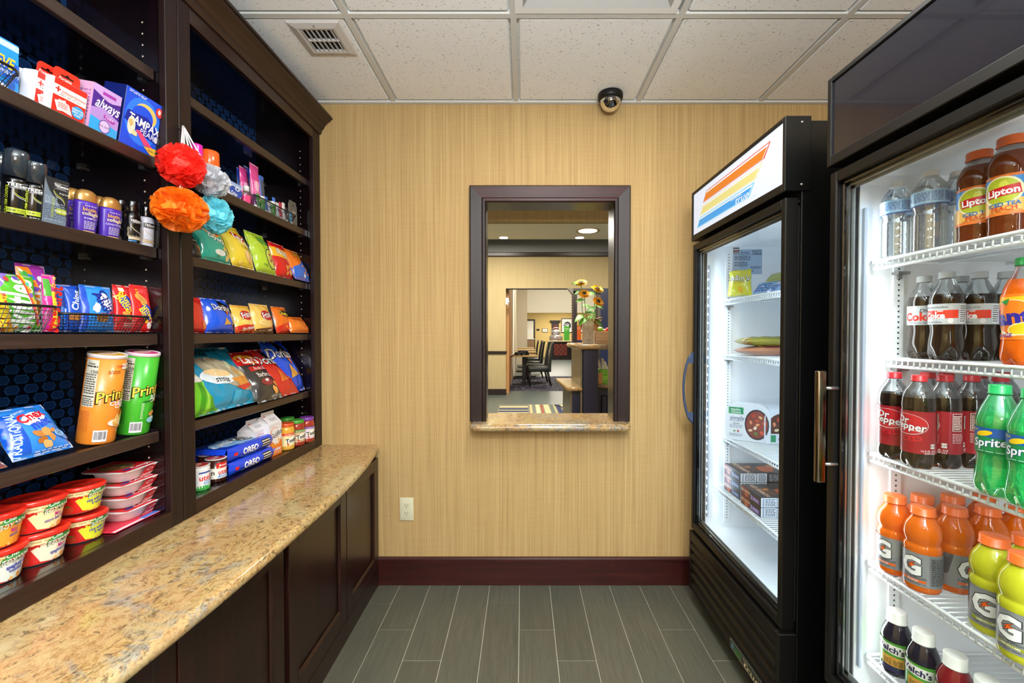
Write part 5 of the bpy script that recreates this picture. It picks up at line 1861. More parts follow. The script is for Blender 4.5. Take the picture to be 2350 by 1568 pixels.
tri = lambda cx, cy, s_, r_, c='d8a03a': [('p', c, [(cx + s_ * cos(R(r_ + a)) * 1.0, cy + s_ * .75 * sin(R(r_ + a))) for a in (90, 215, 325)])] + [('c', 'b8741e', cx + .02, cy, s_ * .08, 3), ('c', 'c9641e', cx - .03, cy + .03, s_ * .07, 4)]
bagitem('red tortilla chip bag sliver at the post end of the fourth shelf', 400, 474, 682, Z3, -1.080, .05, .14, 'd02a22', [('t', 'f4e8e8', 's', .36, .66, .18), ('c', 'e88a3a', .3, .22, .14, 3), ('t', 'f8d8c8', 'NACHO', .38, .50, .05)], 51, group=G4)
bagitem('blue tortilla chip bag with two chips printed on it, on the fourth shelf', 472, 534, 688, Z3, -1.074, .06, .22, '2058e0', dor(.04, .70, 1.0) + [('t', 'dfe8ff', 'COOL', .36, .53, .05), ('t', 'dfe8ff', 'RANCH', .36, .48, .05)] + tri(.08, .28, .17, 8) + tri(.36, .24, .12, -14, 'c98a2e'), 52, group=G4, wmul=1.06)
frit = lambda x, y: [('e', 'c41a22', x, y, .30, .18), ('t', '141a5a', 'Fritos', x, y + .03, .22, 12, .1, .11, .85), ('t', 'ffffff', 'Fritos', x, y + .03, .215, 12, .1, .04, .85)]
bagitem('golden corn chip bag with red lower band, left of the two golden bags', 540, 584, 703, Z3, -1.072, .05, .22, 'f0bc50', [('p', 'd02a22', [(-.5, .22), (.5, .34), (.5, 0), (-.5, 0)]), ('e', 'f6d070', .05, .36, .42, .10)] + frit(-.02, .60) + [('t', 'ffffff', 'The ORIGINAL', .06, .15, .085, 6, .1)], 53, group=G4)
bagitem('golden corn chip bag with brown lower band, right of the two golden bags', 583, 627, 700, Z3, -1.070, .05, .20, 'f2c464', [('p', '5a2a1e', [(-.5, .12), (.5, .20), (.5, 0), (-.5, 0)]), ('e', 'f6dc98', .05, .34, .44, .12), ('e', 'ecc878', .05, .34, .36, .08)] + frit(.06, .58) + [('t', 'f0dcc0', 'CHILI CHEESE', .06, .075, .07, 5, .1)], 54, group=G4, backcol='dfe1e6')
bagitem('orange cheese snack bag standing right of the golden bags on the fourth shelf', 635, 668, 706, Z3, -1.070, .045, .24, 'e8741a', [('p', 'd8301e', [(-.5, .22), (.5, .48), (.5, 0), (-.5, 0)]), ('e', '141414', .06, .72, .28, .12, -6), ('t', 'f6d83a', 'Cheetos', .06, .72, .14, -6, 0, .06, .8), ('c', 'f6efe8', .18, .34, .06, 3), ('c', 'f08a2a', .0, .22, .07, 1), ('c', 'f4963a', .3, .2, .06, 2), ('c', 'e8e4e0', .26, .10, .05, 6)], 55, group=G4, backcol='dfe1e6')
bagitem('low slumped orange snack bag at the wall end of the fourth shelf', 668, 709, 730, Z3, -1.046, .05, .45, 'e67a20', [('c', 'f4a040', 0, .5, .2, 3), ('c', 'd85a1a', .2, .3, .12, 4), ('p', 'c8481a', [(-.3, .8), (.4, .7), (.4, .64), (-.3, .72)])], 56, group=G4)

# ---- big bags on the fifth shelf
G5 = 'family size chip bags on the fifth shelf'
bagitem('green striped tortilla chip bag at the post end of the fifth shelf', 420, 505, 850, Z4, -1.068, .07, .50, '6cc42c', [('p', '3f9a1e', [(-.2, 0), (-.05, 0), (.2, .6), (.1, .6)]), ('p', '3f9a1e', [(.15, 0), (.28, 0), (.42, .5), (.34, .5)]), ('p', '9ae04a', [(-.02, 0), (.08, 0), (.3, .6), (.24, .6)]), ('e', 'e8e6dc', .1, .74, .40, .14), ('c', 'e0d0a0', .2, .8, .12, 4)], 61, group=G5)
bagitem('large teal tortilla chip bag with clear window and dip picture on the fifth shelf', 462, 598, 806, Z4, -1.066, .09, .56, '1f8fb8',
        [('p', '157088', [(-.5, .84), (.2, .90), (.4, 1), (-.5, 1)]), ('t', '0d1418', 'Tostitos', -.2, .90, .10, -14, .1, .09), ('t', 'e8f4f4', 'cantina', -.22, .78, .08, -14, .2, .03), ('t', 'dff0f4', 'RESTAURANT', .0, .71, .045, -14), ('e', 'a89f88', .06, .48, .40, .22, -28), ('e', 'b8ae92', .10, .48, .34, .17, -28),
         ('e', 'dce8f0', -.14, .44, .22, .12, -10), ('e', 'e8c890', -.12, .50, .18, .06, -10), ('c', 'd8a860', .18, .50, .09, 3), ('c', 'e0c080', .28, .40, .10, 5), ('c', 'c8d0a8', .12, .62, .08, 9), ('p', 'd8903a', [(.02, .38), (.30, .40), (.32, .26), (.18, .22)]), ('p', 'c83a2a', [(.05, .25), (.30, .28), (.34, .24), (.16, .18)]), ('t', '101418', 'STITOS', -.10, .38, .06, -6, 0, .07),
         ('p', '2fa8d0', [(-.1, 0), (.02, 0), (.1, .18), (.0, .2)]), ('p', '2fa8d0', [(.22, 0), (.34, 0), (.44, .16), (.34, .2)]), ('t', 'e8f4fa', 'CANTINA', .42, .26, .03, 60)], 62, group=G5, wmul=1.04)
bagitem('dark grey and red barbecue chip bag between the teal and the red bags', 594, 652, 814, Z4, -1.032, .07, .62, '3a3634',
        [('p', 'c01c20', [(-.5, .70), (.5, .62), (.5, 1), (-.5, 1)]), ('e', 'e8a82a', -.05, .80, .40, .11, -8), ('p', 'c41a22', [(-.48, .86), (.36, .80), (.40, .70), (-.44, .74)]), ('t', 'ffffff', "Lay's", -.02, .78, .15, -8, .1, .08), ('r', 'b81c22', -.30, .54, .46, .63), ('t', 'f4e8e8', 'Family Size', .08, .585, .06), ('t', 'e8e2dc', 'Barbecue', .08, .45, .09),
         ('e', '8a2a30', .02, .30, .26, .07), ('c', 'e8e0e0', .0, .33, .05, 4), ('c', 'e8923a', .30, .24, .08, 5), ('c', 'f0a850', .14, .14, .08, 6), ('c', 'e08830', .38, .36, .05, 7), ('t', 'c9c4be', 'NET WT 9 OZ', .2, .05, .035)], 63, group=G5)
bagitem('red tortilla chip bag with large chips printed on it, left of the blue bag', 633, 688, 806, Z4, -1.046, .06, .60, 'cc2a20', dor(-.02, .72, 1.05) + [('t', 'ffd8c8', 'NACHO', .26, .56, .045), ('t', 'ffd8c8', 'CHEESE', .28, .52, .04)] + tri(.0, .34, .20, 6, 'e0702a') + tri(.30, .32, .15, -20, 'd8642a'), 64, group=G5)
bagitem('large blue tortilla chip bag at the wall end of the fifth shelf', 649, 701, 786, Z4, -1.068, .08, .44, '1f4fd8', [('c', 'b8703a', .0, .95, .07, 3)] + dor(-.04, .72, 1.1) + tri(.0, .34, .20, 10) + tri(.32, .32, .13, -16, 'c98a2e'), 65, group=G5)

# ---- bottom shelf, far bay
o_, wd_, h_ = None, None, None


def lidjar(name, label, cat, um, X, a, H, glassc, lidc, items, group, lidh=.014, yaw=-.25, base=None):
    y = at(um, 766 + (CAMH - Z5) * 460, X=X - a).y
    o = thing(name, label, cat, (X - a, y, Z5), (0, 0, A90 + yaw), group)
    body = [(a * .90, 0), (a * .98, .005), (a, H * .08), (a, H * .72), (a * .95, H * .80), (a * .86, H - lidh)]
    m = MB().lathe(body, mat('jar_' + glassc, glassc, .10, coat=.5), 32)
    m.deco(cyl_S(body), pi * a, H, items, L=.008)
    m.build('jar', o)
    MB().lathe([(a * .90, H - lidh - .001), (a * .92, H - lidh), (a * .92, H - .002), (a * .88, H), (a * .80, H - .001), (0, H - .001)], mat('lid_' + lidc, lidc, .3, coat=.2), 32).build('lid', o)
    return o


tos = lambda lab, band: [('r', lab, -.44, .16, .44, .62), ('r', band, -.44, .55, .44, .64), ('e', 'f6f2e8', .05, .38, .34, .13, 8), ('t', '111111', 'Tostitos', .06, .38, .15, 6, .05, .09, .9), ('c', 'c83a2a', -.2, .22, .05, 3), ('c', '4a9a3a', .16, .22, .05, 4), ('l', 'f4ead8', 1, -.3, .57, .3, .61)]
GJ = 'jars of dip at the wall end of the bottom shelf'
lidjar('dip_jar', 'yellow cheese dip jar with orange lid, front one of the jars', 'jar', 657, -1.028, .034, .118, 'dca63a', 'd8562a', tos('e8d8a0', 'd8402a'), GJ)
lidjar('dip_jar', 'red salsa jar with green lid between the yellow and the purple-lidded jars', 'jar', 681, -1.018, .034, .118, '9c2f1e', '4a9a3a', tos('cfae8a', '3f8a3a'), GJ)
lidjar('dip_jar', 'red salsa jar with purple lid at the wall end', 'jar', 704, -1.006, .034, .118, 'a23422', '7a3aa0', tos('e2d6e2', '6a3a98'), GJ)
lidjar('dip_jar', 'jar with green lid peeking between and behind the two front jars', 'jar', 659, -1.092, .034, .118, '9c2f1e', '4a9a3a', tos('cfae8a', '3f8a3a'), GJ)
nut = lambda c: [('r', 'f2efe8', -.48, .16, .40, .62), ('r', 'd0241e', -.20, .60, .48, .84), ('t', 'ffffff', 'Breadsticks', .12, .73, .09, 0, 0, .03), ('t', '1a1a1a', 'n', -.30, .44, .20, 0, 0, .05), ('t', 'd81e22', 'utella', .10, .44, .20, 0, 0, .05), ('t', '2f8fd8', '&GO!', .02, .27, .14, 0, .2, .04), ('c', 'e0b070', -.12, .62, .05, 3), ('l', '9a9a9a', 3, -.46, .2, -.34, .5)]


def gocup(label, u, X, items, col, yaw=-.3):
    a, H = .031, .080
    y = at(u, 766 + (CAMH - Z5) * 620, X=X - .031).y
    o = thing('spread_cup', label, 'snack cup', (X - a, y, Z5), (0, 0, A90 + yaw), 'hazelnut spread cups')
    body = [(a * .96, 0), (a, .002), (a, H - .002)]
    m = MB().lathe(body, mat('cup_' + col, col, .25, coat=.3), 32)
    m.deco(cyl_S(body), pi * a, H, items, L=.008)
    m.build('cup', o)
    m = MB().lathe([(a, H - .003), (a * 1.06, H - .002), (a * 1.06, H), (0, H)], mat('foil_lid', 'd8d2d0', .3), 32)
    m.deco(lambda x, z, of: (x, z - a, H + of), 2 * a, 2 * a, [('e', 'b0342a', 0, .5, .44, .44), ('c', 'e8dcd0', .1, .6, .16, 3), ('c', 'd8b890', -.2, .4, .14, 5)], L=.1)
    m.build('lid', o)


gocup('brown chocolate spread cup with white label, right one in front', 496, -1.052, nut(0), '3a1a12')
gocup('chocolate spread cup with white and green label beside the post', 456, -1.050, [('r', 'eef0f2', -.6, .1, .6, .9), ('r', '3fae4a', -.6, 0, .6, .20), ('t', 'd81e22', 'utella', .08, .52, .22, 0, 0, .05), ('t', '2f8fd8', 'GO!', .08, .32, .16, 0, .2, .04), ('r', '2a4a9a', -.2, .70, .6, .76), ('c', 'd89a3a', .34, .28, .05, 2)], 'e8eaec')
gocup('chocolate spread cup behind the other two, its round lid showing', 478, -1.115, nut(0), '3a1a12')


def cookiepack(label, Z, seed, dx):
    y0, y1 = at(520, 1060, X=-1.07).y, at(612, 1040, X=-1.07).y
    o = MB()
    wd, d, h = (y1 - y0) * 1.06, .125, .046
    S = lambda x, z, of: (x * (1 - .06 * abs(2 * z / h - 1)), -of - .004 - .016 * sin(pi * max(0, min(1, z / h))) ** .7 * (1 - (2 * abs(x) / wd) ** 6 * .6), z)
    fm = film('1a46d8')
    o.surf(lambda i, j: S((i - .5) * wd, j * h, 0), 24, 8, fm)
    top = lambda i, j: ((i - .5) * wd * (.94 - .0 * j), -.004 + j * d, h + .004 * sin(pi * i) * sin(pi * j) + .0012 * noise.noise(Vector((i * 9, j * 9, seed))) * 3)
    o.surf(top, 20, 14, fm)
    o.surf(lambda i, j: ((i - .5) * wd * .94, -.004 + j * d, 0), 2, 2, fm)
    o.surf(lambda i, j: ((i - .5) * wd, d - .004 + .012 * sin(pi * j), j * h), 4, 4, fm)
    for s_ in (-1, 1):     # folded ends with a flat crimped fin
        o.surf(lambda i, j: (s_ * wd / 2 * (.94 + .06 * sin(pi * j)) + s_ * .004 * sin(pi * i), -.004 + i * d, j * h), 6, 6, fm)
        o.surf(lambda i, j: (s_ * (wd / 2 * .97 + .022 * j), -.006 + i * (d + .004), h * .5 + .002 * sin(i * 40) * j + .008 * j), 24, 2, fm)
    o.deco(S, wd, h, [('t', 'ffffff', 'OREO', -.06, .48, .50, 0, 0, .10), ('p', 'd8202c', [(-.40, .6), (-.33, .6), (-.34, .3), (-.40, .36)]), ('r', '1a1210', .20, .16, .40, .84), ('r', 'f2efe8', .20, .28, .40, .36), ('r', 'f2efe8', .20, .48, .40, .56), ('r', 'f2efe8', .20, .68, .40, .76), ('l', 'b8c8f4', 1, -.28, .1, .14, .2)], L=.01, off=.0007)
    T_ = lambda x, z, of: (x, -.004 + z, h + .004 * sin(pi * (x / wd + .5)) * sin(pi * z / d) + .0012 * noise.noise(Vector(((x / wd + .5) * 9, z / d * 9, seed))) * 3 + of + .0004)
    o.deco(T_, wd, d, [('e', '8fc0f0', .0, .48, .46, .42), ('e', '1a1412', .14, .50, .22, .36), ('e', 'e8e8ee', .14, .50, .16, .26), ('e', '1a1412', .14, .50, .14, .22), ('t', 'f2f6ff', 'OREO', -.22, .5, .28, 10, .1, .08), ('r', 'e9edf6', .36, .2, .46, .8)], L=.015)
    x = o.build('cookie_pack', None, (-1.066 + dx, (y0 + y1) / 2, Z), (0, 0, A90 - .06))
    return tag(x, label, 'pack of cookies', 'blue sandwich cookie packs')


cookiepack('blue sandwich cookie pack lying on top of the other one on the bottom shelf', Z5 + .053, 3, .0)
cookiepack('blue sandwich cookie pack lying flat below the other one on the bottom shelf', Z5 + .0005, 6, .004)


def carton(label, um, X, vtop, back=False, yaw=-.04):
    wd, d = .085, .072
    y = at(um, 1010, X=X).y
    H = Hof(um, vtop, X - .03, Z5)
    o = thing('cracker_carton', label, 'carton of crackers', (X, y, Z5), (0, 0, A90 + yaw), 'white and orange cracker cartons')
    m = MB()
    hb = H * .74
    wm = mat('carton_white', 'e6e4e8', .4)
    a, b = wd / 2, d
    m.box(-a, 0, 0, a, d, hb, wm)
    # gable: front and back slope in to a ridge fin that stands up
    r_, zt = d * .5, H * .93
    vs = [(-a, 0, hb), (a, 0, hb), (a, d, hb), (-a, d, hb), (-a, r_, zt), (a, r_, zt), (-a * .35, r_, zt * .96), (a * .35, r_, zt * .96)]
    m.add(vs, [(0, 1, 5, 4), (2, 3, 4, 5), (0, 4, 6), (6, 4, 3), (0, 6, 3), (1, 7, 5), (5, 7, 2), (1, 2, 7)], wm)
    m.box(-a, r_ - .001, zt - .001, a, r_ + .001, H, wm)
    it = [('r', 'ee7a22', -.5, 0, .5, .34), ('e', 'ee7a22', 0, .36, .49, .22), ('e', 'f4f2f4', .0, .62, .46, .30), ('e', 'ef8a30', .0, .60, .47, .33), ('e', 'f4f2f4', .04, .64, .43, .29), ('t', '1d2340', 'Goldfish', .03, .66, .155, 10, .15, .05, .95), ('l', 'c83a2a', 1, -.18, .84, .2, .88), ('l', 'd86a5a', 1, -.2, .54, .2, .58), ('c', 'f0a83a', .22, .46, .06, 4),
          ('t', 'ffffff', 'Cheddar', .0, .20, .10, 0, 0, .06), ('c', 'f8b850', -.3, .34, .04, 3), ('c', 'f8b850', -.1, .33, .04, 7), ('c', 'f8b850', .2, .34, .04, 9), ('l', 'ffe0c0', 2, -.4, .06, .4, .12)]
    m.deco(lambda x, z, of: (x, -of, z), wd, hb, it, L=.05)
    sd = [('r', 'ee6f22', -.5, 0, .5, .18), ('e', 'f4f4f6', .0, .62, .38, .20), ('e', 'e8702a', .0, .62, .38, .22), ('e', 'f4f4f6', .02, .66, .34, .18), ('t', '1d2340', 'Goldfish', .0, .66, .09, 6, .1, .04), ('c', 'f0a83a', .1, .52, .05, 3), ('r', 'ee6f22', -.5, 0, .5, .34), ('t', 'ffffff', 'Cheddar', 0, .26, .09, 0, 0, .06)]
    m.deco(lambda x, z, of: (-a - of, d / 2 - x, z), d, hb, sd, L=.05)
    m.deco(lambda x, z, of: (x, r_ * z / (zt - hb) - of, hb + z), wd, zt - hb, [('l', '8a8e9a', 3, -.2, .3, .3, .6), ('r', 'c84a3a', -.44, .82, -.28, .9)], L=.05)
    m.build('carton', o)


carton('white and orange cracker carton in front, right of the cookie packs', 633, -1.052, 940)
carton('white and orange cracker carton farther back, partly hidden by the front one', 600, -1.075, 957)

# ================================================================== goods in the near cooler
def liquid(name, col, rough=.06, trans=.0, emitc=None):
    if name in MATS: return MATS[name]
    m = mat(name, col, rough, coat=.5)
    if trans:
        nt, n, l, b = nodes(m)
        tl = n.new('ShaderNodeBsdfTranslucent'); tl.inputs[0].default_value = hexc(col)
        mx = n.new('ShaderNodeMixShader'); mx.inputs[0].default_value = trans
        l.new(b.outputs[0], mx.inputs[1]); l.new(tl.outputs[0], mx.inputs[2])
        l.new(mx.outputs[0], n['Material Output'].inputs[0])
    return m


def petal(z0, amt, n=5):
    return lambda a, z: 1 - amt * (max(0, 1 - z / z0) ** 1.2) * (.5 - .5 * cos(n * a)) if z < z0 else 1


KINDS = {}


def make_bottle(kind, name, H, R_, prof, mfn, capm, capR, capz, lab, labm, items, mod=None, lim=.9, capribs=True):
    """prototype at the origin: bottle, cap, label"""
    o = bpy.data.objects.new(name, None)
    o.empty_display_size = .03
    C.objects.link(o)
    pr = [(r * R_, z * H) for r, z in prof]
    fine = []
    for (r0, z0), (r1, z1) in zip(pr, pr[1:]):
        k = max(1, int(abs(z1 - z0) / .004))
        for i in range(k):
            fine.append((r0 + (r1 - r0) * i / k, z0 + (z1 - z0) * i / k))
    fine.append(pr[-1])
    # soften the outline
    for _ in range(2):
        fine = [fine[0]] + [((a[0] + 2 * b[0] + c[0]) / 4, b[1]) for a, b, c in zip(fine, fine[1:], fine[2:])] + [fine[-1]]
    MB().lathe(fine, mfn(0), 40, mod=mod, mfn=lambda z: mfn(z / H)).build('bottle', o)
    cp = MB()
    rib = (lambda a, z: 1 + (.018 * (1 if int(a / (2 * pi) * 48) % 2 else -1) if capz * H + .003 < z < H - .002 else 0)) if capribs else None
    cr = capR * R_
    cp.lathe([(cr * .98, capz * H), (cr * 1.06, capz * H + .0005), (cr * 1.06, capz * H + .0022), (cr, capz * H + .003), (cr, H - .0016), (cr * .93, H - .0003), (cr * .85, H), (0, H)], capm, 48, mod=rib)
    cp.build('cap', o)
    if lab:
        z0, z1 = lab[0] * H, lab[1] * H
        body = [(r, z) for r, z in fine if z0 - .004 <= z <= z1 + .004]
        cs = cyl_S(body)
        lb = MB()
        if labm:
            zs_ = [z0 + (z1 - z0) * i / 8 for i in range(9)]
            lb.lathe([(Vector(cs(0, z, .0006)).xy.length, z) for z in zs_], labm, 48, cap=False)
        rm = max(r for r, z in body)
        S = lambda x, z, of: cs(x, z + z0, of + .0007)
        lb.deco(S, pi * rm, z1 - z0, items, L=.007, lim=lim)
        lb.build('label', o)
    KINDS[kind] = [o, False]


def face(X, Y):
    return atan2(-X, Y)


def place(kind, label, cat, X, Y, Z, yaw, group):
    o, used = KINDS[kind]
    loc, rot = (X, Y, Z), (0, 0, face(X, Y) + yaw)
    if not used:
        KINDS[kind][1] = True
        o.location, o.rotation_euler = loc, rot
        return tag(o, label, cat, group)
    return dup(o, loc, rot, label, group)


def px(u, Y):
    return (u - 1200) / 1002.0 * Y


ribz = []
for k in range(9):
    ribz += [(.98 - .075 * (k % 2), .04 + k * .052)]
wm = lambda t: waterm
make_bottle('water', 'water_bottle', .185, .0325, [(.80, 0), (.94, .012)] + ribz + [(.86, .50), (.88, .54), (.99, .555), (.99, .75), (.97, .78), (.80, .85), (.52, .91), (.42, .925), (.42, .945)], wm, mat('white_cap'), .46, .93, (.555, .75),
            None, [('r', '8fc4ea', -.6, .12, .6, .96), ('r', 'a9d3f0', -.6, .16, .6, .92), ('r', '2b4fa8', -.6, .05, .6, .10), ('l', '2b4fa8', 7, -.28, .28, .02, .84), ('l', '2b4fa8', 8, .04, .24, .24, .86), ('b', '2b3f98', .27, .25, .40, .85), ('e', '8fa8e0', .50, .5, .07, .30), ('t', '2b3f98', '0.5L', -.40, .5, .2), ('l', '2b4fa8', 6, -.58, .24, -.46, .84)])
G = 'bottles of water on the top cooler shelf'
ZA, ZB, ZC, ZD, ZE = ZS2
place('water', 'clear water bottle at the far left end of the top cooler shelf', 'water bottle', px(2055, 1.070), 1.070, ZA, .1, G)
place('water', 'clear water bottle left of the tea bottles, in the front row', 'water bottle', px(2129, .998), .998, ZA, -.05, G)
place('water', 'clear water bottle standing behind the left-hand one, its cap showing between the front two', 'water bottle', px(2103, 1.070) + .012, 1.072, ZA, .3, G)
place('water', 'clear water bottle partly hidden behind the left tea bottle', 'water bottle', px(2193, .998), .998, ZA, .2, G)

tea = liquid('peach_tea', '7a3410', .05, .35)
tea_it = [('r', 'e8742a', -.75, .93, .75, 1), ('r', 'e8742a', -.75, 0, .75, .07), ('r', 'f0b85a', -.75, .07, .75, .50), ('p', '3f8fd8', [(-.75, .50), (.75, .34), (.75, .93), (-.75, .93)]), ('e', 'f6e9b8', -.02, .60, .30, .36), ('e', 'b8bf2a', -.02, .60, .26, .32), ('c', 'd6d84a', .02, .72, .14, 3), ('c', '9aa820', -.10, .50, .12, 8),
          ('p', 'c8141e', [(-.25, .66), (.22, .74), (.25, .50), (-.22, .44)]), ('t', 'ffffff', 'Lipton', .0, .59, .17, 4, 0, .08), ('t', '2468b0', 'ICED TEA', .02, .27, .10, 2, 0, .06), ('t', 'd8401e', 'PEACH', .02, .16, .11, 2, 0, .05), ('l', 'd8641e', 1, -.2, .08, .25, .11),
          ('e', 'f4a02a', .42, .74, .10, .16), ('e', 'e8761a', .42, .74, .05, .08), ('p', 'f8b83a', [(.50, .9), (.60, .8), (.62, .62), (.52, .6)]), ('r', 'f4e0cc', .46, .20, .60, .42), ('t', 'c83a1e', '100', .53, .34, .10), ('l', 'c83a1e', 3, .46, .08, .62, .18)]
make_bottle('tea', 'tea_bottle', .188, .0335, [(.86, 0), (.95, .01), (.96, .06), (.90, .08), (.96, .10), (.90, .13), (.96, .16), (.96, .18), (.93, .20), (.93, .60), (.97, .62), (1.0, .66), (.97, .72), (.86, .79), (.66, .86), (.56, .88), (.55, .90)], lambda t: tea if t < .84 else clear, mat('orange_cap2', 'ee6a1c', .3), .60, .905, (.20, .60),
            mat('tea_label', 'f0c060', .3), tea_it)
G = 'bottles of peach tea on the top cooler shelf'
place('tea', 'peach iced tea bottle with orange cap, left one of the pair beside the water', 'tea bottle', px(2240, .898), .898, ZA, -.10, G)
place('tea', 'peach iced tea bottle with orange cap, nearest one at the right picture edge', 'tea bottle', px(2313, .830), .830, ZA, -.34, G)

coke_p = [(.72, 0), (.90, .012), (1.0, .05), (1.0, .12), (.97, .22), (.87, .33), (.90, .38), (.945, .40), (.945, .64), (.99, .67), (.97, .70), (.84, .77), (.62, .84), (.46, .89), (.41, .91), (.41, .93)]
cokef = lambda t: cola if t < .745 else clear
dc = [('r', 'c9cdd0', -1, 0, 1, 1), ('p', 'e83a24', [(-.42, .66), (.34, .70), (.34, .30), (-.42, .26)]), ('t', 'ffffff', 'Coke', -.10, .44, .30, 0, 0, .09, .95), ('t', 'ffffff', 'Diet', .0, .66, .13, 4, .3, .02), ('t', '6a6e74', 'SUGAR NO CALORIES', -.10, .83, .08), ('t', '55595f', '16.9 FL OZ 500 mL', -.12, .11, .07), ('e', 'f2f2f4', .20, .17, .05, .13), ('r', 'f0f0f2', .36, .05, .52, .95), ('l', '22262c', 8, .37, .10, .51, .92)]
make_bottle('diet', 'cola_bottle', .199, .0315, coke_p, cokef, mat('silver_cap', 'b4b8ba', .35), .46, .925, (.405, .635), None, dc, petal(.034, .34))
make_bottle('diet2', 'cola_bottle', .199, .0315, coke_p, cokef, mat('silver_cap'), .46, .925, (.405, .635), None, [('r', 'b9bfc2', -1, 0, 1, 1), ('t', '15171a', 'Diet', .10, .76, .20, 6, .3, .02), ('t', 'd8281e', 'Coke', -.05, .44, .42, 0, 0, .09, .95), ('t', '55595f', '16.9 FL OZ 500 mL', .0, .11, .08)], petal(.034, .34))
G = 'diet cola bottles on the second cooler shelf'
place('diet2', 'silver-labelled diet cola bottle with large red lettering, at the left end of the second shelf', 'cola bottle', px(2119, 1.060), 1.060, ZB, -.22, G)
place('diet', 'diet cola bottle with red-banded label and the brightest white cap, front of its row', 'cola bottle', px(2171, .985), .985, ZB, -.42, G)
place('diet', 'diet cola bottle behind and between the two left ones, cap showing', 'cola bottle', px(2203, 1.060), 1.060, ZB, -.3, G)
place('diet', 'diet cola bottle second in the row behind the white-capped one', 'cola bottle', px(2245, .985), .985, ZB, -.42, G)
place('diet', 'diet cola bottle half hidden behind the orange soda', 'cola bottle', px(2307, .985), .985, ZB, -.3, G)

osoda = liquid('orange_soda', 'f5700f', .06, .35)
fan = [('r', 'f0761a', -1, 0, 1, 1), ('r', 'f6b81e', -1, .10, 1, .94), ('e', 'f6eedc', -.10, .48, .36, .40), ('e', 'ee7a1c', -.10, .50, .34, .37), ('t', '2a2590', 'fanta', -.06, .52, .34, 5, 0, .12), ('e', 'f8f0c0', .05, .24, .22, .14, 10), ('e', 'f2c020', .05, .24, .20, .12, 10), ('e', '8ed05a', .24, .72, .13, .12), ('t', 'ffffff', '100%', .24, .72, .10), ('p', '2f8a3a', [(-.28, .84), (-.12, .90), (-.16, .76)]), ('t', '6a2a8a', 'ORANGE', -.3, .10, .09)]
make_bottle('fanta', 'soda_bottle', .203, .0325, [(.74, 0), (.90, .012), (1.0, .05), (1.0, .13), (.95, .24), (.88, .32), (.93, .36), (.98, .44), (.98, .64), (.90, .72), (.72, .80), (.52, .87), (.42, .91), (.41, .93)], lambda t: osoda if t < .80 else clear, mat('green_cap', '1fa04a', .3), .45, .925, (.24, .66), None, fan, petal(.034, .34))
place('fanta', 'bright orange soda bottle with green cap at the right edge of the second shelf', 'soda bottle', px(2352, .822), .822, ZB, -.25, None)

dp = [('r', '9c1626', -1, 0, 1, 1), ('e', 'd8b8bc', -.10, .68, .40, .25, -4), ('e', 'c01a28', -.10, .685, .385, .235, -4), ('t', '4a0810', 'Dr', -.18, .79, .17, -6, 0, .13), ('t', 'f4eef0', 'Dr', -.18, .79, .165, -6, 0, .06), ('t', '4a0810', 'Pepper', -.06, .645, .17, -6, 0, .13), ('t', 'f4eef0', 'Pepper', -.06, .645, .165, -6, 0, .06), ('t', 'f4eef0', 'Est.1885', .08, .545, .045, -6),
      ('e', 'e02030', .02, .34, .08, .06), ('e', '9c1626', .02, .34, .06, .045), ('e', 'e02030', .10, .36, .08, .06), ('e', '9c1626', .10, .36, .06, .045), ('e', 'e02030', -.10, .34, .08, .06), ('e', '9c1626', -.10, .34, .06, .045), ('r', 'f0e6e6', .33, .14, .42, .25), ('t', '3a1014', '210', .375, .20, .05), ('t', 'f4eef0', '16.9 FL OZ', .30, .08, .045), ('t', 'f4eef0', '(500 mL)', .32, .03, .04),
      ('r', 'e9dccf', .50, .55, .68, .96), ('r', '6a1620', .51, .56, .67, .95), ('l', 'e9dccf', 9, .52, .58, .66, .92), ('l', 'd8a8a8', 7, .50, .26, .70, .50), ('r', 'e2e6dc', .76, .60, .96, .90), ('b', '1a1a1a', .78, .62, .94, .88), ('t', 'e9dccf', 'VT-CT', .84, .2, .06), ('l', 'e9c8c8', 6, -.9, .3, -.6, .8)]
dpp = [(.70, 0), (.88, .012), (1.0, .055), (1.0, .13), (.96, .15), (.95, .17), (.95, .62), (.99, .64), (1.0, .68), (.95, .76), (.78, .84), (.56, .89), (.42, .92), (.41, .935)]
make_bottle('pepper', 'cola_bottle', .208, .0310, dpp, lambda t: cola if t < .765 else clear, mat('red_cap', 'c42430', .3), .46, .93, (.17, .62), None, dp, petal(.036, .34), lim=1.0)
G = 'red-labelled cola bottles on the third cooler shelf'
for u, Y, yaw, lab in ((2054, 1.055, -.10, 'red-labelled cola bottle standing alone at the far left of the third shelf'), (2111, .983, -.36, 'red-labelled cola bottle with the brightest red cap, front of its row'),
                       (2170, .983, -1.15, 'red-labelled cola bottle second in the row, nutrition panel in view'), (2232, .983, -1.6, 'red-labelled cola bottle third in the row, just left of the green soda'), (2298, .983, -.9, 'red-labelled cola bottle behind the cap of the green soda'),
                       (2131, 1.055, .4, 'back-row red-capped cola bottle behind the brightest red cap'), (2174, 1.055, .6, 'back-row red-capped cola bottle behind the second one of the front row'), (2250, 1.055, .6, 'back-row red-capped cola bottle behind the third one of the front row'), (2307, 1.055, .6, 'back-row red-capped cola bottle, farthest right')):
    place('pepper', lab, 'cola bottle', px(u, Y), Y, ZC, yaw, G)
sprite_m = thin('green_soda', '6af2a0', .16, diff=.36, dcol='3ee884')
sp_clear = thin('green_plastic', '8cf6bc', .14, diff=.35, dcol='5ef0a0')
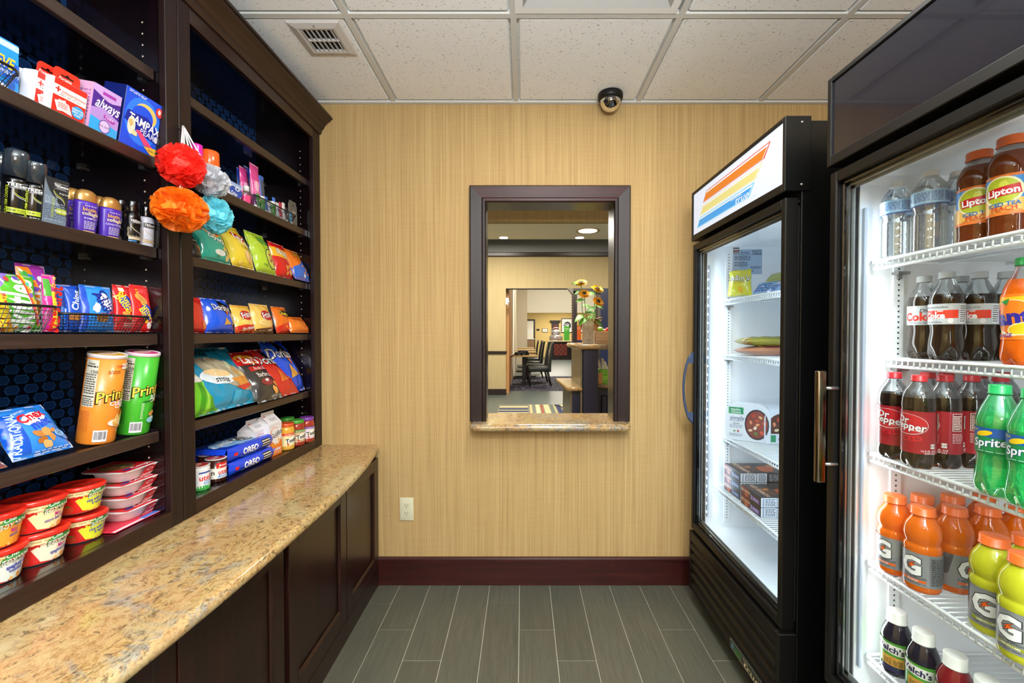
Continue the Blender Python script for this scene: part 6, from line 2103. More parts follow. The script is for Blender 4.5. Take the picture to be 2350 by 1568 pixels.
spr = [('r', '1c8a4a', -1, 0, 1, 1), ('p', '1f5aa8', [(-1, .55), (-.2, .66), (.6, .60), (.6, 1), (-1, 1)]), ('t', 'd6d83a', 'SODA', -.28, .90, .09), ('e', 'f2c81e', -.10, .78, .13, .10, 14), ('t', '124a8a', 'Sprite', -.04, .46, .32, 6, .15, .13), ('t', 'ffffff', 'Sprite', -.04, .46, .315, 6, .15, .05), ('r', 'e6f0ea', .30, .20, .44, .48), ('t', '14602e', '200', .37, .38, .13), ('l', 'bfe6cc', 1, -.2, .08, .3, .13), ('p', '6ac8a0', [(.18, .62), (.28, .50), (.20, .36), (.24, .50)])]
make_bottle('sprite', 'soda_bottle', .206, .0325, [(.74, 0), (.92, .012), (1.0, .05), (1.02, .10), (.98, .2), (.90, .30), (.89, .35), (.94, .38), (.95, .62), (1.0, .64), (.99, .68), (.84, .76), (.62, .85), (.46, .90), (.42, .92)], lambda t: sprite_m if t < .76 else sp_clear, mat('green_cap2', '22b060', .28), .48, .915, (.38, .615), mat('sprite_label', '1c8a4a', .3), spr, petal(.040, .36), lim=.8)
G = 'green soda bottles on the third cooler shelf'
place('sprite', 'green lemon-lime soda bottle in front of the red-labelled colas', 'soda bottle', px(2297, .812), .812, ZC, -.34, G)
place('sprite', 'green lemon-lime soda bottle cut off by the right picture edge', 'soda bottle', px(2376, .750), .750, ZC, -.3, G)


def g_items(c, cname, c2):
    return [('r', '8d8f91', -.62, 0, .62, 1), ('p', c2, [(-.62, 1), (-.30, 1), (-.38, .4), (-.62, .2)]), ('t', '3c3e40', 'G', -.06, .60, .56, 0, 0, .15, 1.0), ('t', 'f6f6f4', 'G', -.06, .60, .54, 0, 0, .10, 1.0), ('p', '1c1c1e', [(-.125, .47), (-.075, .585), (-.115, .60), (.035, .745), (-.02, .635), (.045, .625)]), ('p', 'f0641e', [(-.108, .495), (-.06, .585), (-.098, .60), (.022, .72), (-.032, .63), (.03, .618)]),
            ('t', '46484a', 'THIRST QUENCHER', -.02, .25, .055), ('r', c, -.24, .12, .20, .19), ('t', 'f2f2ea', cname, -.02, .155, .05), ('l', '55585a', 1, -.2, .05, .2, .09), ('r', '7a7c7e', .26, .06, .60, .94), ('l', '34363a', 14, .28, .10, .58, .90)]


gp = [(.82, 0), (.94, .012), (.99, .04), (.98, .07), (.94, .085), (.94, .47), (.99, .49), (1.0, .525), (.97, .55), (.84, .565), (.84, .58), (.95, .60), (1.0, .64), (.99, .70), (.92, .77), (.76, .835), (.60, .865), (.56, .88), (.56, .91)]
capo = mat('orange_sport_cap', 'f4702a', .3, coat=.2)
og = liquid('orange_sport_drink', 'f27610', .07, .3)
yg = liquid('lemon_sport_drink', 'dede34', .08, .35)
make_bottle('gator', 'sports_drink_bottle', .187, .0350, gp, lambda t: og, capo, .62, .903, (.085, .475), None, g_items('e8641e', 'ORANGE', '5a5c5e'), capribs=True)
make_bottle('gatoy', 'sports_drink_bottle', .187, .0350, gp, lambda t: yg, capo, .62, .903, (.085, .475), None, g_items('a3a818', 'LEMON-LIME', '55585a'))
G = 'orange sports drinks on the fourth cooler shelf'
for u, Y, yaw, lab in ((2060, 1.057, -.55, 'orange sports drink at the far left of the fourth shelf, G label in view'), (2125, .985, -.42, 'orange sports drink second from the left, front of its row with the full silver label'), (2198, .985, .95, 'orange sports drink third from the left, lightning bolt side in view'),
                       (2275, .985, .6, 'orange sports drink behind the yellow one, its shoulder in view'), (2344, .985, .5, 'orange sports drink at the right edge behind the yellow ones'),
                       (2123, 1.057, .6, 'back-row orange sports drink, left cap of the back row'), (2193, 1.057, .6, 'back-row orange sports drink, middle cap of the back row'), (2267, 1.057, .6, 'back-row orange sports drink, right cap just under the shelf rail')):
    place('gator', lab, 'sports drink', px(u, Y), Y, ZD, yaw, G)
G = 'yellow sports drinks on the fourth cooler shelf'
place('gatoy', 'yellow lemon-lime sports drink with orange cap, fully in view on the fourth shelf', 'sports drink', px(2291, .842), .842, ZD, -.20, G)
place('gatoy', 'yellow sports drink behind, only its cap and shoulder at the right edge', 'sports drink', px(2366, .842), .842, ZD, .3, G)
place('gatoy', 'yellow sports drink nearest, cut off by the right picture edge', 'sports drink', px(2364, .770), .770, ZD, -.45, G)

grape = liquid('grape_juice', '171225', .06)
redj = liquid('red_juice', '8a0f1e', .06, .2)
wp = [(.84, 0), (.95, .015), (.96, .06), (.93, .08), (.93, .54), (.97, .58), (.95, .64), (.82, .72), (.66, .79), (.60, .81), (.60, .83)]
wl = lambda c: [('r', '4f9a2e', -.9, 0, .9, 1), ('p', '2a2450', [(-.9, 0), (.9, 0), (.9, .36), (.3, .5), (-.2, .16), (-.9, .3)]), ('p', 'f2f0e8', [(-.42, .66), (.34, .58), (.34, .90), (-.42, .96)]), ('t', '221c50', "Welch's", -.04, .77, .20, -4, 0, .08), ('r', 'dba84a', -.16, .20, .30, .52), ('t', 'c83a1e', '100%', .06, .47, .06), ('l', '5a3a14', 4, -.12, .23, .26, .43),
                 ('c', c, .34, .28, .07, 2), ('c', c, .42, .40, .07, 4), ('c', '5a5a8a', .38, .16, .07, 5), ('c', c, .46, .24, .07, 7), ('c', '4a4a7a', -.24, .14, .07, 9)]
capw = mat('white_juice_cap', 'e4e4de', .35)
make_bottle('grape', 'juice_bottle', .148, .0315, wp, lambda t: grape, capw, .62, .825, (.08, .55), mat('juice_label', '4f9a2e', .3), wl('39396a'), lim=.6)
make_bottle('redjuice', 'juice_bottle', .148, .0315, wp, lambda t: redj, capw, .62, .825, (.08, .55), mat('juice_label_red', '8a1f2a', .3), wl('a82a3a'), lim=.6)
G = 'juice bottles on the lowest cooler shelf'
place('grape', 'dark grape juice bottle with white cap at the far left of the lowest shelf', 'juice bottle', px(2068, 1.046), 1.046, ZE, -.42, G)
place('grape', 'dark grape juice bottle, second from the left on the lowest shelf', 'juice bottle', px(2131, .975), .975, ZE, -.42, G)
place('redjuice', 'red juice bottle with white cap, third on the lowest shelf', 'juice bottle', px(2206, .903), .903, ZE, -.42, G)
place('grape', 'juice bottle nearest on the lowest shelf, only its white cap in view', 'juice bottle', px(2283, .835), .835, ZE, -.42, G)

# ================================================================== frozen goods in the far cooler
RF = -A90


def fbag(label, cat, name, X, Y, Z, wd, h, t, lean, yaw, col, items, seed, group=None, flat=False):
    rot = (-lean, 0, RF + yaw)
    return bag(name, label, cat, wd, h, t, Vector((X, Y, Z + .002 + t * .2)), rot, col, items, seed, group=group)


S1, S2, S3, S4 = ZS1
fbag('yellow candy ice cream bag at the far end of the far cooler top shelf', 'bag of ice cream', 'ice_cream_bag', .968, 1.955, S1, .105, .118, .045, .05, .75, 'd9d43e',
     [('t', '3a3a4a', "m&m's", .02, .68, .22, -4, .1, .12), ('t', 'f0eede', "m&m's", .02, .685, .215, -4, .1, .03), ('l', '8a8430', 1, -.3, .48, .3, .52), ('c', 'e8b43a', .1, .22, .14, 3), ('c', 'e0e070', -.2, .2, .1, 5)], 71, 'frozen treats in the far cooler')
icep = thin('frosty_plastic', 'dfeaf4', .2, diff=.45, dcol='b8cbe4')
MATS['film_frost'] = icep
for k, (X, Y, w_, h_, dz, yw, c) in enumerate(((1.05, 1.93, .09, .085, 0, .5, '9fc4e4'), (1.11, 1.90, .11, .07, .0, .2, 'b4cdea'), (1.10, 1.80, .10, .055, 0, -.2, 'c4d6ee'), (1.03, 1.82, .09, .05, 0, .1, '8fb0dc'), (1.12, 1.93, .12, .05, .068, .3, 'b9bd6a'))):
    fbag(('frosty blue ice cream wrapper beside the yellow bag', 'pale blue ice cream wrapper at the back of the top shelf', 'pale blue and white printed wrapper near the glass edge', 'blue and white twisted wrapper in front on the top shelf', 'olive and clear wrapper lying on top of the pale blue ones')[k], 'ice cream wrapper', 'ice_cream_wrapper',
         X, Y, S1 + dz, w_, h_, .035, .7, yw, c, [('e', '3fb8d8', .0, .5, .2, .2), ('e', 'dfe8ee', .0, .5, .12, .12), ('l', '5a6ac0', 4, -.4, .15, .4, .8)] if k != 4 else [('c', 'd8d04a', .2, .5, .2, 4)], 75 + k, 'frozen treats in the far cooler')
# sandwich packs
sw = [('r', '8a4a2e', -.34, .55, .42, .78), ('p', '9a9a34', [(-.42, .10), (.44, .06), (.44, .46), (-.42, .50)]), ('c', 'd8a060', -.44, .35, .2, 3), ('l', '5a5a20', 2, -.2, .2, .2, .36), ('e', 'e8c890', -.46, .6, .05, .2)]
m_i = 0
for X, Y, dz, yw, c, it, lab in ((.955, 1.90, .0, 0, 'c98a6a', [('c', 'c83a6a', .1, .5, .2, 3), ('c', 'e8c070', -.2, .5, .25, 4), ('c', '3fb0a0', .36, .5, .2, 5), ('p', 'a83a5a', [(-.2, .1), (.1, .1), (.2, .8), (.0, .9)])], 'multicoloured frozen snack pack, lower one on the second shelf of the far cooler'),
                                 (.960, 1.90, .040, 0, 'a8a03e', sw, 'olive and brown frozen sandwich pack lying on top of the multicoloured one')):
    W_, D_, H_ = .24, .12, .040
    m = MB()
    S = lambda x, z, of: (x, -D_ / 2 - .012 * sin(pi * max(0, min(1, z / H_))) * (1 - (2 * x / W_) ** 4) - of, z)
    fm = film(c)
    rr = random.Random(4)

    def pil(i, j, sgn):
        u, v = 2 * i - 1, 2 * j - 1
        q = max(0, 1 - abs(u) ** 3) ** .5 * max(0, 1 - abs(v) ** 3) ** .4
        return (u * W_ / 2, v * D_ / 2, H_ / 2 + sgn * H_ / 2 * q + .003 * noise.noise(Vector((u * 4, v * 3, dz * 50 + 2))))
    m.surf(lambda i, j: pil(i, j, 1), 26, 16, fm)
    m.surf(lambda i, j: pil(1 - i, j, -1), 26, 16, fm)
    m.deco(lambda x, z, of: (lambda p: (p[0], p[1], p[2] + of))(pil(x / W_ + .5, .02 + .5 * z / D_ * 2 * .98, 1)), W_, D_ * .5, it, L=.012, off=.001)
    m.deco(lambda x, z, of: (lambda p: (p[0], p[1], p[2] - of))(pil(x / W_ + .5, .5 * z / D_ * 2 * .9 + .01, -1)), W_, D_ * .5, [(a[0], film(a[1]) if isinstance(a[1], str) else a[1]) + tuple(a[2:]) for a in it[:3]], L=.012, off=.001)
    x = m.build('frozen_sandwich_pack', None, (1.06, Y - .01, S2 + .001 + dz), (0, 0, .04 + yw))
    tag(x, lab, 'frozen sandwich pack', 'frozen packs on the second shelf of the far cooler')
# bowl meal carton with rounded shoulders
o = thing('frozen_meal_box', 'white frozen meal carton with round food picture on the third shelf of the far cooler', 'frozen meal', (.985, 1.905, S3 + .001), (0, 0, -.62), 'frozen meal cartons in the far cooler')
W_, H_, D_ = .175, .165, .045


def dome(w_, h_):
    pts = [(-w_ / 2, 0), (w_ / 2, 0), (w_ / 2, h_ * .70)]
    for i in range(1, 10):
        a = pi / 2 * i / 10
        pts.append((w_ / 2 - w_ * .30 * (1 - cos(a)), h_ * .70 + h_ * .30 * sin(a)))
    for i in range(9, 0, -1):
        a = pi / 2 * i / 10
        pts.append((-w_ / 2 + w_ * .30 * (1 - cos(a)), h_ * .70 + h_ * .30 * sin(a)))
    return pts + [(-w_ / 2, h_ * .70)]


fm_it = [('r', '2f9a6a', -.44, .70, -.10, .88), ('t', 'ffffff', 'Healthy', -.27, .82, .055), ('t', 'ffffff', 'Choice', -.27, .75, .06), ('t', '6a7a9a', 'simply', -.24, .60, .10), ('l', '8a98b0', 2, -.42, .50, -.12, .54), ('t', '55627c', 'Meatball', -.26, .45, .035), ('l', '9aa6bc', 3, -.42, .32, -.12, .42), ('c', 'c83a3a', -.22, .24, .035, 3), ('c', '3f8a4a', -.30, .24, .03, 4), ('l', '9aa6bc', 3, -.42, .10, -.12, .18),
         ('e', '3a3440', .20, .46, .27, .40), ('e', '8a4a44', .20, .46, .24, .36)] + [('c', c, .20 + .17 * cos(a) * q, .46 + .26 * sin(a) * q, .055, k) for k, (c, a, q) in enumerate([('d86a4a', .2, 1), ('e8b080', 1, .9), ('b84a3a', 2, 1), ('e0906a', 2.9, .8), ('f0d0a8', 3.8, 1), ('6a8a4a', 4.6, .9), ('d85a44', 5.4, 1), ('e8a878', 0, .1), ('c8543e', 1.5, .4), ('f2e0c8', 4.2, .4), ('a83a30', 5.9, .5)])]
m = MB()
cw2 = mat('carton_frost', 'e4ebf4', .35)
m.ext(dome(W_, H_), 0, D_, cw2, 'y')
m.deco(lambda x, z, of: (x, -of, z), W_, H_, fm_it, L=.06)
m.build('carton', o)
o = thing('frozen_meal_box', 'white frozen meal carton lying deeper, its end picture at the cooler door edge', 'frozen meal', (1.115, 1.86, S3 + .001), (0, 0, -.05), 'frozen meal cartons in the far cooler')
m = MB()
m.ext(dome(.16, .15), 0, .12, cw2, 'y')
m.deco(lambda x, z, of: (x, -of, z), .16, .15, [('e', '5a3a34', -.05, .50, .36, .36), ('r', 'e4ebf4', -.5, 0, .5, .28), ('r', '2f9a6a', -.36, .04, -.20, .24), ('t', '6a7a9a', 'simply', .02, .15, .10)] + [('c', c, -.05 + .2 * cos(a), .52 + .18 * sin(a), .07, k) for k, (c, a) in enumerate([('d86a4a', .2), ('e8b080', 1), ('b84a3a', 2), ('e0906a', 3), ('f0d0a8', 4), ('6a8a4a', 5), ('d85a44', 5.9)])], L=.06)
m.build('carton', o)

# pizza boxes
pz_end = [('r', '26262e', -.5, 0, .5, 1), ('p', '8a1a22', [(-.48, .2), (-.05, .02), (-.05, .8), (-.3, .98), (-.48, .9)]), ('t', 'f0d8b0', 'RED BARON', -.26, .62, .26, 0, 0, .07), ('e', 'd8602a', -.22, .26, .09, .2), ('r', 'c8202a', -.48, .9, -.05, .96)]


def pizza(label, x0, yc, z, w_, d_, h_, col, group):
    """long box: end with the printed name towards the aisle, nutrition side towards the camera"""
    o = thing('pizza_box', label, 'pizza box', (x0, yc, z), (0, 0, RF), group)
    m = MB()
    m.box(-w_ / 2, 0, 0, w_ / 2, d_, h_, mat('pizza_black', '22242c', .3, coat=.2), .0008)
    m.deco(lambda x, zz, of: (x, -of, zz), w_, h_, pz_end + [('r', col, .0, .14, .44, .62), ('t', 'f0f0f6', '2', .05, .40, .36, 0, 0, .06), ('l', 'e8e6f0', 2, .12, .22, .42, .54)], L=.06)
    m.deco(lambda x, zz, of: (w_ / 2 + of, d_ / 2 + x, zz), d_, h_, [('r', 'cfd4da', -.5, .03, .0, .97), ('r', '8a8f98', -.47, .08, -.44, .92), ('l', '3a3e46', 5, -.42, .12, -.22, .9), ('r', '1a1a1e', -.20, 0, -.19, 1), ('l', '3a3e46', 5, -.16, .12, -.02, .9), ('r', '2a2c34', .0, 0, .5, 1), ('l', '9aa0aa', 5, .04, .1, .4, .9)], L=.06)
    m.deco(lambda x, yy, of: (x, yy, h_ + of), w_, d_, [('p', '5a3a2e', [(-.3, .04), (.3, .10), (.34, .42), (-.2, .40)]), ('t', 'c8a890', 'RED BARON', .0, .18, .09, 0, 0, .08), ('c', 'd8823a', -.08, .32, .07, 3), ('c', 'b8562a', .12, .60, .2, 5), ('c', 'c87a4a', -.1, .8, .14, 7)], L=.06)
    m.build('carton', o)


gz = 'black pizza boxes on the lowest shelf of the far cooler'
yc = (at(1658, 1080, X=.91).y + at(1700, 1100, X=.91).y) / 2 - .005
for k, nm in enumerate(('bottom', 'middle', 'top')):
    pizza('black frozen pizza box with blue tag, %s one of the back stack of three' % nm, .912, yc, S4 + .001 + .0385 * k, .145, .22, .038, '2f6ab8', gz)
for k, nm in enumerate(('lower', 'upper')):
    pizza('black frozen pizza box with purple tag, %s one of the front stack of two' % nm, .905, yc - .168, S4 + .001 + .0385 * k, .150, .20, .038, '6a3ab0', gz)

# ================================================================== the lobby seen through the opening
def LX(u, Y):
    return at(u, 784, Y=Y).x


def LZ(v, Y):
    return at(1200, v, Y=Y).z


cream = mat('cream_paint', 'd9cdb4', .8)
cream2 = mat('pale_cream_paint', 'f4eedc', .8)
greyp = mat('grey_paint', '8c8f90', .8)
yellow = mat('yellow_paint', 'dcc07a', .8)
navy = mat('navy_laminate', '141c3a', .35)
darkw = mat('dark_walnut', '1f1310', .35)
beigep = mat('beige_panel', '6e6450', .3)

# floor finishes
m = MB()
m.box(-8, 2.36, -.03, 9, 26, 0, mat('lobby_tile', '454e4a', .35))
struct(m.build('floor'))
MB().box
tag(MB().box(-3.5, 9.75, 0, 3.2, 13.1, .003, (lambda: (lambda m_: m_)(mat('carpet_base', '2c2838', .9)))()).build('carpet'), 'dark purple patterned carpet under the dining tables', 'carpet')
nt, n, l, b = nodes(MATS['carpet_base'])
t_ = tex_noise(nt, texcoord(nt, (9, 1.5, 1)), 1.6, 3, .6)
r_ = ramp(n, [(.45, '2b2839'), (.6, '3a3547'), (.66, '8a8078'), (.68, '2f2b3a')])
l.new(t_, r_.inputs[0]); l.new(r_.outputs[0], b.inputs['Base Color'])

# striped rug
rx0, rx1, ry0, ry1 = -.42, 1.3, 6.0, 7.85
rg = MB()
rg.box(rx0, ry0, 0, rx1, ry1, .008, mat('rug_ground', '5f5c4c', .9))
xs = rx0
rr = random.Random(12)
cols = ['a49c78', '2c302c', '978a62', '525b5a', 'a49c78', '84301f', 'a0956e', '48524a', '9c9168', '161e42', 'a49c78', '161e42', '978a62']
# lengthways blocks of stripes
y = ry0
for bi, (xa, xb, horiz) in enumerate(((rx0 + .02, .10, True), (.10, 1.28, False))):
    if horiz:
        y = ry0 + .02
        k = 0
        while y < ry1 - .06:
            wd = (.05, .09, .03, .12)[k % 4]
            rg.box(xa, y, .008, xb - .01, y + wd, .0095, mat('rug_' + cols[k % len(cols)], cols[k % len(cols)], .9))
            y += wd + .05; k += 1
    else:
        x = xa + .02
        k = 0
        while x < xb - .05:
            wd = (.04, .02, .07, .03, .09)[k % 5]
            rg.box(x, ry0 + .02, .008, x + wd, ry1 - .02, .0095, mat('rug_' + cols[(k + 2) % len(cols)], cols[(k + 2) % len(cols)], .9))
            x += wd + .022; k += 1
sw_ = []
for i in range(60):
    t = i / 59
    sw_.append((.56 + .45 * t + .09 * sin(9 * t), 7.55 - 1.2 * t + .18 * cos(9 * t), .0105))
rg.tube(sw_, .012, mat('rug_ink', '15161c', .9), 4)
tag(rg.build('rug'), 'striped multicoloured rug with a curling black line, seen over the sill', 'rug')

# soffit, ceiling, bulkhead and header wall with the wide opening
YW = 9.15
struct(MB().box(-4, 5.0, LZ(509, 5.0), 5, 5.10, 4.3, wallpaper).build('wall_soffit'))
ZCL = LZ(549, 8.75)
m = MB()
m.box(-5, 2.36, ZCL + .0, 6, 8.75, ZCL + .06, cream2)
m.box(-8, 8.75, 4.4, 9, 26, 4.46, cream2)
struct(m.build('ceiling'))
struct(MB().box(-4, 8.75, ZCL - .0, 6, 8.80, 4.4, greyp).build('wall_bulkhead'))
m = MB()
zo, xo = LZ(662, YW), LX(1161, YW)
zc = LZ(588, YW)
m.box(-5, YW, zo, 7, YW + .25, zc, wallpaper2)
m.box(-5, YW, 0, xo, YW + .25, zo, wallpaper2)
m.box(-5, YW, zc, 7, YW + .25, 4.4, greyp)
struct(m.build('wall_lobby'))
MB_ = MB().box(-5, YW - .06, zc - .01, 7, YW, LZ(580, YW), darkw, .01)
struct(MB_.build('trim_2'), 'dark moulding at the top of the lobby wall')
struct(MB().box(xo - 3, YW - .03, LZ(812, YW), xo + .02, YW, LZ(806, YW), darkw, .006).build('trim_3'), 'dark chair rail on the lobby wall')
struct(MB().box(-5, YW - .025, 0, xo + .01, YW, .125, darkw, .004).build('baseboard_lobby'))
struct(MB().box(xo, YW - .01, zo - .002, LX(1395, YW), YW + .26, zo + .0, greyp).build('trim_4'), 'grey underside of the lobby opening')
for k, (u, v, rad) in enumerate(((1156, 549, .085), (1330, 549, .085))):
    X = LX(u, 8.6)
    o = thing('recessed_downlight', ('left', 'right')[k] + ' small bright recessed light at the far edge of the lobby ceiling', 'ceiling light', (X, 8.62, ZCL), group='recessed lobby downlights')
    MB().lathe([(rad, -.001), (rad * 1.25, -.004), (rad * 1.25, 0)], white_metal, 28).build('trim_ring', o)
    MB().lathe([(rad, -.004), (0, -.004)], mat('downlight_glow', 'fff6e6', .5, emit=9), 28).build('lamp', o)
q = at(1349, 530, Z=ZCL)
o = thing('recessed_downlight', 'large round recessed light in the cream lobby ceiling, nearest to the opening', 'ceiling light', (q.x, q.y, ZCL), group='recessed lobby downlights')
MB().lathe([(.17, -.001), (.22, -.006), (.22, 0)], mat('brass_trim', 'd8b98a', .4), 36).build('trim_ring', o)
MB().lathe([(.17, -.006), (0, -.006)], mat('downlight_wide', 'fff2dc', .5, emit=3), 36).build('lamp', o)

# hall behind: high cream wall, left wall with doorways, low ceiling over the yellow room
m = MB()
YS = 18.0
m.box(LX(1210, YS), YS, LZ(718, YS), 7, YS + .2, 4.4, cream2)
struct(m.build('wall_high'))
struct(MB().box(LX(1210, YS) - 2.0, YS, 0, LX(1210, YS), YS + .2, 4.4, cream).build('wall_pier'))
struct(MB().box(-.36, 9.4, 0, -.30, 12.2, 4.4, mat('door_wood', 'c08a52', .5)).build('door_1'), 'light wooden door edge in the lobby')
m = MB()
m.box(-.34, 12.2, 0, -.28, 14.2, 4.4, cream2)
m.box(-.34, 14.2, 0, -.24, 18.0, 4.4, cream)
struct(m.build('wall_hall'))
struct(MB().box(-8, 9.4, 0, -7.9, 26, 4.4, cream).build('wall_west'))
struct(MB().box(7, 2.36, 0, 7.1, 26, 4.4, cream).build('wall_east'))
struct(MB().box(-5, 2.36, 0, -4.9, 9.15, 4.4, wallpaper2).build('wall_lobby_west'))
YE = 24.0
struct(MB().box(-3, YE, 0, 7, YE + .1, 4.4, yellow).build('wall_yellow'))
struct(MB().box(-3, YS + .2, 2.72, 7, YE, 2.77, cream2).build('ceiling_low'))
# wall bits: thermostat, door with dark frame, signs, certificate, pictures
o = thing('wall_switch', 'small white wall device on the left jamb of the lobby opening', 'wall switch', (xo + .03, YW - .02, LZ(692, YW)), (0, 0, 0))
MB().box(-.035, -.02, -.07, .03, .02, .07, white_metal, .008).build('plate', o)
MB().lathe([(.025, 0), (.022, .03), (0, .035)], white_metal, 16, TR(.02, -.02, -.01, rx=R(90))).build('sensor', o)
x0, x1 = LX(1209, YE), LX(1228, YE)
zt = LZ(733, YE)
m = MB()
m.box(x0 - .6, YE - .04, 0, x1, YE - .01, zt, darkw)
struct(m.build('door_2'), 'door with dark frame in the yellow room')
m = MB()
m.box(x0 - .5, YE - .06, 0, x1 - .09, YE - .04, zt - .09, cream2)
for dx in (.0, .17):
    m.box(x0 + .03 + dx, YE - .065, LZ(766, YE), x0 + .16 + dx, YE - .06, LZ(756, YE), mat('paper', 'f4f2ee', .7))
struct(m.build('door_3'), 'pale door leaf with two paper notices')


def flatbox(name, label, cat, u0, v0, u1, v1, Y, col, dep=.03, inner=None, group=None):
    o = MB()
    x0, x1, z0, z1 = LX(u0, Y), LX(u1, Y), LZ(v1, Y), LZ(v0, Y)
    o.box(x0, Y - dep, z0, x1, Y, z1, col, .004)
    if inner:
        o.deco(lambda x, z, of: ((x0 + x1) / 2 + x, Y - dep - of - .001, z0 + z), x1 - x0, z1 - z0, inner, L=3, off=.002)
    return tag(o.build(name), label, cat, group)


flatbox('room_sign', 'tiny dark room sign on the yellow wall', 'sign', 1231.5, 755, 1238, 759, YE, darkw)
flatbox('certificate', 'small framed certificate on the yellow wall', 'framed paper', 1244, 754, 1257, 763, YE, mat('frame_brown', '4a3524', .4), .03, [('r', 'f2efe6', -.42, .10, .42, .90), ('l', 'b8b4aa', 3, -.3, .3, .3, .7)])
flatbox('framed_picture', 'framed black and white picture left of the dark column in the yellow room', 'picture', 1288, 731, 1313, 764, YE, black_satin, .04, [('r', 'f0f0ee', -.44, .05, .44, .95), ('e', '3a3f44', .05, .5, .34, .28), ('e', '9aa0a4', .0, .56, .24, .10), ('c', 'e8e8e8', .1, .44, .10, 3)], 'framed pictures in the yellow room')
flatbox('framed_picture', 'framed black and white picture right of the dark column, behind the sunflowers', 'picture', 1328, 731, 1350, 764, YE, black_satin, .04, [('r', 'f0f0ee', -.44, .05, .44, .95), ('e', '2a2f34', -.1, .5, .24, .3), ('p', '8a9094', [(-.3, .2), (.0, .8), (.1, .6), (.0, .2)])], 'framed pictures in the yellow room')
o = thing('wall_pilaster', 'dark capped wall pilaster with a red woven panel on the yellow wall', 'wall decoration', (LX(1274, YE), YE, 0))
MB().box(-.19, -.10, LZ(786, YE), .19, 0, LZ(742, YE), darkw, .01).build('frame', o)
m = MB()
for k, (w_, dz) in enumerate(((.22, 0), (.26, .05), (.29, .10))):
    m.box(-w_, -.12 - .02 * k, LZ(742, YE) + dz, w_, 0, LZ(742, YE) + dz + .05, darkw, .008)
m.build('cap', o)
weave = mat('red_weave', '6a2318', .6)
nt, n, l, b = nodes(weave)
ck = n.new('ShaderNodeTexChecker'); ck.inputs['Scale'].default_value = 9
ck.inputs[1].default_value, ck.inputs[2].default_value = hexc('742a1c'), hexc('4a1710')
l.new(texcoord(nt, (1, 1, 1)), ck.inputs[0]); l.new(ck.outputs[0], b.inputs['Base Color'])
MB().box(-.13, -.115, LZ(784, YE), .13, -.10, LZ(746, YE), weave).build('panel', o)

# breakfast counter
YCn = 21.6
x0, x1 = LX(1263, YCn), LX(1307, YCn)
o = thing('breakfast_counter', 'dark counter with a red woven front panel in the yellow room', 'counter', ((x0 + x1) / 2, YCn, 0))
hw = (x1 - x0) / 2
MB().box(-hw, 0, 0, hw + 2.5, .8, LZ(785, YCn), darkw, .01).build('body', o)
MB().box(-hw + .18, -.02, LZ(816, YCn), hw - .12, .0, LZ(790, YCn), weave).build('panel', o)
MB().box(-hw - .15, -.06, LZ(785, YCn), hw + 2.6, .85, LZ(782.5, YCn), granite, .01).build('top', o)
zt = LZ(782.5, YCn)
o = thing('pastry_stand', 'clear two-tier pastry stand with wire handle on the breakfast counter', 'pastry stand', (LX(1277, YCn), YCn + .3, zt))
cl2 = thin('clear_acrylic', 'f0f2f4', .2, diff=.25, dcol='e6e2de')
MB().lathe([(.30, 0), (.34, .02), (.34, .22), (.22, .30), (.05, .33)], cl2, 24).build('lower_dome', o)
MB().lathe([(.20, .33), (.25, .36), (.22, .50), (.10, .56), (0, .57)], cl2, 24).build('upper_dome', o)
MB().tube([(.30 * cos(a), 0, .36 + .30 * sin(a)) for a in [pi * i / 14 for i in range(15)]], .010, steel, 6).build('handle', o)
m = MB()
for k in range(7):
    m.lathe([(0, 0), (.07, .01), (.08, .05), (0, .09)], mat('pastry', 'b8703a', .6), 10, TR(.18 * cos(k * .9), .18 * sin(k * .9), .03))
m.build('pastries', o)
for (u0, v0, u1, v1, c, lab) in ((1294, 749, 1306.5, 782, '3f9a2e', 'tall green standing sign on the breakfast counter'), (1322, 747, 1333, 781, 'e86a2a', 'tall orange standing sign right of the dark column')):
    flatbox('table_sign', lab, 'sign', u0, v0, u1, v1, YCn + .3 if u0 < 1310 else 20.8, mat('sign_' + c, c, .5), .06, [('l', 'e8f0e0', 1, -.36, .80, .36, .86), ('l', 'd8e8c8', 2, -.3, .72, .3, .76)], 'standing signs in the yellow room')
m = MB()
YB2 = 20.5
m.box(LX(1322, YB2), YB2, 0, LX(1345, YB2), YB2 + .8, LZ(781, YB2), mat('buffet_blue', '2c3560', .5), .01)
tag(m.build('buffet_cabinet'), 'dark blue buffet cabinet right of the dark column in the distance', 'cabinet')
m = MB()
YD = 23.2
m.box(LX(1209, YD), YD, 0, LX(1226, YD), YD + .5, LZ(779, YD), mat('desk_wood', '8a6a48', .5), .01)
m.box(LX(1208, YD), YD - .03, LZ(779, YD), LX(1227, YD), YD + .5, LZ(777.5, YD), white_metal)
tag(m.build('side_desk'), 'small wooden desk by the pale door in the distance', 'desk')

# dining chairs and tables
leath = mat('charcoal_leather', '1c211f', .35)
leathb = mat('blue_leather_back', '2c3a5c', .45)
legw = mat('black_leg', '0d0b0b', .4)


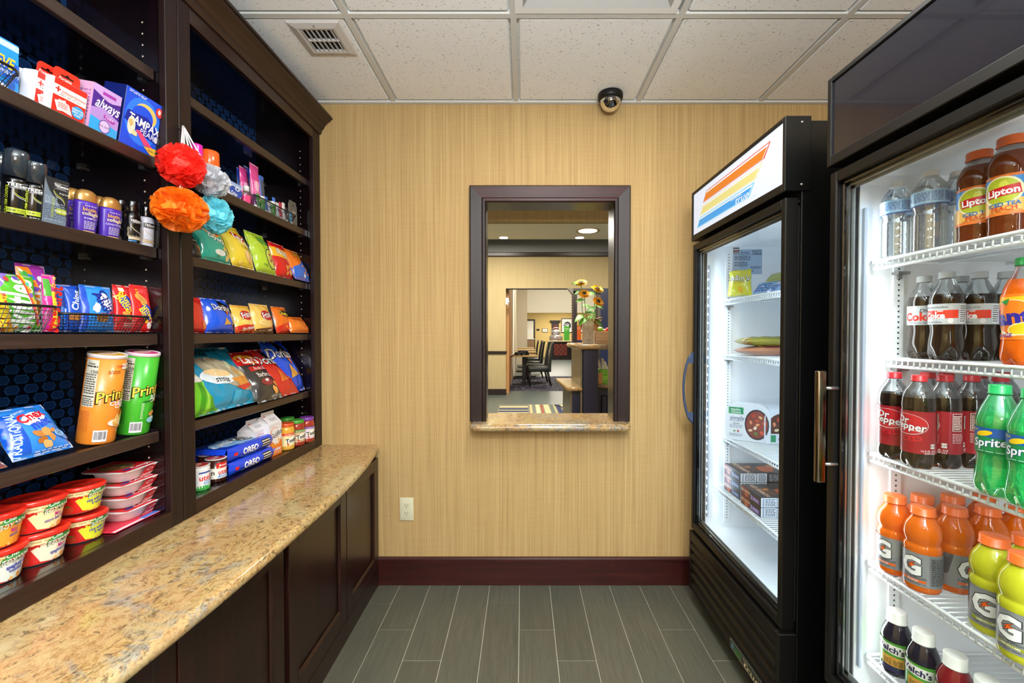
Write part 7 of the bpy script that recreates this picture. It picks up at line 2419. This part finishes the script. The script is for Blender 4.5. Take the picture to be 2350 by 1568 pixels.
def chair(x, y, rz, label):
    o = thing('dining_chair', label, 'chair', (x, y, 0), (0, 0, rz), 'high-backed dining chairs in the lobby')
    MB().box(-.24, -.25, .36, .24, .25, .48, leath, .03, seg=3).build('seat', o)
    m = MB()
    n = 12
    ft = lambda t: .22 + .03 * t + .07 * t * t
    for i in range(1):
        pf = [(-.235, 0), (.235, 0)]
    vs, fs = [], []
    for i in range(n + 1):
        t = i / n
        z = .36 + .70 * t + (.0 if t < 1 else 0)
        y0, th = ft(t), .075 - .03 * t
        w_ = .235 - .01 * t - (.03 if t == 1 else 0)
        vs += [(-w_, y0, z), (w_, y0, z), (w_, y0 + th, z), (-w_, y0 + th, z)]
    for i in range(n):
        a, b_ = i * 4, i * 4 + 4
        fs += [(a, a + 1, b_ + 1, b_)]
    m.add(vs, fs, leath, True)
    m.add(vs, [(i * 4 + 1, i * 4 + 2, i * 4 + 6, i * 4 + 5) for i in range(n)] + [(i * 4 + 3, i * 4, i * 4 + 4, i * 4 + 7) for i in range(n)] + [(n * 4, n * 4 + 1, n * 4 + 2, n * 4 + 3), (3, 2, 1, 0)], leath)
    m.add(vs, [(i * 4 + 2, i * 4 + 3, i * 4 + 7, i * 4 + 6) for i in range(n)], leathb, True)
    m.build('backrest', o)
    for sx in (-1, 1):
        for y0, y1 in ((-.21, -.22), (.22, .30)):
            MB().tube([(sx * .20, y0, .37), (sx * .205, y1, 0)], [.024, .015], legw, 6).build('leg', o)
    return o


# backs point to +x (towards the right of the picture), seats to the left at the tables
for x, y, lab in ((LX(1236, 10.75), 10.75, 'nearest grey high-backed dining chair, in full view beside the dark table'), (LX(1230, 11.7), 11.6, 'second nearest dining chair, just behind the first one'), (LX(1222, 12.6), 12.7, 'third dining chair in the row, blue back showing'),
                  (LX(1220, 14.4), 14.4, 'fourth dining chair in the row, farther down the lobby'), (LX(1214, 16.0), 15.9, 'farthest dining chair of the row')):
    chair(x, y, -A90, lab)


def table(x, y, label, w_=.75, d_=.75):
    o = thing('dining_table', label, 'table', (x, y, 0), (0, 0, 0), 'small dining tables in the lobby')
    MB().box(-w_ / 2, -d_ / 2, .715, w_ / 2, d_ / 2, .75, mat('honey_laminate', 'b3925a', .3), .008).build('tabletop', o)
    MB().box(-.05, -.05, .03, .05, .05, .715, legw, .005).build('pedestal', o)
    m = MB()
    m.box(-.30, -.035, 0, .30, .035, .035, legw, .006)
    m.box(-.035, -.30, 0, .035, .30, .035, legw, .006)
    m.build('base', o)


table(.035, 10.95, 'nearest small dining table with dark bags on it', .64)
table(.09, 12.9, 'second small dining table, behind the nearest one', .62)
table(.10, 14.7, 'third small dining table down the lobby', .62)
table(.12, 16.5, 'farthest small dining table down the lobby', .62)
for k, (u, Y, s_) in enumerate(((1200, 10.95, 1), (1190, 10.75, .7))):
    bgb = MB()
    bgb.surf(lambda i, j: (.16 * s_ * cos(2 * pi * i) * (1 - .35 * j) * (1 if j < .99 else 0), .12 * s_ * sin(2 * pi * i) * (1 - .35 * j) * (1 if j < .99 else 0), .11 * s_ * sin(pi / 2 * j) + .012 * noise.noise(Vector((i * 7, j * 4, k)))), 24, 10, black_satin)
    bgb.tube([(.13 * s_, 0, .05), (.02, -.16 * s_, .08), (-.12, -.2, .02), (-.2, -.22, -.03)], .010, black_satin, 6)
    tag(bgb.build('shoulder_bag', None, (LX(u, Y), Y, .75)), ('larger dark bag lying on the nearest dining table', 'smaller dark bag with strap on the nearest dining table')[k], 'bag', 'dark bags on the nearest table')

# dark shelving column on the right of the opening
o = thing('display_cabinet', 'tall dark display cabinet with a laced side column behind the sunflowers', 'cabinet', (0, 0, 0))
YK = 9.0
xa, xb = LX(1313, YK), LX(1321, YK)
MB().box(xa, YK, 0, xb + .03, YK + .12, LZ(668, YK), darkw, .004).build('column', o)
m = MB()
for k in range(26):
    z = .9 + k * .055
    if z < LZ(675, YK):
        m.box(xa - .012, YK - .008, z, xa + .02, YK + .004, z + .012, mat('lacing', '7a6248', .6))
m.build('lacing', o)
xm = LX(1378, YK)
MB().box(xm, YK, 0, LX(1410, YK) + 1, YK + .6, LZ(662, YK), navy, .004).build('side_cabinet', o)
MB().box(xa, YK, LZ(673, YK), xm, YK + .3, LZ(662, YK), darkw).build('top_rail', o)
MB().box(LX(1368, YK), YK, 0, LX(1371, YK), YK + .05, LZ(662, YK), darkw).build('divider', o)
m = MB()
m.ext([(xa - .10, LZ(662, YK)), (xa + .02, LZ(662, YK)), (xa + .02, LZ(676, YK)), (xa - .03, LZ(672, YK))], YK - .02, YK + .10, mat('bracket_grey', '6e6a62', .5), 'y')
m.build('bracket', o)

# reception bar with granite slabs, seen from the side
YR = 3.30
o = thing('reception_bar', 'reception bar with granite slabs and dark blue post, right side of the opening', 'reception desk', (0, 0, 0))
zt0, zt1 = LZ(802, YR), LZ(790, YR)


def slab(name, pts, z0, z1):
    m = MB()
    n = len(pts)
    K = 5
    h = (z1 - z0) / 2
    cx, cy = sum(p[0] for p in pts) / n, sum(p[1] for p in pts) / n
    vs = []
    for x, y in pts:
        d = Vector((x - cx, y - cy)); d.normalize()
        for k in range(K):
            t = pi / 2 - pi * k / (K - 1)
            vs.append((x - d.x * h * (1 - cos(t)), y - d.y * h * (1 - cos(t)), (z0 + z1) / 2 + h * sin(t)))
    m.add(vs, [(i * K + k, i * K + k + 1, ((i + 1) % n) * K + k + 1, ((i + 1) % n) * K + k) for i in range(n) for k in range(K - 1)], granite, True)
    m.add(vs, [[i * K for i in range(n)], [i * K + K - 1 for i in range(n)][::-1]], granite)
    return m.build(name, o)


def P2(u, v, z):
    q = at(u, v, Z=z)
    return (q.x, q.y)


ux = lambda u, Y: LX(u, Y)
slab('upper_slab', [(ux(1329, 3.25), 3.25), (ux(1391, 3.25), 3.25), (ux(1394, 3.30), 3.32), (1.0, 3.42), (1.0, 3.75), (ux(1300, 3.9) + .0, 3.9), (ux(1300, 3.75), 3.7)], zt0, zt1)
MB().box(ux(1338.5, YR), YR, 0, ux(1373, YR), YR + .28, zt0, navy, .002).build('post', o)
# beige side panel running back
m = MB()
m.box(ux(1338, YR) - .016, YR + .02, LZ(1000, YR), ux(1338, YR) - .002, YR + .62, zt0, beigep)
m.build('side_panel', o)
lz0, lz1 = LZ(899, 3.30), LZ(889, 3.30)
slab('lower_slab', [(ux(1302, 3.30), 3.30), (ux(1337, 3.30), 3.30), (ux(1337, 3.30), 3.98), (ux(1275, 4.0), 4.0), (ux(1275, 4.0), 3.92)], lz0, lz1)
MB().box(ux(1313, 3.38), 3.38, 0, ux(1338, 3.38), 3.40, lz0, navy).build('lower_front', o)
MB().box(ux(1313, 3.38) - .015, 3.38, 0, ux(1313, 3.38), 4.0, lz0, beigep).build('lower_panel', o)
# lower worktop on the right with a navy cabinet under it
m = MB()
wz1, wz0 = LZ(883, 3.45), LZ(892, 3.45)
slab('worktop', [(ux(1373, 3.45), 3.45), (1.1, 3.45), (1.1, 3.95), (ux(1373, 3.45), 3.95)], wz0, wz1)
MB().box(ux(1373, 3.50), 3.50, 0, 1.1, 3.95, wz0, navy).build('under_cabinet', o)
MB().box(ux(1380, 3.49), 3.488, .10, .68, 3.50, wz0 - .06, navy, .008).build('cabinet_door', o)

# tissue box
zb = wz1
o2 = thing('tissue_box', 'green patterned tissue box on the lower worktop', 'tissue box', (ux(1387, 3.55), 3.60, zb), (0, 0, 0))
tg = mat('tissue_green', '6ab82a', .5)
nt, n, l, b = nodes(tg)
tn = tex_noise(nt, texcoord(nt, (1, 1, 1)), 120, 2, .5)
rg_ = ramp(n, [(.48, '58a51e'), (.52, '8fd04a')]); l.new(tn, rg_.inputs[0]); l.new(rg_.outputs[0], b.inputs['Base Color'])
MB().box(-.052, -.052, 0, .056, .052, .112, tg, .002).build('box', o2)
m = MB()
for sx, hh in ((-.02, .085), (.012, .095), (.03, .07)):
    m.surf(lambda i, j: (sx + (i - .5) * .03 * (1 - .3 * j) - .018 * j, .006 * sin(i * 6 + sx * 90) + .01 * j, .108 + hh * j * (1 - .15 * abs(i - .5))), 8, 6, mat('tissue_white', 'f2f0ec', .8))
m.build('tissue', o2)
o2 = MB().box(-.03, -.08, 0, .02, .08, .09, mat('kraft_box', 'b98a52', .6), .004)
tag(o2.build('small_box', None, (ux(1376.5, 3.5), 3.56, zb)), 'small tan box standing left of the tissue box', 'box')

# wooden crate of apples on the upper slab
cz = zt1
cx_, cy_ = ux(1388, 3.45), 3.48
o2 = thing('wooden_crate', 'plain pale wooden crate of apples on the upper granite slab', 'crate', (cx_, cy_, cz))
pl = mat('pale_wood', 'c9a682', .5)
nt, n, l, b = nodes(pl)
tn = tex_noise(nt, texcoord(nt, (4, 60, 60)), 1, 4, .6); rg_ = ramp(n, [(.35, 'b8936c'), (.65, 'd4b48e')]); l.new(tn, rg_.inputs[0]); l.new(rg_.outputs[0], b.inputs['Base Color'])
w2, h2 = .078, .098
for nm, a in (('front_board', (-w2, -.07, 0, w2 + .1, -.058, h2)), ('back_board', (-w2, .058, 0, w2 + .1, .07, h2)), ('end_board', (-w2, -.058, 0, -w2 + .012, .058, h2)), ('end_board', (w2 + .088, -.058, 0, w2 + .1, .058, h2)), ('bottom_board', (-w2 + .012, -.058, 0, w2 + .088, .058, .01))):
    MB().box(*a, pl, .0015).build(nm, o2)
for k, (dx, dy, c, lab) in enumerate(((-.040, .0, '8fc63a', 'green apple in the wooden crate'), (.046, .0, 'b8242a', 'red apple in the wooden crate'), (-.005, .012, 'c8603a', 'reddish apple sitting low between the green and the red one'))):
    ap = thing('apple', lab, 'apple', (cx_ + dx, cy_ + dy, cz + (.068 if k < 2 else .052)), group='apples in the crate')
    MB().lathe([(0, .004), (.010, 0), (.026, .006), (.036, .024), (.037, .040), (.030, .056), (.015, .064), (.004, .058), (0, .056)], mat('apple_' + c, c, .25, coat=.3), 24).build('fruit', ap)
    MB().tube([(0, 0, .056), (.002, 0, .066), (.005, 0, .072)], .0012, darkw, 5).build('stem', ap)

# glass vase with sunflowers
vx, vy = ux(1349, 3.45), 3.45
o2 = thing('flower_vase', 'square glass vase filled with pebbles on the upper granite slab', 'vase', (vx, vy, cz))
VW, VH = .039, .178
m = MB()
for s1, s2 in ((1, 0), (-1, 0), (0, 1), (0, -1)):
    if s1: m.box(s1 * VW - .0015, -VW, 0, s1 * VW + .0015, VW, VH, cl2)
    else: m.box(-VW, s2 * VW - .0015, 0, VW, s2 * VW + .0015, VH, cl2)
m.box(-VW, -VW, 0, VW, VW, .008, cl2)
m.build('vase', o2)
rr = random.Random(5)
peb = MB()
pc = ['c9a878', 'a9713f', 'e6dccb', '8a5a34', 'd8b88a', '5a3f2c', 'b98a58']
for k in range(420):
    x, y, z = rr.uniform(-.034, .034), rr.uniform(-.034, .034), .012 + .135 * (k / 420)
    if rr.random() < .6:
        if rr.random() < .5: y = -.0345
        else: x = rr.choice((-1, 1)) * .0345
    r_ = rr.uniform(.0042, .0070)
    peb.lathe([(0, -r_ * .7), (r_ * .8, -r_ * .4), (r_, 0), (r_ * .8, r_ * .4), (0, r_ * .7)], mat('pebble_' + pc[k % 7], pc[k % 7], .4), 7, TR(x, y, z, rx=rr.uniform(0, 3), ry=rr.uniform(0, 3)))
po = peb.build('pebbles', o2)
po['kind'] = 'stuff'
petal_m = mat('sunflower_yellow', 'ffd21e', .5)
petal_o = mat('sunflower_orange', 'fdb81c', .5)
leaf_m = mat('leaf_green', '6aa83a', .45)
stem_m = mat('stem_green', '79ac52', .5)


def sunflower(label, u, v, Y, rad, tiltx, tilty, pm, stem_pts, leaves):
    head = at(u, v, Y=Y)
    o = thing('sunflower', label, 'sunflower', head, (0, 0, 0), 'sunflowers in the glass vase')
    T = TR(rx=R(tiltx), ry=R(tilty))
    m = MB()
    rr = random.Random(int(u))
    for ring, (nn, r_, lift) in enumerate(((17, rad, .0), (15, rad * .82, .004), (11, rad * .6, .008))):
        for k in range(nn):
            a = 2 * pi * k / nn + ring * .2
            L = r_ * rr.uniform(.9, 1.1)
            w_ = rad * .17
            el = rr.uniform(-.10, .30) + ring * .25

            def fn(i, j):
                s = (i - .5) * 2 * w_ * sin(pi * min(1, .12 + .88 * j)) ** .6 * (1 if j < .999 else .02)
                return Vector((cos(a) * (.010 + (L - .010) * j) - sin(a) * s, sin(a) * (.010 + (L - .010) * j) + cos(a) * s, lift + L * .5 * el * j * j + .002 * abs(i - .5)))
            m.surf(fn, 2, 5, pm, T)
    m.build('petals', o)
    MB().lathe([(rad * .40, .0), (rad * .42, .006), (rad * .30, .013), (0, .012)], mat('seed_disc', '3a2412', .8), 20, T).build('seed_head', o)
    q = MB()
    q.lathe([(0, -.012), (rad * .3, -.010), (rad * .46, .002)], leaf_m, 14, T)
    for k in range(10):
        a = 2 * pi * k / 10
        q.add([(rad * .25 * cos(a - .2), rad * .25 * sin(a - .2), -.006), (rad * .25 * cos(a + .2), rad * .25 * sin(a + .2), -.006), (rad * .68 * cos(a), rad * .68 * sin(a), -.003)], [(0, 1, 2)], leaf_m, False, T)
    q.build('calyx', o)
    base = Vector((vx + stem_pts[0], vy + stem_pts[1], cz + .05)) - head
    pts = [Vector((0, 0, -.008)), Vector((stem_pts[2], .004, -.05)), base * .55 + Vector((stem_pts[3], 0, 0)), Vector((base.x, base.y, base.z + .12)), base]
    # smooth curve
    fine = []
    for i in range(len(pts) - 1):
        p0, p1, p2, p3 = pts[max(0, i - 1)], pts[i], pts[i + 1], pts[min(len(pts) - 1, i + 2)]
        for k in range(6):
            t = k / 6
            fine.append(.5 * ((2 * p1) + (-p0 + p2) * t + (2 * p0 - 5 * p1 + 4 * p2 - p3) * t * t + (-p0 + 3 * p1 - 3 * p2 + p3) * t ** 3))
    fine.append(pts[-1])
    MB().tube(fine, .0032, stem_m, 6).build('stem', o)
    for fr, az, L, w_, dr in leaves:
        p = fine[int(fr * (len(fine) - 1))]
        dv = Vector((cos(az), -.35 * abs(sin(az * 1.7)) - .15, .18)).normalized()
        sd = dv.cross(Vector((0, -.5, .85))).normalized()

        def lf(i, j):
            s = (i - .5) * 2 * w_ * (sin(pi * min(1, j * .96 + .02)) ** .75) * (1.25 - .5 * j)
            return p + dv * (L * j) + sd * s + Vector((0, 0, -dr * L * j * j + .006 * abs(i - .5) * 2))
        MB().surf(lf, 6, 8, leaf_m).build('leaf', o)


sunflower('highest bright yellow sunflower in the vase, top left', 1333, 650, 3.40, .055, 30, -8, petal_m, (-.012, 0, .006, -.01), ((.16, pi * .95, .085, .022, .1), (.30, 2.8, .07, .02, .5), (.42, .3, .075, .024, .6), (.62, pi * .96, .085, .03, .7)))
sunflower('yellow sunflower tilted to the right, upper right of the bunch', 1371, 664, 3.42, .055, 32, 22, petal_m, (.012, .0, -.02, .01), ((.22, 2.9, .085, .028, .5), (.40, .1, .07, .026, .7), (.55, 2.6, .06, .024, .5)))
sunflower('orange sunflower facing down left in the middle of the bunch', 1341, 675, 3.36, .048, 48, -5, petal_o, (-.004, -.01, .004, .0), ((.25, pi, .08, .026, .4), (.45, .2, .085, .032, .5), (.60, 2.7, .075, .03, .9)))
sunflower('orange sunflower facing right, lowest of the bunch', 1372, 693, 3.38, .050, 46, 30, petal_o, (.010, -.008, -.016, .01), ((.28, 2.7, .085, .03, .6), (.5, .5, .07, .03, .9), (.45, 3.0, .06, .028, .4)))
# burlap bow
bw = at(1368, 738, Y=3.42)
o2 = thing('burlap_bow', 'tan burlap bow tied to the right side of the vase', 'ribbon bow', bw)
bm = mat('burlap', 'b58a58', .85)
for s_, sc, rz in ((1, 1, .5), (-1, .9, 2.4), (1, .8, -1.2)):
    def lp(i, j):
        a = pi * i
        return Vector((cos(rz) * .052 * sc * sin(a) - sin(rz) * .018 * cos(a), (j - .5) * .045 + .006 * sin(i * 9), sin(rz) * .052 * sc * sin(a) + cos(rz) * .018 * cos(a) + .004 * sin(j * 9)))
    MB().surf(lp, 14, 4, bm).build('loop', o2)
MB().lathe([(0, -.012), (.012, -.008), (.014, 0), (.012, .008), (0, .012)], bm, 12).build('knot', o2)
MB().surf(lambda i, j: Vector((.004 + (i - .5) * .03 * (1 + .4 * j) - .012 * j, -.010 + .004 * sin(i * 7), -.075 * j)), 5, 8, bm).build('tail', o2)
